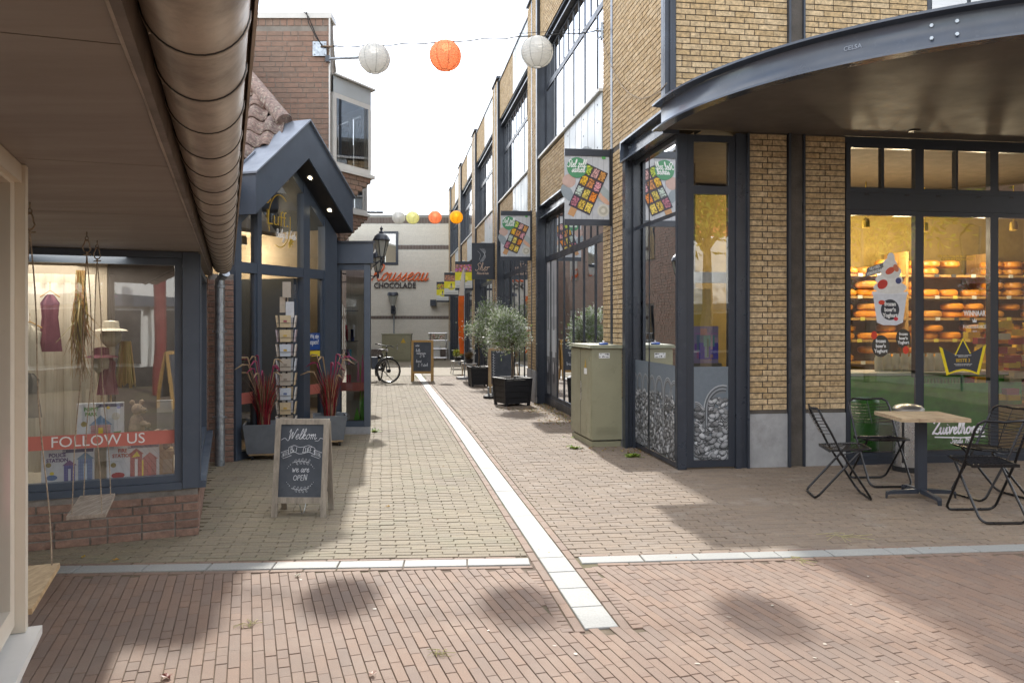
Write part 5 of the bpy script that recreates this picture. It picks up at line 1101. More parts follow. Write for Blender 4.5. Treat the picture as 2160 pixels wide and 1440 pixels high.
# gutter
GC = Vector((-.062, 0)); gr, gzc = .097, 2.17
def G_(s, l, z): p = GC+dS*s+lat*l; return (p.x, p.y, z)
def gprof(s, r, t=0.0):
    pts = [(-r, .05)]+[(-r*cos(a), -r*sin(a)) for a in [pi*i/18 for i in range(19)]]+[(r, .045), (r-.003, .05)]
    inn = [(r-.006, .045)]+[(r*.96*cos(a), -r*.96*sin(a)) for a in [pi*i/18 for i in range(19)]]+[(-r*.96, .05)]
    return [G_(s, x, gzc+z) for x, z in pts+inn]
seams = []; s = .95
while s < 9.15: seams.append(s); s += R.choice([.34, .36, .36, .39])
b = MB(); b.loft([gprof(.75, gr)]+[gprof(.75+i*.42+.42, gr+.0006*(i % 2)) for i in range(20)]); gt = b.build('gutter', 'gutter', ts, smooth=True)
for s in seams:
    q = MB(); ring = [[G_(s+ds, -(gr+dr)*cos(a), gzc-(gr+dr)*sin(a)) for a in [pi*i/18 for i in range(19)]] for ds, dr in ((0, -.001), (.001, .0035), (.007, .0045), (.018, .003), (.026, -.001))]
    q.loft(ring, cap=False, closed=False); q.build('seam_band', 'gutter', gt, True, smooth=True)
    q = MB(); q.tube([G_(s-.004, -(gr+.001)*cos(a), gzc-(gr+.001)*sin(a)) for a in [pi*i/18 for i in range(19)]], .0022, 4); q.build('seam_joint', 'black', gt, True)
    q = MB(); q.tube([G_(s+.01, -gr-.012, gzc+.06), G_(s+.012, -gr-.005, gzc-.01), G_(s+.012, -gr*.8, gzc-gr*.62)], .006, 5); q.build('bracket', 'gutter', gt, True)
q = MB(); q.tube([G_(.75, gr-.001, gzc+.055), G_(9.15, gr-.001, gzc+.055)], .0115, 8); q.build('rolled_edge', 'gutter', gt, True, smooth=True)
q = MB(); q.prism([G_(.75, gr+.009, 0)[:2], G_(.75, gr+.016, 0)[:2], G_(9.15, gr+.016, 0)[:2], G_(9.15, gr+.009, 0)[:2]], gzc+.0, gzc+.07); q.build('edge_strip', 'gutter', gt, True)
dp = thing('downpipe', 'grey galvanised downpipe on the mossy brick pier left of the blue shop entrance', 'downpipe', (-3.19, 8.90, 0))
q = MB(); q.tube([(-3.19, 8.90, -.02), (-3.19, 8.90, 2.02), (-3.10, 8.82, 2.10)], .052, 16); q.build('pipe', 'galv', dp, smooth=True)
for z in (.53, 1.46):
    q = MB(); q.lathe((-3.19, 8.90, z), [(.052, -.012), (.058, -.01), (.058, .01), (.052, .012)], 16); q.box(-3.27, -3.11, 8.895, 8.905, z-.008, z+.008); q.build('pipe_clamp', 'galv', dp)
q = MB(); q.lathe((-3.19, 8.90, 1.93), [(.052, 0), (.058, .005), (.058, .03), (.052, .035)], 16); q.build('collar', 'galv', dp)
# near shop window frame at the picture's left edge
NW = Pl((-1.585, 2.63), (.372, -.928), (.928, .372))
nw = thing('shop_window', 'cream painted shop window frame with white sill, closest to the viewer at the left edge', 'window', (-1.585, 2.63, 0))
window(NW, nw, -.02, 1.3, .585, 2.078, fw=.07, d0=-.08, d1=-.02, m='cream', g='glass_mid', local=False, name='window_frame', glass_n=-.05)
q = MB(); q.ob(NW, -.07, -.022, -.10, .01, .56, 2.079); q.ob(NW, -.02, 1.3, -.08, -.0, 2.02, 2.079); q.build('outer_frame', 'cream', nw)
q = MB(); q.ob(NW, -.08, 1.35, -.10, .05, .53, .558); q.build('window_sill', 'white', nw)
q = MB(); q.ob(NW, -.06, 1.3, -.10, -.004, 0, .529); q.build('base_panel', 'steel', nw)
q = MB(); q.ob(NW, -.02, 1.3, -.16, -.14, 0, 2.07); q.build('interior_wall', 'interior', nw)
q = MB(); q.ob(NW, .08, .5, -.05, -.045, .95, 1.15, (.75, .3, .42)); q.build('window_foil', 'print', nw)
# toy shop interior and goods
q = MB(); q.ob(PF, .66, 3.0, -1.25, -1.2, 0, 2.08); q.build('interior_wall', 'interior', ts); q = MB(); q.ob(PF, 0, .655, -1.25, -1.2, 0, 2.08); q.build('interior_wall', 'interior_dark', ts)  # right end: gloom put into the wall colour so reflections stand out
q = MB(); q.ob(PF, .05, 2.9, -1.2, -.1, .36, .42); q.build('display_floor', 'fabric_beige', ts)
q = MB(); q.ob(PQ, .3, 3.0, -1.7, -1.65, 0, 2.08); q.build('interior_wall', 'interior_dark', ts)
def curtain(a0, a1, n, z0, z1, m, nm, lab):
    t = thing(nm, lab, 'curtain', PF(a0, n, z0)); q = MB(); k = int((a1-a0)/.03); q.loft([[PF(a0+(a1-a0)*i/k, n+.02*sin(i*1.6)+.01*sin(i*.7), z) for i in range(k+1)] for z in (z0, z1)], cap=False, closed=False); q.build('cloth', m, t, smooth=True)
curtain(.72, 1.75, -.62, .44, 1.93, 'fabric_beige', 'curtain', 'pale linen curtain hanging behind the toy shop window')
M['blackrail'] = M['black']
def toybox(a, n, z, w_, h, lab, title, tcol, fn, bold=.001):
    t = thing('toy_box', lab, 'toy box', PF(a, n, z)); q = MB(); q.ob(PF, a-w_/2, a+w_/2, n-.06, n, z, z+h, (.62, .64, .68)); q.build('carton', 'print', t)
    b = MB(); b.ob(PF, a-w_/2+.004, a+w_/2*.2, n+.0004, n+.0008, z+h-.03, z+h-.006, (.07, .07, .15)); fn(b, a, n+.0012, z, w_, h); b.build('picture', 'print', t)
    text('lettering', title, .036, PF, a+w_*.2, n+.002, z+h-.062, tcol, t, False, bold=bold, sx=.9); text('lettering', 'MAGNA-TILES', .017, PF, a+w_*.2, n+.0016, z+h-.018, 'whitefoil', t, False)
    return t
M['t_green'] = mat('print_green', (.06, .25, .03), .5); M['t_purple'] = mat('print_purple', (.10, .06, .20), .5); M['t_red'] = mat('print_red', (.45, .06, .03), .5)
def house(b, a, n, z, w_, h, wall, roof, door=(.75, .6, .05)):
    def r(x0, x1, z0, z1, c, k=0): b.face([PF(x0, n+.0004*k, z0), PF(x1, n+.0004*k, z0), PF(x1, n+.0004*k, z1), PF(x0, n+.0004*k, z1)], c)
    x0, x1 = a-w_/2, a+w_/2; r(x0, x1, z, z+h, wall); b.face([PF(x0-.012, n, z+h), PF(x1+.012, n, z+h), PF(a, n, z+h+w_*.55)], roof)
    for i in range(1, 7): r(x0, x1, z+h*i/7-.001, z+h*i/7+.001, tuple(c*.5 for c in wall), 1)
    for i in range(1, 6): r(x0+w_*i/6-.001, x0+w_*i/6+.001, z, z+h, tuple(c*.6 for c in wall), 1)
    r(a-w_*.12, a+w_*.12, z, z+h*.8, door, 2)
def fpop(b, a, n, z, w_, h): house(b, a-.0, n, z+.01, .13, .10, (.52, .30, .33), (.18, .30, .48)); b.disc(a-.11, z+.04, .03, .035, PF, n, (.08, .30, .08), 3, .5); b.disc(a-.10, z+.17, .028, .028, PF, n, (.55, .52, .45), 14); b.disc(a+.11, z+.12, .02, .02, PF, n, (.35, .28, .1), 12); b.disc(a-.05, z+.235, .012, .012, PF, n, (.7, .5, .05), 8); b.disc(a-.12, z+.235, .014, .01, PF, n, (.2, .2, .5), 8)
def fpol(b, a, n, z, w_, h): house(b, a-.01, n, z+.005, .07, .12, (.16, .16, .40), (.22, .12, .26), (.6, .62, .7)); house(b, a-.11, n, z+.005, .09, .16, (.22, .30, .5), (.2, .3, .42), (.5, .6, .7)); b.disc(a+.10, z+.045, .035, .02, PF, n, (.12, .2, .38), 12); b.disc(a+.10, z+.075, .014, .012, PF, n, (.75, .6, .05), 10); b.disc(a+.12, z+.135, .017, .017, PF, n, (.3, .25, .1), 12)
def ffire(b, a, n, z, w_, h): house(b, a-.02, n, z+.005, .08, .17, (.40, .10, .10), (.32, .05, .05), (.7, .7, .72)); house(b, a-.11, n, z+.005, .09, .13, (.42, .12, .12), (.42, .12, .12), (.45, .1, .1)); b.ob(PF, a-.068, a-.058, n, n+.0006, z, z+.13, (.75, .6, .05)); b.disc(a-.02, z+.17, .035, .025, PF, n+.001, (.75, .6, .05), 3, -.5); b.disc(a+.10, z+.03, .045, .022, PF, n, (.4, .05, .05), 10); b.disc(a+.13, z+.105, .018, .018, PF, n, (.3, .25, .1), 12)
toybox(.66, -.28, .70, .31, .27, 'white toy box with a drawn blue-roofed house and green letters, above the salmon band', 'POPPY\nPARK', 't_green', fpop)
toybox(.86, -.13, .425, .33, .245, 'white toy box lettered POLICE STATION, at the bottom left of the shop window', 'POLICE\nSTATION', 't_purple', fpol)
toybox(.44, -.14, .425, .35, .25, 'white toy box lettered FIRE STATION with a drawn red brick tower', 'FIRE\nSTATION', 't_red', ffire)
q = thing('display_plinth', 'pale block carrying the toy boxes behind the toy shop window', 'plinth', PF(.66, -.4, .42)); b = MB(); b.ob(PF, .45, .90, -.62, -.25, .421, .698); b.build('block_body', 'fabric_beige', q)
# teddy bear: one body, limbs and head joined
tz = thing('teddy_bear', 'beige plush teddy bear sitting to the right of the house toy box', 'teddy bear', PF(.40, -.3, .70)); M['plush'] = mat('plush', (.33, .25, .18), .95, var=.12, vscale=60, bump=.6, bscale=150)
mbd = bpy.data.metaballs.new('bear_body'); mbd.resolution = .012; mbd.render_resolution = .01; mbd.threshold = .35
for a, n, z, r in ((.42, -.3, .77, .085), (.42, -.3, .83, .07), (.415, -.29, .915, .062), (.37, -.27, .905, .035), (.45, -.31, .965, .03), (.385, -.32, .965, .03), (.37, -.24, .81, .035), (.34, -.22, .80, .03), (.34, -.22, .735, .045), (.29, -.2, .735, .04), (.27, -.19, .75, .035), (.38, -.2, .73, .045)):
    e = mbd.elements.new(); e.co = PF(a, n, z); e.radius = r
mo = bpy.data.objects.new('bear_body', mbd); COL.objects.link(mo); bpy.context.view_layer.update(); dg = bpy.context.evaluated_depsgraph_get()
me = bpy.data.meshes.new_from_object(mo.evaluated_get(dg)); bpy.data.objects.remove(mo); me.materials.clear(); me.materials.append(M['plush']); me.polygons.foreach_set('use_smooth', [True]*len(me.polygons)); newob('plush_body', me, tz)
q = MB()
for p in ((.355, -.235, .912),): q.lathe(PF(*p), [(.0, -.008), (.009, 0), (.0, .008)], 8)
for p in ((.385, -.235, .935), (.41, -.235, .94)): q.lathe(PF(*p), [(.0, -.005), (.005, 0), (.0, .005)], 8)
q.build('nose_and_eyes', 'black', tz); q = thing('display_plinth', 'low wooden stand under the teddy bear', 'plinth', PF(.38, -.4, .42)); b = MB(); b.ob(PF, .24, .449, -.45, -.16, .421, .70); b.build('block_body', 'wood_light', q)
# dried pampas bundle, children's clothes, doll's busts
M['cloth_p'] = mat('plum_cloth', (.20, .07, .09), .9, var=.1); M['cloth_g'] = mat('grey_cloth', (.22, .2, .17), .9, var=.1); M['bust'] = mat('bust_cream', (.50, .44, .33), .7)
pm = thing('pampas_bundle', 'bundle of brown dried grass hanging upside down in the toy shop window', 'dried flowers', PF(.83, -.40, 1.9)); q = MB(); rr = random.Random(8)
for i in range(150):
    a = .80+rr.gauss(0, .012); n_ = -.4+rr.gauss(0, .012); l = rr.uniform(.3, .85); q.tube([PF(a, n_, 1.95), PF(a+rr.gauss(0, .02), n_+rr.gauss(0, .02), 1.95-l*.6), PF(a+rr.gauss(0, .045), n_+rr.gauss(0, .03), 1.95-l)], [.002, .005, .001], 3, (.20+.16*rr.random(), .13+.07*rr.random(), .05))
q.build('stems', 'print', pm)
def garment(nm, lab, a, n, z, w_, h, m, hang=True):
    t = thing(nm, lab, 'clothing', PF(a, n, z)); q = MB()
    q.loft([[PF(a+x*k, n+.03*sin(i*1.05)*kk, z+zz) for i, x in enumerate([w_*cos(2*pi*j/14) for j in range(14)])] if False else [PF(a+w_*k*cos(2*pi*j/16), n+.04*k*sin(2*pi*j/16)+.008*sin(j*2.6), z+zz) for j in range(16)] for k, zz in ((.9, 0), (.75, h*.3), (.6, h*.6), (.7, h*.85), (.35, h*.97), (.2, h))]); q.build('cloth', m, t, smooth=True)
    if hang: q = MB(); q.tube([PF(a-.0, n, z+h+.09), PF(a, n, z+h+.02)], .003, 5); q.tube([PF(a-w_*.7, n, z+h*.95), PF(a, n, z+h+.03), PF(a+w_*.7, n, z+h*.95)], .006, 6); q.build('hanger', 'wood_yellow', t)
garment('toddler_dress', 'small plum dress hanging high in the toy shop window', 1.00, -.42, 1.35, .09, .42, 'cloth_p'); garment('toddler_jacket', 'cream child jacket on a wooden hanger at the left of the toy window', 1.12, -.35, 1.22, .11, .32, 'fabric_beige'); garment('toddler_trousers', 'grey child trousers hanging below the cream jacket', 1.12, -.33, .88, .09, .32, 'cloth_g', False)
garment('patterned_shirt', 'short red patterned top on a stand in the middle of the toy shop window', .62, -.42, 1.02, .085, .28, 'cloth_p', False)
for a, z, lab in ((.60, 1.44, 'cream shop bust wearing a straw hat in the toy shop window'), (.66, 1.24, 'lower cream shop bust with a red band in the toy shop window')):
    t = thing('shop_bust', lab, 'mannequin', PF(a, -.45, z-.1)); q = MB(); q.lathe(PF(a, -.45, z-.14), [(.03, 0), (.03, .08), (.07, .12), (.075, .17), (.05, .23), (.0, .25)], 14); q.build('head_form', 'bust', t, smooth=True); q = MB(); q.lathe(PF(a, -.45, z+.06), [(.12, 0), (.1, .01), (.06, .02), (.055, .07), (0, .08)], 16); q.build('hat', 'fabric_beige' if z > 1.3 else 'cloth_p', t, smooth=True); q = MB(); q.tube([PF(a, -.45, .42), PF(a, -.45, z-.13)], .008, 6); q.build('stand_pole', 'wood_light', t)
sk = thing('straw_skirt', 'straw-coloured fringed skirt hanging right of the busts in the toy shop window', 'clothing', PF(.50, -.45, 1.1)); q = MB()
for i in range(60): a = .50+rr.uniform(-.07, .07); q.tube([PF(.50+(a-.5)*.5, -.45, 1.42), PF(a, -.45+rr.uniform(-.03, .03), 1.06+rr.random()*.05)], .004, 3, (.38+.1*rr.random(), .27+.06*rr.random(), .12))
q.build('fringe', 'print', sk)
wb = thing('wooden_toy_crate', 'pale wooden crate with soft toys at the right end of the toy shop window', 'crate', PF(.22, -.3, .42)); q = MB(); q.ob(PF, .165, .33, -.42, -.2, .421, .60); q.build('crate_body', 'wood_light', wb); q = MB(); q.ob(PF, .175, .27, -.199, -.196, .44, .54, (.55, .45, .32)); q.build('label_plate', 'print', wb)
for k_, (a_, n_) in enumerate(((.22, -.3), (.28, -.34))):
    t = thing('soft_toy', ['small brown soft toy in the wooden crate, nearer the window corner', 'small brown soft toy in the wooden crate, farther from the corner'][k_], 'soft toy', PF(a_, n_, .6)); q = MB(); q.lathe(PF(a_, n_, .60), [(.0, 0), (.04, .02), (.045, .06), (.025, .09), (.035, .11), (.03, .14), (0, .155)], 12); q.build('plush_body', 'plush', t, smooth=True)
gb = thing('grey_box', 'grey and white patterned gift box standing at the right side of the toy window', 'box', PF(.2, -.5, .7)); q = MB(); q.ob(PF, .165, .28, -.6, -.52, .66, .95, (.25, .26, .27)); q.ob(PF, .165, .28, -.519, -.517, .86, .94, (.6, .6, .6)); q.build('carton', 'print', gb)
fb = thing('window_band', 'salmon band lettered FOLLOW US across the toy shop window', 'window sticker', PF(.5, 0, .7)); q = MB(); q.ob(PF, .163, 2.54, -.047, -.046, .678, .776); q.build('foil', 'salmon', fb)
text('lettering', 'FOLLOW US', .105, PF, .66, -.045, .726, 'whitefoil', fb, False, sx=1.03)
for a in (.9, 1.5): pass
ld = bpy.data.lights.new('display_fill', 'AREA'); ld.energy = 14; ld.size = 1.2; ld.color = (1, .93, .82); lo = newob('display_fill', ld, None); lo.location = PF(.9, -.55, 2.03)  # added fill light for the toy window; no lamp hangs there

# ------------------------------------------------------------------ rope swings hanging from the soffit
def swing(h0, h1, zs, lab, wid=.2, ext=.03):
    h0, h1 = Vector((*h0, 2.082)), Vector((*h1, 2.082)); d = (h1-h0).normalized(); s = Vector((d.y, -d.x, 0)); t = thing('rope_swing', lab, 'swing', (h0+h1)/2-Vector((0, 0, 2.082-zs)), group='wooden rope swings hanging from the eaves')
    q = MB(); a, b_ = h0-d*ext, h1+d*ext; U = Vector((0, 0, 1))
    q.loft([[Vector((p.x, p.y, zs))+s*x+U*z for x, z in ((-wid/2, -.011), (wid/2, -.011), (wid/2, .011), (-wid/2, .011))] for p in (a, a+(b_-a)*.3, a+(b_-a)*.7, b_)]); q.build('seat', 'wood_grey2' if 'paler' in lab else 'wood_light', t)
    for h in (h0, h1):
        q = MB(); top = h+U*.003; q.tube([top, top-U*.03], .004, 6); q.tube([top-U*.03+s*.008*cos(u)+U*.012*sin(u)-U*.012 for u in [i*pi/5 for i in range(11)]], .003, 5)
        q.tube([top-U*.085+s*.017*sin(u)*(1.2 if cos(u) < 0 else .8)+U*.037*cos(u) for u in [i*pi/8 for i in range(17)]], .0038, 6); q.build('carabiner', 'hook', t, smooth=True)
        kn = top-U*.135; q = MB()
        q.tube([top-U*.115, kn], .005, 6); q.tube([kn-s*.02, kn+s*.022+U*.004], .004, 5)
        for sg in (-1, 1):
            pts = []; e = Vector((h.x, h.y, zs+.011))+s*(sg*wid*.38)
            for i in range(13):
                f_ = i/12; p = kn.lerp(e, f_)+s*(.012*sin(f_*7+sg)*(1-f_)*f_*3)+d*(.006*sin(f_*9)); pts.append(p)
            q.tube(pts, .0032, 5)
        q.build('rope', 'rope', t)
swing((-2.43, 4.66), (-2.62, 5.15), .462, 'farther rope swing with a paler weathered plank seat in front of the toy shop window')
swing((-1.88, 2.99), (-2.07, 3.50), .505, 'nearer rope swing with a yellow-brown plank seat beside the cream window frame', wid=.22)

# ------------------------------------------------------------------ baby shop entrance with gabled canopy
LF = (-3.12, 9.25); PLf = Pl(LF, (.354, .935), (.935, -.354))
bs = thing('baby_shop', 'slate blue shop entrance with a gabled metal canopy and open door', 'building', (LF[0], LF[1], 0))
zin = lambda s: 3.56-.80*abs(s-.96)
def post(a0, a1, z0=0, z1=None, d0=-.07, d1=.03):
    z1 = z1 or None; q = MB()
    if z1: q.ob(PLf, a0, a1, d0, d1, z0, z1)
    else:
        q.hexa([PLf(a0, d1, z0), PLf(a1, d1, z0), PLf(a1, d0, z0), PLf(a0, d0, z0), PLf(a0, d1, zin(a0)), PLf(a1, d1, zin(a1)), PLf(a1, d0, zin(a1)), PLf(a0, d0, zin(a0))])
    return q.build('door_post', 'blue', bs)
post(-.07, .03, d0=-.12, d1=.04); post(.325, .40); post(1.235, 1.37); post(1.70, 1.985, d1=.04)
q = MB()
for a0, a1 in ((.031, .324), (.401, 1.234), (1.371, 1.699)): q.ob(PLf, a0, a1, -.07, .025, 2.13, 2.25)
for a0, a1 in ((.031, .324), (1.371, 1.699)): q.ob(PLf, a0, a1, -.07, .025, 0, .09); q.ob(PLf, a0, a0+.03, -.06, .01, .09, 2.13); q.ob(PLf, a1-.03, a1, -.06, .01, .09, 2.13)
q.ob(PLf, .401, 1.234, -.12, .06, -.01, .03); q.build('transom', 'blue', bs)
for a0, a1 in ((.031, .324), (.401, .959), (.961, 1.234), (1.371, 1.699)):
    q = MB()
    for lo_, hi in ((-.12, 0),): q.hexa([PLf(a0, .02, zin(a0)-.14), PLf(a1, .02, zin(a1)-.14), PLf(a1, -.06, zin(a1)-.14), PLf(a0, -.06, zin(a0)-.14), PLf(a0, .02, zin(a0)-.0), PLf(a1, .02, zin(a1)), PLf(a1, -.06, zin(a1)), PLf(a0, -.06, zin(a0))])
    q.build('gable_frame', 'blue', bs)
    q = MB(); q.face([PLf(a0, -.02, 2.25), PLf(a1, -.02, 2.25), PLf(a1, -.02, zin(a1)-.14), PLf(a0, -.02, zin(a0)-.14)]); q.build('pane', 'glass_mid', bs)
for a0, a1 in ((.061, .294), (1.401, 1.669)): q = MB(); q.face([PLf(a0, -.02, .09), PLf(a1, -.02, .09), PLf(a1, -.02, 2.13), PLf(a0, -.02, 2.13)]); q.build('pane', 'glass_mid', bs)
q = MB(); q.ob(PLf, 1.16, 1.233, -.95, -.07, .03, 2.12); dl = q.build('door_leaf', 'blue', bs)
for z in (.35, 1.1, 1.95): q = MB(); q.ob(PLf, 1.17, 1.20, -.071, -.064, z-.09, z+.09); q.build('lock_plate', 'inox', dl, True)
# canopy
def chev(o, zo, zi, s0=-.05, s1=1.97):   # chevron ring between inner and outer line
    return [PLf(s0, o, 2.77+zi), PLf(s0, o, 3.235+zo), PLf(.96, o, 4.03+zo), PLf(s1, o, 3.235+zo), PLf(s1, o, 2.77+zi), PLf(.96, o, 3.58+zi)]
q = MB(); f0, f1 = chev(.30, 0, 0), chev(-.9, 0, 0)
for i, j, k_ in ((0, 1, 2), ): pass
n0 = len(q.v)
for a_, b_, c_, d_ in ((0, 1, 2, 5), (5, 2, 3, 4)): q.face([f0[a_], f0[b_], f0[c_], f0[d_]]); q.face([f1[d_], f1[c_], f1[b_], f1[a_]])
for i in range(6): j = (i+1) % 6; q.face([f0[i], f0[j], f1[j], f1[i]])
cn_ = q.build('canopy', 'blue', bs)
for s0, z0, s1, z1 in ((-.075, 3.222, .96, 4.035), (.96, 4.035, 1.995, 3.222)):
    q = MB(); q.hexa([PLf(s0, .33, z0), PLf(s1, .33, z1), PLf(s1, -1.0, z1), PLf(s0, -1.0, z0), PLf(s0, .33, z0+.022), PLf(s1, .33, z1+.022), PLf(s1, -1.0, z1+.022), PLf(s0, -1.0, z0+.022)]); q.build('zinc_sheet', 'zinc_top', cn_, True)
q = MB(); q.hexa([PLf(-.07, .02, 3.25), PLf(.30, .02, 3.54), PLf(.30, -.0, 3.54), PLf(-.07, -.0, 3.25), PLf(-.07, .02, 3.275), PLf(.30, .02, 3.565), PLf(.30, -.0, 3.565), PLf(-.07, -.0, 3.275)]); q.build('standing_seam', 'zinc_top', cn_, True)
for s0, z0, s1, z1 in ((-.04, 2.770, .958, 3.572), (.962, 3.572, 1.96, 2.770)):
    q = MB(); q.hexa([PLf(s0, .285, z0), PLf(s1, .285, z1), PLf(s1, .045, z1), PLf(s0, .045, z0), PLf(s0, .285, z0-.008), PLf(s1, .285, z1-.008), PLf(s1, .045, z1-.008), PLf(s0, .045, z0-.008)]); q.build('soffit', 'black', cn_, True)
for s_ in (1.18, 1.62):
    o_ = .165; z_ = 3.572-.80*(s_-.96)-.010; A_ = Vector(PLf(s_+1, 0, 0))-Vector(PLf(s_, 0, 0)); T = (A_+Vector((0, 0, -.80))).normalized(); O_ = (Vector(PLf(0, 1, 0))-Vector(PLf(0, 0, 0))).normalized(); N_ = T.cross(O_); N_ = N_ if N_.z < 0 else -N_
    c_ = Vector(PLf(s_, o_, z_)); q = MB(); q.loft([[c_+N_*h_+(T*cos(u)+O_*sin(u))*r_ for u in [i*pi/9 for i in range(18)]] for r_, h_ in ((.047, 0), (.045, .008), (.03, .006))]); dn = q.build('spotlight', 'inox', cn_, True, smooth=True); q = MB(); q.face([c_+N_*.0085+(T*cos(u)+O_*sin(u))*.024 for u in [i*pi/8 for i in range(16)]]); q.build('spotlight_lens', 'bulb', cn_, True)
# logo
t = thing('shop_logo', 'gold Luff lettering inside a gold leaf ring on the gable glass', 'logo', PLf(.85, 0, 2.7)); b = MB(); n_ = -.012
for i0, i1 in ((10, 62), (75, 118)):
    b.ribbon([(.80+.215*cos(2*pi*i/120+.4), 2.80+.32*sin(2*pi*i/120+.4)) for i in range(i0, i1)], .012, PLf, n_)
for (x, z, an) in ((.60, 3.0, 2.2), (.99, 2.58, -.6)):
    for k in range(5): a_ = an+(k-2)*.5; b.disc(x+.055*cos(a_), z+.055*sin(a_), .045, .012, PLf, n_+.001, None, 10, a_)
b.build('ring', 'gold', t)
text('lettering', 'Luff.', .27, PLf, .76, -.010, 2.82, 'gold', t, False, bold=-.004, sx=.95); b = MB(); script(b, 'Baby & Kids', .052, .93, 2.60, PLf, -.010, .010, (.8, .8, .8), slant=.2, wfac=.8); b.build('lettering', 'print', t)
for a0, a1 in ((.061, .294), (1.401, 1.669)): 
    t = thing('window_band', ['salmon band low on the glass left of the open shop door', 'salmon band on the narrow glass right of the open shop door'][a0 > 1], 'window sticker', PLf(a0, 0, .7)); q = MB(); q.ob(PLf, a0, a1, -.018, -.016, .62, .75); q.build('foil', 'salmon', t)
t = thing('open_sign', 'blue and yellow Wij zijn open notice on the glass right of the shop door', 'sign', PLf(1.5, 0, 1.3)); q = MB(); q.ob(PLf, 1.405, 1.66, -.015, -.013, 1.20, 1.42, (.02, .07, .26)); q.ob(PLf, 1.405, 1.66, -.015, -.013, 1.115, 1.185, (.75, .58, .04)); q.build('print_sheet', 'print', t)
text('lettering', 'Wij zijn', .075, PLf, 1.53, -.011, 1.375, 'whitefoil', t, False, sx=.85); text('lettering', 'open!', .095, PLf, 1.53, -.011, 1.30, 'whitefoil', t, False, sx=.9)
# interior of the baby shop
q = MB(); q.ob(PLf, -.6, 1.99, -2.6, -2.5, 0, 3.2); q.ob(PLf, -.7, -.6, -2.6, -.1, 0, 3.2); q.ob(PLf, 1.92, 1.98, -2.6, -.1, 0, 3.2); q.build('interior_wall', 'interior', bs)
q = MB(); q.ob(PLf, -.6, 1.95, -2.5, -.12, -.02, .012); q.build('shop_floor', 'interior_floor', bs); q = MB(); q.ob(PLf, -.6, 1.95, -2.5, -.9, 2.75, 2.8); q.build('ceiling', 'interior', bs)
sh2 = thing('wall_shelf', 'dark shelving with hanging goods deep inside the baby shop', 'shelf', PLf(.4, -3, 0)); q = MB(); rr = random.Random(21)
q.ob(PLf, -.3, 1.5, -2.5, -2.35, .012, 2.2, (.08, .06, .05))
for i in range(90): a = -.25+1.65*rr.random(); z = .2+1.9*rr.random(); c = rr.choice([(.25, .2, .15), (.4, .3, .18), (.12, .1, .09), (.3, .12, .1), (.45, .4, .35)]); q.ob(PLf, a, a+.07, -2.34, -2.30, z, z+.09, c)
q.build('goods', 'print', sh2)
for s_, o_ in ((.4, -1.4), (1.1, -2.0), (1.6, -1.2)):
    t = thing('ceiling_spot', 'small lit ceiling spot inside the baby shop', 'lamp', PLf(s_, o_, 2.6), group='ceiling spots in the baby shop'); q = MB(); q.lathe(PLf(s_, o_, 2.62), [(.03, .12), (.045, .1), (.05, 0)], 12); q.build('lamp_shade', 'black', t); q = MB(); q.lathe(PLf(s_, o_, 2.63), [(.038, 0), (0, .02)], 10); q.build('bulb', 'bulb', t)
    ld = bpy.data.lights.new('spot_lamp', 'POINT'); ld.energy = 11; ld.color = (1, .82, .55); ld.shadow_soft_size = .08; lo = newob('spot_lamp', ld, None); lo.location = PLf(s_, o_, 2.5)
# postcard rack
pr = thing('postcard_rack', 'tall revolving wire rack full of postcards in the open shop doorway', 'rack', PLf(.78, .10, 0)); cc = Vector(PLf(.78, .10, 0))
q = MB(); q.tube([cc, cc+Vector((0, 0, 1.98))], .012, 8); q.lathe(cc, [(.16, 0), (.16, .02), (.03, .04)], 18); q.build('pole', 'black', pr)
cols = [(.62, .62, .66), (.55, .52, .50), (.68, .66, .60), (.60, .48, .30), (.5, .42, .44), (.58, .62, .66), (.66, .60, .52), (.48, .42, .34)]
for lv in range(9):
    z = .10+lv*.175
    for k in range(4):
        a_ = .35+k*pi/2-.2; d_ = Vector((cos(a_), sin(a_), 0)); u_ = Vector((-sin(a_), cos(a_), 0)); base = cc+d_*.105+Vector((0, 0, z)); q = MB(); hgt = .145; q.hexa([base-u_*.062, base+u_*.062, base+u_*.062-d_*.014, base-u_*.062-d_*.014]+[p_+Vector((0, 0, hgt))+d_*.018 for p_ in (base-u_*.066, base+u_*.066, base+u_*.066-d_*.014, base-u_*.066-d_*.014)], R.choice(cols)); cd = q.build('postcard', 'print', pr)
        q = MB(); c3 = R.choice([(.6, .15, .1), (.15, .2, .35), (.6, .4, .1), (.3, .25, .2), (.35, .1, .12)]); o3 = base+d_*.016+Vector((0, 0, .075)); q.face([o3-u_*.02-Vector((0, 0, .012)), o3+u_*.02-Vector((0, 0, .012)), o3+u_*.02+d_*.003+Vector((0, 0, .012)), o3-u_*.02+d_*.003+Vector((0, 0, .012))], c3); q.build('card_motif', 'print', cd, True)
    q = MB(); q.tube([cc+Vector((.125*cos(t_), .125*sin(t_), z+.05)) for t_ in [i*pi/10 for i in range(21)]], .0025, 4); q.tube([cc+Vector((.125*cos(t_), .125*sin(t_), z-.005)) for t_ in [i*pi/10 for i in range(21)]], .0025, 4); q.build('wire_ring', 'black', pr)
for i, (dx, dz, c) in enumerate(((-.03, 1.68, (.5, .42, .32)), (.05, 1.62, (.55, .55, .55)), (.02, 1.86, (.45, .38, .3)))): q = MB(); o3 = cc+Vector((dx, -.03*i, dz)); q.box(o3.x-.05, o3.x+.05, o3.y-.006, o3.y+.006, o3.z, o3.z+.19, c); q.build('postcard', 'print', pr)
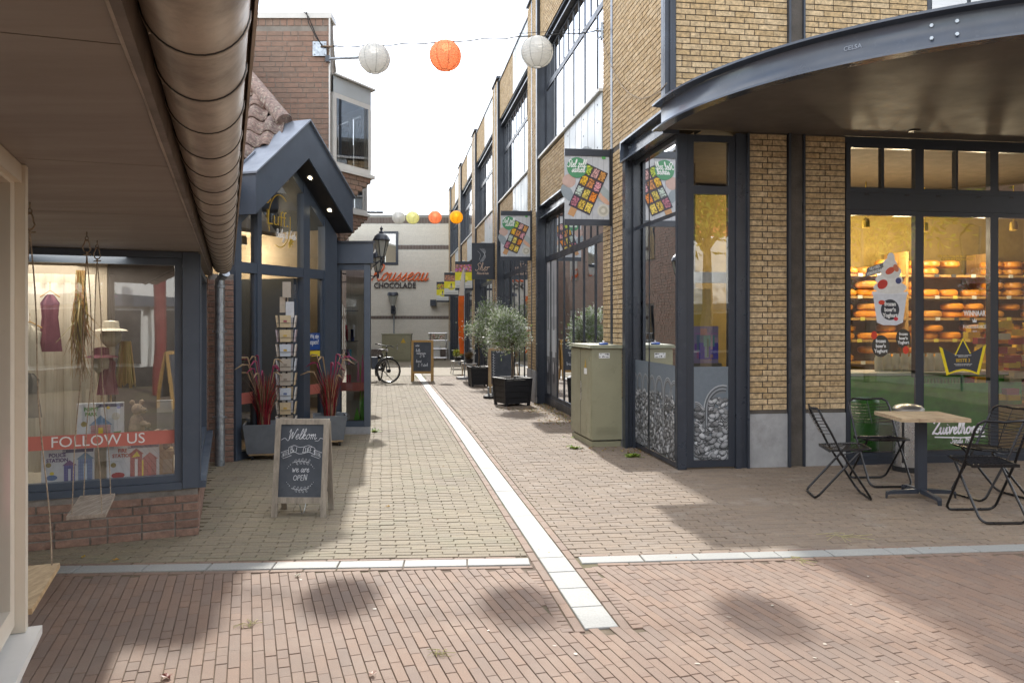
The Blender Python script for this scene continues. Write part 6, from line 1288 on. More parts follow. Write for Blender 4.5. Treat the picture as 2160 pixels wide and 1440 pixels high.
# red grass planters
def redgrass(x, y, sz, h, rz, seed, labs):
    rr = random.Random(seed); dl_ = thing('plant_trolley', labs[2], 'trolley', (x, y, 0), rz, group='wooden plant trolleys on castors'); q = MB(); q.box(-.16, .16, -.16, .16, .055, .075); q.build('deck', 'wood_light', dl_, True)
    for sx in (-1, 1):
        for sy in (-1, 1): q = MB(); q.tube([(sx*.12-.012, sy*.12, .028), (sx*.12+.012, sy*.12, .028)], .027, 12); q.build('castor', 'rubber', dl_, True); 
    p = thing('grey_planter', labs[0], 'planter', (x, y, .076), rz, group='grey fibre cement planters'); s0, s1 = sz*.40, sz*.5; q = MB(); q.loft([[(sx*s, sy*s, z) for sx, sy in ((-1, -1), (1, -1), (1, 1), (-1, 1))] for s, z in ((s0, 0), (s1, h), (s1-.02, h), (s1-.025, h-.05))]); q.build('planter_body', 'planter_grey', p, True); q = MB(); q.box(-s1+.03, s1-.03, -s1+.03, s1-.03, h-.07, h-.048); q.build('soil', 'soil', p, True)
    g_ = thing('red_fountain_grass', labs[1], 'ornamental grass', (x, y, .076+h-.05), rz, group='red ornamental grasses at the shop door'); b = MB()
    for i in range(420):
        a = rr.random()*6.283; r0 = rr.random()*.07; L_ = rr.uniform(.28, .72); bend = rr.uniform(.02, .34)*L_; d = Vector((cos(a), sin(a), 0)); c = rr.choice([(.20, .008, .02), (.28, .012, .025), (.34, .02, .035), (.12, .006, .015), (.38, .03, .045), (.30, .20, .10), (.16, .10, .05), (.48, .32, .18), (.06, .05, .03)]); pts = [d*r0+Vector((0, 0, L_*t_*(1-.12*t_)))+d*bend*t_**2.2 for t_ in (0, .35, .7, 1)]
        w_ = rr.uniform(.003, .0065); s_ = Vector((-d.y, d.x, 0)); s_ = (s_+Vector((rr.gauss(0, .6), rr.gauss(0, .6), 0))).normalized()
        for j in range(3): ww = (w_, w_*.9, w_*.6, .001); b.face([pts[j]-s_*ww[j], pts[j]+s_*ww[j], pts[j+1]+s_*ww[j+1], pts[j+1]-s_*ww[j+1]], c)
    for i in range(14):
        a = rr.random()*6.283; d = Vector((cos(a), sin(a), 0)); L_ = rr.uniform(.55, .82); e = rr.uniform(.08, .22); pts = [d*.03, d*(.03+e*.4)+Vector((0, 0, L_*.7)), d*(.03+e*.8)+Vector((0, 0, L_)), d*(.03+e*1.15)+Vector((0, 0, L_*1.0)), d*(.03+e*1.6)+Vector((0, 0, L_*.93))]; b.tube(pts, [.002, .002, .009, .012, .003], 5, rr.choice([(.28, .03, .09), (.35, .05, .12), (.42, .30, .18)]))
    b.build('blades', 'red_grass', g_, True)
redgrass(-2.86, 9.40, .44, .33, .25, 31, ('grey square planter left of the open shop door, behind the welcome board', 'red fountain grass left of the open shop door', 'wooden trolley under the grey planter left of the shop door'))
redgrass(-2.33, 10.42, .42, .31, .25, 32, ('grey square planter right of the shop door, in front of the narrow display bay', 'red fountain grass right of the open shop door', 'wooden trolley under the grey planter right of the shop door'))
# tiled roof between eaves and canopy
H1 = Vector((-2.83, 10.1, 4.05)); H2 = H1+Vector((-1, 1, 1.115))*1.7; H3 = H1+Vector((-.9, -.135, 0))
tr_ = thing('tiled_roof', 'mottled brown pantile roof corner behind the gabled canopy', 'roof', (-3.3, 10, 3))
Uh = Vector((.62, .78, 0)).normalized(); nrm = (H1-H2).cross(H3-H1).normalized(); nrm = nrm if nrm.z > 0 else -nrm
Uh = nrm.cross(Vector((0, 0, 1))).normalized(); Vh = Uh.cross(nrm); Vh = Vh if Vh.z > 0 else -Vh
Uh = Uh if Uh.dot(H1-H3) > 0 else -Uh; on_ = Vector((.935, -.354, 0))
hipdir = (H2-H1)
tmesh = {}
q0 = MB(); w_, l_ = .235, .36; rows = []
for z_, off in ((0, .028), (l_, .0)): rows.append([(w_*i/10, z_, off+.032*sin(i/10*2*pi)+.0) for i in range(11)])
top_ = rows; bot = [[(x, y, z-.016) for x, y, z in r_] for r_ in rows]
q0.loft([top_[1], top_[0], bot[0], bot[1]], cap=False, closed=False)
tme = bpy.data.meshes.new('tile'); tme.from_pydata(q0.v, [], q0.f); tme.materials.append(M['tile']); tme.polygons.foreach_set('use_smooth', [True]*len(tme.polygons))
for r_ in range(-5, 8):
    for c_ in range(-16, 6):
        o_ = H1+Uh*(c_*w_*.93)+Vh*(r_*.30); mid = o_+Uh*w_*.5+Vh*.17
        # keep tiles on the near side of the hip line
        tpar = (mid-H1).dot(Vector((hipdir.x, hipdir.y, 0)))/(hipdir.x**2+hipdir.y**2); hp = H1+hipdir*tpar
        if (mid-H1).dot(Uh) > (hipdir.dot(Uh)/hipdir.dot(Vh))*(mid-H1).dot(Vh)-.02: continue
        if mid.x < -4.8 or (mid-Vector((*LF, 0))).dot(on_) > .05 or mid.y < 9.0: continue
        newob('tile', tme, tr_, False, Matrix.Translation(o_+nrm*R.uniform(0, .006)) @ Matrix(((Uh.x, Vh.x, nrm.x), (Uh.y, Vh.y, nrm.y), (Uh.z, Vh.z, nrm.z))).to_4x4())
for i in range(7):
    a = H1+hipdir*(i*.135-.01)+nrm*.01; b_ = H1+hipdir*(i*.135+.155)+nrm*.03; q = MB(); q.tube([a, b_], [.105, .088], 14); q.build('hip_tile', 'tile', tr_, smooth=True)
q = MB(); q.face([H1-nrm*.06, H2-nrm*.06, H2-Uh*1.0-nrm*.06, H2-Uh*1.0-Vh*3.4-nrm*.06, H1-Uh*.9-Vh*1.2-nrm*.06, H1-Uh*.4-Vh*.9-nrm*.06]); q.build('underlay', 'soffit_board', tr_)
q = MB(); back = Vector((.25, 1, -.9)); q.face([H1-nrm*.03, H2-nrm*.03, H2+back*1.6, H1+back*1.6]); q.build('rear_slope', 'tile', tr_)

# ------------------------------------------------------------------ brown-red brick house behind, with oriel windows
bh = thing('brick_house', 'tall red-brown brick house wall behind the gabled canopy, with slanted oriel windows', 'building', (-2.66, 11.9, 0))
PM = Pl((-2.66, 11.9), (-1, 0), (0, -1)); PN_ = Pl((-2.66, 11.9), (-.187, .982), (.982, .187))
it = brick_field(PM, 0, 3.1, 2.3, 5.88, 0, ch=.0755, L=.231, seed=71)
A_, Nn, Bz = Vector((-1, 0, 0)), Vector((0, -1, 0)), Vector((0, 0, 1))
for i in range(30): it.append(((-2.66-.05-i*.104, 11.9, 5.88+.055), A_, Bz, Nn, .092, .10, .03)) if i % 3 else it.append(((-2.66-.05-i*.104, 11.9, 5.88+.055), A_, Bz, Nn, .085, .10, .03))
bricks('brick', it, 'brick_red', bh, False, n_ind=300, stuffname='brickwork')
it = brick_field(PN_, 0, 29, -.4, 5.9, 0, ch=.0755, L=.231, seed=72, clip=lambda a, z: not any(a0 < a < a0+1.6 and z0 < z < z0+1.5 for a0 in (6.3, 10, 14, 18, 22) for z0 in (.6, 3.3)))
bricks('brick', it, 'brick_red', bh, False, n_ind=0, stuffname='brickwork')
b = MB(); b.ob(PM, 0.004, 3.1, -.25, -.008, 0, 5.98); b.ob(PN_, .26, 29, -.25, -.008, -.5, 5.98); b.build('mortar_wall', 'mortar_grey', bh)
b = MB(); b.ob(PM, -.03, 3.1, -.3, .03, 5.985, 6.07); b.ob(PN_, .3, 29, -.3, .03, 5.985, 6.07); b.build('coping', 'white', bh)
q = MB(); q.box(-2.668, -2.648, 11.87, 11.895, 2.3, 5.98); q.build('corner_trim', 'white', bh)
for a0 in (6.3, 10, 14, 18, 22):
    for z0 in (.6, 3.3): window(PN_, bh, a0, a0+1.6, z0, z0+1.5, ms=[a0+.8], fw=.06, d0=-.1, d1=-.01, m='white', g='glass_refl', local=False)
q = MB(); q.prism([(-2.7, 12.0), (-6, 12.0), (-9, 40), (-8, 40)], 5.9, 5.95); q.build('roof_sheet', 'black', bh)
def oriel(off):
    ox, oy = off; A0 = Vector((-2.63+ox, 12.0+oy)); B0 = Vector((-2.21+ox, 12.79+oy)); C1 = Vector((-2.98+ox, 13.75+oy))
    L_ = (B0-A0).length; u = (B0-A0).normalized(); n = Vector((u.y, -u.x)); P = Pl(A0, u, n); root = window(P, bh, 0, L_, 3.86, 4.95, fw=.075, d0=-.06, d1=.0, m='white', g='glass_refl', local=False)
    q = MB(); q.ob(P, L_*.80, L_, -.06, .004, 3.94, 4.87); q.build('corner_board', 'white', root, True)
    u2 = (C1-B0).normalized(); n2 = Vector((u2.y, -u2.x)); P2 = Pl(B0, u2, n2); L2 = (C1-B0).length; window(P2, bh, 0.0, L2, 3.86, 4.95, ms=[L2/2], fw=.1, d0=-.06, d1=0, m='white', g='glass_refl', local=False)
    q = MB(); back = A0+Vector((-.12, .5)); q.prism([tuple(A0), tuple(B0), tuple(C1), (C1.x-.2, C1.y)], 4.952, 5.19); q.build('oriel_fascia', 'panel', bh)
    q = MB(); A3 = A0+n*.05-u*.02; B3 = B0+n*.05+u*.06; C3 = C1+n2*.05; q.hexa([(A3.x, A3.y, 5.20), (B3.x, B3.y, 5.19), (C3.x, C3.y, 5.20), (C3.x-.5, C3.y-.2, 5.24), (A3.x, A3.y, 5.225), (B3.x, B3.y, 5.215), (C3.x, C3.y, 5.225), (C3.x-.5, C3.y-.2, 5.27)]); q.build('oriel_roof', 'white', bh)
    q = MB(); q.prism([tuple(A0+n*.04), tuple(B0+n*.04+u*.05), tuple(C1+n2*.04)], 3.80, 3.857); q.build('window_sill', 'white', bh)
    q = MB(); q.prism([tuple(A0-Vector((.1, -.3))), tuple(A0+u*L_*.6-n*.5), tuple(C1-Vector((.2, 0)))], 3.86, 4.95); q.build('blind', 'fabric_beige', bh)
    for k in range(8):
        f_ = 1-.12*k; Bk = A0+(B0-A0)*f_; Ck = C1+(A0-C1)*(.03*k); z1 = 3.797-k*.0755; nb = max(2, int((Bk-A0).length/.21)+1); 
        for i in range(nb):
            a_, b_ = A0+(Bk-A0)*(i/nb), A0+(Bk-A0)*((i+1)/nb); dd = (b_-a_).normalized()*.004; inn = n*-.22
            q = MB(); q.prism([tuple(a_+dd), tuple(b_-dd), tuple(b_-dd+inn), tuple(a_+dd+inn)], z1-.066, z1-.002); q.r = [R.random()]*len(q.f); q.build('brick', 'brick_red', bh)
        if k < 7: q = MB(); q.prism([tuple(A0-n*.015), tuple(Bk-n*.015), tuple(Ck)], z1-.0755, z1); q.build('corbel', 'mortar_grey', bh)
oriel((0, 0)); oriel((-.87, 4.61))
# display bay beside the alley
db = thing('display_bay', 'narrow dark blue glass display bay with flat roof beside the alley', 'display case', (-2.24, 11.4, 0)); PV = Pl((-2.48, 11.40), (1, 0), (0, -1)); PV2 = Pl((-1.985, 11.40), (-.187, .982), (.982, .187))
window(PV, db, 0, .495, .10, 2.375, fw=.085, d0=-.08, d1=0, m='blue', g='glass_mid', local=False, name='front_window'); window(PV2, db, .0, 1.3, .10, 2.375, ms=[.65], fw=.06, d0=-.08, d1=0.002, m='blue', g='glass_mid', local=False, name='side_window')
q = MB(); q.prism([(-2.49, 11.39), (-1.975, 11.39), (-2.22, 12.7), (-2.7, 12.7)], -.02, .098); q.build('base', 'concrete', db); q = MB(); q.prism([(-2.50, 11.35), (-1.93, 11.35), (-2.2, 12.8), (-2.8, 12.8)], 2.38, 2.66); q.build('roof_box', 'blue', db); q = MB(); q.prism([(-2.52, 11.33), (-1.90, 11.33), (-2.17, 12.82), (-2.82, 12.82)], 2.661, 2.69); q.build('roof_edge', 'steel', db)
q = MB(); q.ob(PV, .02, .36, -.75, -.7, .1, 2.37); q.build('back_panel', 'fabric_beige', db)
t = thing('window_band', 'salmon band low on the glass of the narrow display bay', 'window sticker', PV(.25, 0, .7)); q = MB(); q.ob(PV, .085, .41, -.012, -.010, .60, .72); q.build('foil', 'salmon', t)
t = thing('toy_display', 'shelves with red and blue toys and green leaf shapes inside the narrow display bay', 'display', PV(.25, -.4, .1)); q = MB(); rr = random.Random(44)
for z in (.62, .95, 1.28, 1.72): q.ob(PV, .09, .25, -.45, -.25, z, z+.012, (.08, .08, .09))
for i in range(16): a = .09+.14*rr.random(); z = rr.choice([.96, 1.0, 1.29, 1.35, .64]); q.ob(PV, a, a+.022, -.3, -.26, z, z+.17, rr.choice([(.5, .03, .06), (.05, .3, .4), (.06, .1, .35), (.5, .2, .35), (.6, .6, .62)]))
for x, z0, z1, w_, c in ((.33, .14, .95, .012, (.2, .42, .05)), (.37, .14, .62, .055, (.12, .38, .03)), (.28, .14, .35, .05, (.15, .45, .05)), (.36, .7, 1.1, .03, (.55, .12, .22)), (.3, .72, 1.0, .02, (.6, .2, .3))): q.hexa([PV(x-w_, -.16, z0), PV(x+w_, -.16, z0), PV(x+w_, -.18, z0), PV(x-w_, -.18, z0), PV(x-.004, -.16, z1), PV(x+.004, -.16, z1), PV(x+.004, -.18, z1), PV(x-.004, -.18, z1)], c)
q.build('toys', 'print', t)
t = thing('round_sticker', 'round white sticker with a small gnome figure at the foot of the display bay glass', 'sticker', PV(.15, 0, .3)); q = MB(); q.disc(.155, .24, .058, .058, PV, -.010, (.7, .7, .7), 24); q.disc(.14, .26, .014, .022, PV, -.009, (.5, .05, .03), 3, .5); q.disc(.15, .215, .03, .014, PV, -.009, (.08, .3, .35), 8); q.disc(.18, .25, .008, .008, PV, -.009, (.25, .2, .2), 6); q.build('print_sheet', 'print', t)
# wall lanterns
def lantern(x, y, z, wallx, lab, far):
    t = thing('wall_lantern', lab, 'lantern', (x, y, z), 0, group='old-fashioned wall lanterns on the left side of the alley')
    def fr(h): return .055+.075*h/.29
    for i in range(6):
        a0, a1 = i*pi/3+.3, (i+1)*pi/3+.3; q = MB(); q.face([(fr(0)*cos(a0), fr(0)*sin(a0), 0), (fr(0)*cos(a1), fr(0)*sin(a1), 0), (fr(.29)*cos(a1), fr(.29)*sin(a1), .29), (fr(.29)*cos(a0), fr(.29)*sin(a0), .29)]); q.build('pane', 'frost', t, True)
    q = MB()
    for i in range(6): a0 = i*pi/3+.3; q.tube([(fr(0)*cos(a0), fr(0)*sin(a0), 0), (fr(.29)*cos(a0), fr(.29)*sin(a0), .29)], .008, 5)
    q.lathe((0, 0, 0), [(.065, -.012), (.065, .008)], 6); q.lathe((0, 0, .285), [(.15, 0), (.155, .012), (.145, .02)], 12); q.build('cage', 'steel', t, True)
    q = MB(); q.lathe((0, 0, .305), [(.15, 0), (.12, .06), (.07, .10), (.04, .115), (.05, .13), (.03, .145), (.015, .165), (.028, .185), (.028, .2), (.006, .225), (0, .25)], 14); q.build('roof_cap', 'steel', t, True, smooth=True)
    q = MB(); q.tube([(0, 0, -.01), (0, 0, -.10)], .02, 8); q.lathe((0, 0, -.15), [(0, 0), (.018, .02), (.03, .06), (.02, .1)], 10); q.tube([(0, 0, -.06), (-.10, .0, -.10), (-.25, 0, -.06), (-.38, .02, -.10), (wallx-x, .1, -.02)], .014, 6); q.tube([(-.05, 0, -.09), (-.15, 0, -.17), (-.3, .0, -.2), (wallx-x, .1, -.22)], .011, 6); q.tube([(-.2+.05*cos(u), 0, -.13+.05*sin(u)) for u in [i*pi/6 for i in range(12)]], .008, 5); q.build('bracket', 'steel', t, True, smooth=True)
    q = MB(); q.lathe((0, 0, .03), [(.018, 0), (.03, .05), (.018, .1)], 8); q.build('bulb', 'white', t, True)
lantern(-2.29, 14.3, 2.70, -3.10, 'larger and nearer wall lantern with a domed cap, above the far chocolate lettering', 0)
lantern(-2.83, 17.2, 2.62, -3.65, 'smaller wall lantern behind the first one, overlapping the orange script lettering', 1)

# ------------------------------------------------------------------ lantern strings
def cable(name, lab, pts, r, m='rubber', cat='cable'):
    t = MB(); t.tube(pts, r, 5); o = t.build(name, m, None); o['label'] = lab; o['category'] = cat; return o
def sag(a, b, s, n=16, wob=0): a, b = Vector(a), Vector(b); return [a.lerp(b, i/n)-Vector((0, 0, s*4*(i/n)*(1-i/n)-wob*sin(i*1.9))) for i in range(n+1)]
def plantern(x, y, z, r, m, lab, cap):
    t = thing('paper_lantern', lab, 'paper lantern', (x, y, z), 0, group='paper lanterns strung across the alley'); n = 30; prof = []
    for i in range(n+1):
        a = -1.28+2.56*i/n; prof.append(((r+(.0022 if i % 2 else -.0012))*cos(a), r*.97*sin(a)))
    q = MB(); q.lathe((0, 0, 0), prof, 28, cap=False); q.build('shade', m, t, True, smooth=False)
    q = MB()
    for k in range(8): a0 = k*pi/4+.3; q.tube([((r+.003)*cos(a)*cos(a0), (r+.003)*cos(a)*sin(a0), (r+.003)*.97*sin(a)) for a in [-1.28+2.56*i/14 for i in range(15)]], .0028, 4)
    q.tube([(r*cos(1.28)*cos(u), r*cos(1.28)*sin(u), -r*.97*sin(1.28)) for u in [i*pi/8 for i in range(17)]], .004, 4); q.build('rib', cap, t, True)
    q = MB(); q.tube([(0, 0, r*.9), (0, 0, r*1.12)], .004, 4); q.build('hook', 'hook', t, True)
    q = MB(); q.lathe((0, 0, 0), [(.0, -.06), (.05, -.03), (.06, .0), (.05, .03), (0, .06)], 10); q.build('bulb', 'bulb_soft', t, True)
M['rib_w'] = mat('rib_white', (.28, .30, .29), .6); M['rib_o'] = mat('rib_orange', (.40, .05, .01), .6)
for X, Y, Z, m, lab, cp in ((-1.957, 11.6, 5.31, 'paper_white', 'white paper lantern at the left end of the near string, beside the metal pole', 'rib_w'), (-.935, 11.45, 5.30, 'paper_orange', 'orange paper lantern in the middle of the near string', 'rib_o'), (.348, 11.3, 5.30, 'paper_white', 'cream-white paper lantern at the right end of the near string, before the upper windows', 'rib_w'),
    (-3.99, 28.7, 5.22, 'paper_white', 'far white paper lantern, leftmost on the distant string', 'rib_w'), (-3.50, 28.7, 5.22, 'paper_yellow', 'pale yellow paper lantern on the distant string', 'rib_w'), (-2.70, 28.6, 5.22, 'paper_orange', 'far orange paper lantern on the distant string', 'rib_o'), (-1.94, 28.4, 5.20, 'paper_amber', 'amber yellow paper lantern at the right end of the distant string', 'rib_o')):
    plantern(X, Y, Z, .222 if Y < 20 else .232, m, lab, cp)
wl = (-2.72, 11.86, 5.55); wr = wloc(2.62, .16, 5.56)
cable('string_cable', 'slim dark cable carrying the three near paper lanterns', sag(wl, wr, .02, 24, .012), .009); cable('support_wire', 'thin steel wire stretched above the near lantern cable', sag((wl[0], wl[1], 5.57), (wr[0], wr[1], 5.60), .0), .004, 'rubber')
cable('string_cable', 'thin cable carrying the four distant paper lanterns', sag((-5.0, 28.9, 5.5), wloc(20.2, .2, 5.48), .03), .006)
pl_ = thing('anchor_plate', 'square galvanised anchor plate with cables on the red-brown brick wall', 'bracket', (-2.79, 11.88, 5.53)); q = MB(); q.box(-2.90, -2.70, 11.86, 11.87, 5.43, 5.64); q.build('plate', 'galv', pl_)
for dx in (-.075, .075):
    for dz in (-.075, .085): q = MB(); q.tube([(-2.80+dx, 11.862, 5.53+dz), (-2.80+dx, 11.845, 5.53+dz)], .012, 6); q.build('bolt', 'galv', pl_)
q = MB(); q.tube([(-2.78, 11.86, 5.56), (-2.72, 11.83, 5.56), (-2.66, 11.82, 5.55), (-2.60, 11.82, 5.55)], .012, 6); q.tube([(-2.72, 11.84, 5.58), (-2.66, 11.84, 5.50), (-2.66, 11.83, 5.42)], .008, 5); q.build('shackle', 'hook', pl_)
po = thing('lantern_pole', 'short horizontal metal pole beside the left white lantern', 'pole', (-2.6, 11.83, 5.37)); q = MB(); q.tube([(-2.68, 11.83, 5.375), (-2.2, 11.7, 5.355)], .022, 10); q.build('pole_tube', 'galv', po); q = MB(); q.box(-2.70, -2.64, 11.80, 11.86, 5.33, 5.42); q.build('clamp', 'steel', po)
cable('cable', 'dark cable curving up the brick wall from the anchor plate, upper one', [(-2.76, 11.86, 5.56), (-2.86, 11.85, 5.75), (-2.96, 11.86, 6.0), (-3.08, 11.85, 6.14)], .007); cable('cable', 'dark cable curving up the brick wall from the anchor plate, lower one', [(-2.72, 11.85, 5.54), (-2.84, 11.83, 5.68), (-2.95, 11.83, 5.9), (-3.0, 11.84, 6.14)], .006)
po = thing('lantern_pole', 'distant horizontal metal pole on the left roof edge, by the far lanterns', 'pole', (-5, 28.8, 5.4)); q = MB(); q.tube([(-5.75, 28.7, 5.43), (-4.55, 28.8, 5.43)], .06, 8); q.build('pole_tube', 'galv', po)
an = thing('wall_anchor', 'galvanised wall anchor on the brick facade at the right end of the near string', 'bracket', wloc(2.62, .13, 5.56)); q = MB(); P_ = wloc(2.62, .14, 5.56); q.box(P_[0]-.02, P_[0]+.01, P_[1]-.05, P_[1]+.05, 5.45, 5.67); q.tube([P_, (P_[0]-.08, P_[1], 5.57), (P_[0]-.12, P_[1], 5.56)], .014, 6); q.tube([(P_[0]-.01, P_[1], 5.5), (P_[0]-.06, P_[1], 5.45)], .012, 6); q.build('plate', 'galv', an)
a_ = Vector(wloc(2.55, .15, 5.42)); b_ = Vector(wloc(-.10, .20, 3.93)); pts = []
for i in range(21): f_ = i/20; p = a_.lerp(b_, f_); p.z = 5.42+(4.02-5.42)*f_-1.02*sin(pi*f_)**1.1*(.55+.3*f_); p.z = max(p.z, 3.55+.0*f_) if False else p.z; pts.append(p)
pts = [Vector(wloc(s_, .155, z_)) for s_, z_ in ((2.55, 5.42), (2.45, 5.30), (2.2, 5.02), (1.9, 4.75), (1.6, 4.52), (1.2, 4.30), (.8, 4.14), (.4, 4.06), (.1, 4.04), (-.10, 4.06))]
cable('cable', 'thin pale cable drooping from the wall anchor to the canopy edge', pts, .0055, 'rope')

# ------------------------------------------------------------------ far end: pale chocolate shop
YF = 41.0; fz = gz(YF)
fw_ = thing('chocolate_shop', 'white painted brick building with dark brown bands closing the far end of the alley', 'building', (-5.7, YF, fz)); PX = Pl((0, YF), (1, 0), (0, -1))
inw = lambda a, z: not (-6.5 < a < -5.74 and 4.42 < z < 6.1)
it = []
for z0, z1 in ((.2, 1.69), (1.86, 5.19), (5.41, 6.46)): it += brick_field(PX, -8.6, -3.0, z0, z1, 0, seed=81, clip=inw)
bricks('brick', it, 'brick_white', fw_, False, n_ind=0, stuffname='painted_brickwork')
it = []
for z0, z1 in ((1.70, 1.855), (5.20, 5.405), (6.50, 6.80)):
    for i in range(int(5.6/.075)): it.append(((-8.6+.0375+i*.075, YF-.012, (z0+z1)/2), Vector((1, 0, 0)), Vector((0, 0, 1)), Vector((0, -1, 0)), .064, z1-z0-.01, .03))
it = [i for i in it if inw(i[0][0], i[0][2])]
it += brick_field(PX, -8.6, -3.0, -.4, .2, .012, seed=83)
bricks('brick', it, 'brick_brown', fw_, False, n_ind=0, stuffname='band_brickwork')
b = MB()
for x0, x1, z0, z1 in ((-8.6, -6.5, -.6, 6.85), (-5.74, -3.0, -.6, 6.85), (-6.5, -5.74, -.6, 4.42), (-6.5, -5.74, 6.1, 6.85)): b.ob(PX, x0, x1, -.3, -.01, z0, z1)
b.build('mortar_wall', 'mortar_white', fw_); b = MB(); b.ob(PX, -8.7, -2.95, -.4, .05, 6.855, 6.94); b.build('coping', 'concrete', fw_)
window(PX, fw_, -6.52, -5.72, 4.42, 6.1, fw=.12, d0=-.15, d1=.03, m='steel', g='glass_refl', local=False); b = MB(); b.ob(PX, -6.5, -5.7, -1, -.9, 4.4, 6.1); b.build('blind', 'fabric_beige', fw_)
b = MB(); st, wd_ = strokes('Rousseau', .40, .45, .92)
for s_ in st: b.tube([(-7.08+x, YF-.07, 3.62+z*1.0) for x, z in s_], .034, 5)
o = b.build('script_lettering', 'orange', fw_, smooth=True)
text('lettering', 'CHOCOLADE', .37, PX, -5.88, .05, 3.37, 'brownletter', fw_, False, bold=.006, ext=.03, sx=.92)
b = MB(); b.box(-4.08, -3.80, YF-.35, YF-.01, 2.35, 2.66); b.build('vent_box', 'steel', fw_)
wl_ = thing('wall_lamp', 'flared dark wall lamp with a conduit below, under the brown chocolate lettering', 'lamp', (-5.93, 40.75, 2.3)); q = MB(); q.lathe((-5.93, 40.6, 2.86), [(.28, 0), (.27, .12), (.22, .17), (0, .18)], 16); q.build('lamp_cap', 'steel', wl_, smooth=True); q = MB(); q.lathe((-5.93, 40.6, 2.35), [(.10, 0), (.25, .50)], 8); q.build('lamp_glass', 'frost', wl_); q = MB(); q.lathe((-5.93, 40.6, 2.1), [(.06, 0), (.11, .26)], 8); q.box(-6.03, -5.83, 40.6, 40.99, 1.95, 2.3); q.build('bracket', 'steel', wl_); q = MB(); q.tube([(-5.93, 40.93, 1.95), (-5.93, 40.93, .9)], .035, 6); q.build('conduit', 'galv', wl_)
uc = thing('utility_cabinet', 'wide olive green double cabinet against the far white wall behind the bicycle', 'cabinet', (-5.28, 37.2, gz(37))); q = MB(); q.box(-.66, .66, 0, .5, 0, 1.24); q.build('cabinet_body', 'cab', uc, True); q = MB(); q.box(-.69, .69, -.03, .53, 1.241, 1.28); q.build('lid', 'cab_top', uc, True)
for x0, x1 in ((-.64, -.01), (.01, .64)): q = MB(); q.box(x0, x1, -.02, -.002, .1, 1.22); d_ = q.build('cabinet_door', 'cab', uc, True)
q = MB(); q.box(.03, .07, -.04, -.021, .55, .8); q.build('handle', 'inox', d_, True); q = MB(); q.face([(.20, -.024, .86), (.44, -.024, .86), (.32, -.024, 1.08)]); q.build('warning_sign', 'gold', uc, True)
rk = thing('flower_trolley', 'silver wheeled trolley with flowers at the far wall', 'trolley', (-3.55, 39.0, gz(39))); q = MB()
for x in (-.42, .42): q.tube([(x, 0, .1), (x*.88, 0, 1.3)], .03, 6); q.tube([(x, .4, .1), (x*.88, .4, 1.3)], .03, 6)
for z in (.12, .55, .95, 1.3): q.tube([(-.45, 0, z), (.45, 0, z)], .025, 5)
q.build('frame', 'inox', rk, True); q = MB(); q.box(-.42, .42, 0, .4, .1, .14); q.box(-.4, .1, .05, .35, .15, .7); q.build('shelf', 'white', rk, True)
for x in (-.35, .35): q = MB(); q.tube([(x-.02, 0, .05), (x+.02, 0, .05)], .05, 8); q.build('castor', 'rubber', rk, True)
fl = thing('flower_box', 'red and orange flowers on top of the silver trolley at the far wall', 'flowers', (-3.6, 39.1, gz(39)+.95)); q = MB(); rr = random.Random(3)
for i in range(300): c = Vector((rr.uniform(-.4, .4), rr.uniform(-.1, .2), rr.uniform(0, .28))); d = Vector((rr.gauss(0, 1), rr.gauss(0, 1), rr.gauss(0, 1))).normalized()*.035; e = d.cross(Vector((0, 0, 1))); q.face([c-d, c+e, c+d, c-e], rr.choice([(.5, .05, .03), (.6, .2, .03), (.08, .2, .03), (.08, .2, .03), (.6, .4, .35)]))
q.build('blossoms', 'leaf', fl, True)
# left wall ends: dark shrub at the alley's left
# ------------------------------------------------------------------ bicycle
bk = thing('bicycle', 'dark city bicycle with a grey pannier parked at the left of the alley', 'bicycle', (-3.36, 22.2, gz(22.2)), .22)
Rw = .335; fc = Vector((0, 0, Rw)); rc = Vector((-.18, 1.02, Rw))
def wheel(c, ax, nm):
    ax = Vector(ax).normalized(); u = Vector((0, 0, 1)); v = ax.cross(u).normalized(); q = MB(); q.tube([c+(u*cos(t_)+v*sin(t_))*Rw*.965 for t_ in [i*2*pi/36 for i in range(37)]], .021, 6); wh = q.build(nm, 'rubber', bk, True, smooth=True)
    q = MB(); q.tube([c+(u*cos(t_)+v*sin(t_))*Rw*.88 for t_ in [i*2*pi/36 for i in range(37)]], .012, 5); q.build('rim', 'inox', wh, True); q = MB()
    for i in range(18): t_ = i*pi/9; q.tube([c+ax*(.03 if i % 2 else -.03), c+(u*cos(t_)+v*sin(t_))*Rw*.88], .0028, 3)
    q.build('spokes', 'inox', wh, True); q = MB(); q.tube([c-ax*.06, c+ax*.06], .05, 8); q.build('hub', 'black', wh, True)
    q = MB(); q.tube([c+(u*cos(t_)+v*sin(t_))*Rw*1.09 for t_ in [-.35+i*2.3/14 for i in range(15)]] if nm == 'front_wheel' else [c+(u*cos(t_)+v*sin(t_))*Rw*1.09 for t_ in [-1.9+i*2.3/14 for i in range(15)]], .022, 5); q.build('mudguard', 'black', bk, True, smooth=True)
wheel(fc, (.22, -1, 0), 'front_wheel'); wheel(rc, (1, .17, 0), 'rear_wheel')
head = Vector((-.04, .22, .80)); bb = Vector((-.10, .60, .30)); seat = Vector((-.13, .78, .78)); q = MB()
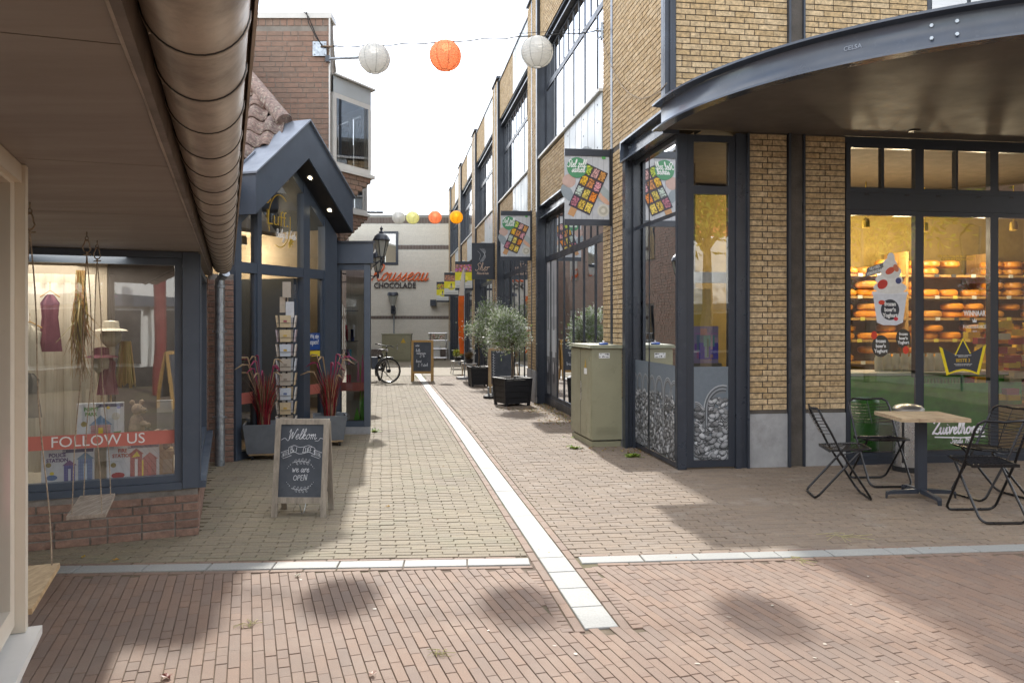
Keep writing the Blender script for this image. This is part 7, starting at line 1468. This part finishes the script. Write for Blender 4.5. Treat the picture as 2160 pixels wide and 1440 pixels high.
q.tube([head, head+Vector((.0, -.03, -.12)), bb], .024, 8); q.tube([seat, bb], .02, 8); q.tube([head+Vector((0, 0, -.15)), seat+Vector((0, -.04, -.32))], .018, 8); q.tube([bb, rc+Vector((.05, 0, 0))], .013, 6); q.tube([seat+Vector((0, 0, -.22)), rc+Vector((.05, 0, 0))], .011, 6); q.tube([head+Vector((.02, -.02, -.18)), fc+Vector((.05, 0, 0))], .016, 6); q.tube([head+Vector((-.02, -.02, -.18)), fc+Vector((-.05, 0, 0))], .016, 6); q.tube([head, head+Vector((0, 0, .18))], .015, 6); q.build('frame', 'black', bk, True, smooth=True)
hb = head+Vector((0, 0, .20)); q = MB(); q.tube([hb+Vector((-.30, .12, .05)), hb+Vector((-.24, -.02, .06)), hb+Vector((-.08, -.04, .02)), hb, hb+Vector((.08, -.04, .02)), hb+Vector((.16, -.0, -.02)), hb+Vector((.2, .1, -.03))], .013, 6); q.build('handlebar', 'black', bk, True, smooth=True)
q = MB(); q.lathe(head+Vector((0, -.08, .05)), [(.03, 0), (.045, .03), (.03, .07)], 8); q.build('headlamp', 'inox', bk, True)
q = MB(); q.loft([[seat+Vector((x, y_, z)) for x, z in ((-w_, .08), (w_, .08), (w_*.8, .12), (-w_*.8, .12))] for y_, w_ in ((-.16, .025), (-.02, .05), (.1, .10), (.16, .09))]); q.build('saddle', 'black', bk, True, smooth=True)
M['pannier'] = mat('pannier_cloth', (.10, .12, .16), .7, var=.15); q = MB(); q.loft([[rc+Vector((-.06-x, y_, z)) for x, y_ in ((0, -.2), (.17, -.2), (.17, .18), (0, .18))] for z, x in ((.0, 0), (.34, 0))]); q.build('pannier', 'pannier', bk, True); q = MB(); q.tube([rc+Vector((-.1, -.25, .40)), rc+Vector((-.05, .2, .40))], .012, 5); q.tube([rc+Vector((.08, -.25, .40)), rc+Vector((.12, .2, .40))], .012, 5); q.tube([rc+Vector((.1, .1, .4)), rc], .009, 5); q.build('carrier', 'black', bk, True)
q = MB(); q.tube([bb, Vector((.17, .45, .01))], .010, 5); q.tube([bb+Vector((-.06, 0, 0)), bb+Vector((.09, 0, -.03)), bb+Vector((.10, -.02, -.16))], .011, 5); q.build('kickstand', 'black', bk, True)
# ------------------------------------------------------------------ beach flag, stools, small pots, base
bf = thing('beach_flag', 'tall narrow orange and white beach flag on a pole beside the farther olive tree', 'flag', (-1.40, 24.0, gz(24)), .2); q = MB(); q.tube([(0, 0, 0), (0, 0, 2.2), (.01, 0, 3.0), (.03, 0, 3.28)], [.016, .014, .01, .006], 6); q.build('pole', 'galv', bf, True)
M['fabric_orange'] = mat('flag_orange', (.72, .18, .02), .7, var=.1, trans=.3); M['fabric_white'] = mat('flag_white', (.62, .58, .52), .7, var=.05, trans=.3)
pr_ = [(.75, .13), (1.2, .17), (1.7, .19), (2.1, .185), (2.45, .17)]
q = MB(); q.loft([[(.0, 0, z), (-w_*.5, .012*sin(z*4), z), (-w_, .03*sin(z*3), z), (-w_*.5, .012*sin(z*4)+.006, z), (0, .006, z)] for z, w_ in pr_]); q.build('cloth', 'fabric_orange', bf, True, smooth=True)
q = MB(); q.loft([[(.0, 0, z), (-w_*.5, .0, z), (-w_, .01, z), (-w_*.5, .008, z), (0, .006, z)] for z, w_ in ((2.455, .17), (2.8, .13), (3.1, .08), (3.28, .02))]); q.build('cloth', 'fabric_white', bf, True, smooth=True); q = MB(); q.box(-.22, .22, -.2, .2, 0, .07); q.build('base', 'concrete', bf, True)
for x, y, lab, lab2, cols, r_, yy in ((-1.80, 27.0, 'small white stool under the yellow flower pot', 'round yellow-green flower bush in a pot on the farther stool', [(.45, .42, .03), (.55, .50, .05), (.10, .16, .03), (.12, .2, .04)], .21, 0), (-1.31, 25.0, 'second small white stool, nearer the farther olive tree', 'brownish dry flower pot on the nearer stool', [(.22, .15, .09), (.16, .16, .06), (.3, .18, .10)], .17, 1)):
    z = gz(y); t = thing('stool', lab, 'stool', (x, y, z), .3, group='small white stools with flower pots'); q = MB(); q.box(-.2, .2, -.17, .17, .40, .43); q.build('seat', 'white', t, True)
    for sx in (-1, 1):
        for sy in (-1, 1): q = MB(); q.tube([(sx*.15, sy*.12, .4), (sx*.20, sy*.16, 0)], .015, 5); q.build('leg', 'wood_light' if yy else 'white', t, True)
    t = thing('flower_pot', lab2, 'potted plant', (x, y, z+.431)); q = MB(); q.lathe((0, 0, 0), [(.10, 0), (.13, .13), (.12, .13)], 14); q.build('pot', 'black', t, True, smooth=True); q = MB(); leafcloud(q, Vector((0, 0, .24)), r_*.75, 900, random.Random(int(y)), .045, cols, .75, 18); q.build('foliage', 'leaf', t, True)
t = thing('parasol_base', 'dark rubber parasol foot with short tubes standing by the farther planter', 'parasol base', (-.44, 17.3, gz(17.3))); q = MB(); q.lathe((0, 0, 0), [(.17, 0), (.17, .05), (.1, .09), (.04, .1)], 16); q.build('base', 'rubber', t, True, smooth=True); q = MB(); [q.tube([(x, 0, .08), (x, 0, .24)], .02, 6) for x in (-.06, .02, .08)]; q.build('tube', 'galv', t, True)
# ------------------------------------------------------------------ weeds and fallen leaves
def weed(x, y, r, n, lab, seed, cols=((.22, .30, .03), (.28, .38, .05), (.13, .20, .03))):
    rr = random.Random(seed); t = thing('weed', lab, 'weed', (x, y, gz(y)), 0, group='weeds growing from the paving'); b = MB()
    for i in range(n):
        a = rr.random()*6.28; l = r*rr.uniform(.5, 1.1); d = Vector((cos(a), sin(a), rr.uniform(.15, .9))).normalized(); u = Vector((-sin(a), cos(a), 0)); w_ = l*.22; o_ = Vector((rr.gauss(0, r*.3), rr.gauss(0, r*.25), .0)); b.face([o_, o_+d*l*.45+u*w_, o_+d*l*.8+u*w_*.7-Vector((0, 0, .01)), o_+d*l-Vector((0, 0, l*.15)), o_+d*l*.8-u*w_*.7, o_+d*l*.45-u*w_], rr.choice(cols))
    b.build('leaves', 'leaf', t, True)
weed(.90, 11.0, .08, 40, 'small bright green weed at the foot of the green cabinet, farther one', 1); weed(.78, 10.1, .075, 36, 'bright green weed on the paving just left of the green cabinet', 2); weed(1.40, 9.48, .085, 48, 'green weed between the green cabinet and the corner glass bay', 3); weed(.70, 11.1, .035, 10, 'tiny green weed left of the green cabinet, the smallest one', 4); weed(-1.95, 11.6, .09, 26, 'leafy weed at the foot of the display bay', 5)
lt = MB(); rr = random.Random(9); LC = [(.30, .15, .04), (.38, .20, .05), (.22, .11, .04), (.24, .24, .05), (.42, .30, .10), (.16, .18, .04)]
def leafbit(b, x, y, s, c):
    a = rr.random()*6.28; z = gz(y)+.004; u = Vector((cos(a), sin(a), rr.uniform(-.2, .5)))*s; v = Vector((-sin(a), cos(a), rr.uniform(-.2, .3)))*s*.6; p = Vector((x, y, z)); b.face([p-u*.5, p-v*.5+Vector((0, 0, s*.25)), p+u*.5, p+v*.5+Vector((0, 0, s*.2))], c)
for i in range(950):
    s_ = rr.random()**.8*5.2; n_ = -.03+abs(rr.gauss(0, .22)); p = wloc(2.4+s_, n_); leafbit(lt, p[0], p[1], rr.uniform(.015, .045), rr.choice(LC))
for cxx, cyy, n in ((.72, 12.9, 130), (.35, 14.6, 160), (1.62, 9.95, 110), (-.05, 15.0, 60), (1.05, 10.0, 40)):
    for i in range(n): leafbit(lt, cxx+rr.gauss(0, .16), cyy+rr.gauss(0, .22), rr.uniform(.015, .04), rr.choice(LC))
for i in range(90): leafbit(lt, rr.uniform(-3, 4), rr.uniform(5.4, 9), rr.uniform(.008, .02), rr.choice(LC))
tag(lt.build('leaf_litter', 'leaf'), kind='stuff')
def dleaf(x, y, s, c, lab):
    t = thing('fallen_leaf', lab, 'leaf', (x, y, .002), rr.random()*6); b = MB(); pts = [(s*.5*cos(u)*(1 if i % 2 else .62), s*.38*sin(u)*(1 if i % 2 else .62), .004+.012*abs(cos(u*1.5))) for i, u in enumerate([k*pi/5 for k in range(10)])]
    for i in range(10): b.face([(0, 0, .006), pts[i], pts[(i+1) % 10]], c)
    b.tube([(s*.4, 0, .006), (s*.75, .01, .004)], .0012, 4, c); b.build('leaf_blade', 'leaf', t, True)
dleaf(-1.52, 3.59, .065, (.22, .07, .05), 'curled dark red leaf on the street pavers near the bottom edge'); dleaf(-1.05, 6.9, .04, (.5, .28, .03), 'small yellow leaf on the alley paving'); dleaf(-.62, 3.62, .05, (.55, .38, .3), 'pale pinkish leaf on the street pavers below the middle'); dleaf(-2.60, 5.35, .05, (.45, .24, .03), 'yellow-brown leaf on the paving below the toy shop window, right one'); dleaf(-2.85, 5.42, .035, (.5, .34, .04), 'small yellow leaf on the paving below the toy shop window, left one'); dleaf(-2.02, 7.2, .045, (.35, .06, .04), 'small red leaf left of the welcome board'); dleaf(-1.32, 5.02, .05, (.5, .46, .36), 'pale dry leaf on the street pavers near the kerb')
def tuft(x, y, s, lab, seed):
    r2 = random.Random(seed); t = thing('dry_grass', lab, 'dry grass', (x, y, .003)); b = MB()
    for i in range(9): a = r2.random()*6.28; l = s*r2.uniform(.5, 1); b.tube([(r2.gauss(0, s*.2), r2.gauss(0, s*.2), .002), (l*.4*cos(a), l*.4*sin(a), .012), (l*cos(a+.5), l*sin(a+.5), .003)], .0016, 4, (.42, .38, .16))
    b.build('blades', 'leaf', t, True)
tuft(-1.36, 4.20, .10, 'dry grass wisp on the street pavers at the left', 1); tuft(2.44, 5.95, .22, 'straggly dry grass stem on the terrace paving before the cafe table', 2); tuft(1.9, 5.35, .13, 'dry grass wisp lying across the kerb slabs', 3); tuft(-.35, 3.85, .09, 'dry straw on the street pavers below the middle', 4)
gs = MB()
for i in range(16): x = rr.uniform(-1.6, 2.2); y = rr.uniform(3.3, 5.1); gs.disc(x, y, rr.uniform(.007, .015), rr.uniform(.005, .010), lambda a, n, z: (a, z, n), .0045, (.42, .37, .30), 9, rr.random()*3)
tag(gs.build('gum_spots', 'print'), kind='stuff')

# ------------------------------------------------------------------ across the street behind the viewer (seen in the glass)
ws = thing('white_shop', 'long white shop across the street with dark windows, seen only in reflections', 'building', (2, -8, 0)); PW2 = Pl((-8, -8.0), (1, 0), (0, 1))
q = MB(); q.box(-8, 26, -14, -8.3, 0, 4.4); q.build('wall', 'plaster', ws); q = MB(); q.box(-8, 26, -8.31, -8.0, 2.2, 4.4); q.build('fascia_board', 'plaster', ws); q = MB(); q.box(-8, 26, -8.31, -7.97, 1.95, 2.199); q.build('awning_box', 'blue', ws)
for i in range(12): window(PW2, ws, .3+i*2.8, 2.9+i*2.8, .5, 1.94, ms=[1.6+i*2.8], fw=.09, d0=-.25, d1=-.1, m='white', g='black', local=False)
q = MB(); q.box(-8, 26, -8.32, -8.0, 0, .5); q.build('plinth', 'black', ws)
text('fascia_lettering', 'TOM FASHION', .62, Pl((0, -8), (1, 0), (0, 1)), .6, .06, 2.62, 'steel', ws, False, bold=.02, ext=.04); text('fascia_lettering', 'JAMES', .8, Pl((0, -8), (1, 0), (0, 1)), 15.5, .06, 3.3, 'steel', ws, False, bold=.02, ext=.04)
q = MB(); q.extr([(6, -8.2, 4.45), (26, -8.2, 4.45), (26, -11, 7.2), (6, -11, 7.2)], (0, 0, .1)); q.build('roof', 'orange_tile', ws)
bh2 = thing('brick_house', 'brick house with white windows across the street, seen only in reflections', 'building', (17.5, -3, 0)); q = MB(); q.box(17.5, 24, -7.9, -1, 0, 9); q.build('wall', 'brick_red', bh2); window(Pl((0, -1), (1, 0), (0, 1)), bh2, 18.3, 19.9, 4.4, 6.4, fw=.1, m='white', g='glass_refl', local=False)
def stree(x, y, z0, r, lab, seed):
    rr = random.Random(seed); t = thing('street_tree', lab, 'tree', (x, y, 0)); q = MB(); q.tube([(0, 0, 0), (.05, 0, z0*.6), (0, 0, z0+r*.5)], [.16, .12, .07], 8)
    for i in range(7): a = i*.9; q.tube([(0, 0, z0*.8), (cos(a)*r*.5, sin(a)*r*.5, z0+r*.3), (cos(a)*r*.9, sin(a)*r*.9, z0+r*.6)], [.06, .04, .015], 5)
    q.build('trunk', 'bark', t, True); b = MB(); leafcloud(b, Vector((0, 0, z0+r*.6)), r, 4200, rr, .24, [(.22, .26, .03), (.30, .32, .04), (.14, .20, .03), (.36, .34, .05)], .7, 26); b.build('crown', 'leaf', t, True)
stree(12.6, -1.2, 3.6, 2.4, 'yellow-green street tree behind the viewer, reflected in the shop front', 1); stree(8.6, -2.6, 4.2, 2.2, 'second yellow-green street tree behind the viewer, reflected in the corner pane', 2)
def basket(x, y, z, r, lab, seed):
    rr = random.Random(seed); t = thing('flower_basket', lab, 'flower basket', (x, y, z)); q = MB(); q.lathe((0, 0, -r*.6), [(0, 0), (r*.5, .1), (r*.6, r*.5)], 12); q.build('pot', 'black', t, True); q = MB(); q.tube([(0, 0, 0), (0, 0, 1.2), (.05, -.3, 1.3), (.1, -.6, 1.1), (.1, -.6, -z)], .03, 6); q.build('post', 'steel', t, True); b = MB(); leafcloud(b, Vector((0, 0, 0)), r*.75, 1500, rr, .05, [(.6, .58, .55), (.55, .2, .35), (.1, .2, .04), (.12, .24, .05), (.6, .15, .06), (.65, .62, .6)], .8, 20); b.build('blossoms', 'leaf', t, True)
basket(-.54, -.79, 1.90, .34, 'flower basket on a post behind the viewer, reflected in the toy shop window', 1); basket(10.0, 1.6, 2.35, .5, 'flower basket reflected at the left of the shop front', 2); basket(12.6, 2.2, 2.45, .5, 'flower basket reflected in the middle of the shop front', 3)
rc_ = thing('red_post', 'dark red steel post across the street, reflected in the toy shop window', 'post', (2.55, -5.5, 0)); q = MB(); q.tube([(0, 0, 0), (0, 0, 4.2)], .12, 12); M['redpost'] = mat('red_post_paint', (.22, .02, .02), .4); q.build('post_tube', 'redpost', rc_, True)
aframe((1.75, -2.6, 0), pi-.25, 'menu_board', 'yellow-framed chalkboard behind the viewer, reflected in the toy shop window', .62, 1.05, 'wood_yellow', .2, .2, menu)
bpy.context.view_layer.update()
dg = bpy.context.evaluated_depsgraph_get()
for o in [o for o in bpy.data.objects if o.type == 'FONT']:      # lettering becomes plain mesh
    me = bpy.data.meshes.new_from_object(o.evaluated_get(dg)); nm, par, pi_, mb, cu = o.name, o.parent, o.matrix_parent_inverse.copy(), o.matrix_basis.copy(), o.data
    if not me.materials: me.materials.append(cu.materials[0])
    bpy.data.objects.remove(o); q = bpy.data.objects.new(nm, me); COL.objects.link(q); q.parent = par; q.matrix_parent_inverse = pi_; q.matrix_basis = mb
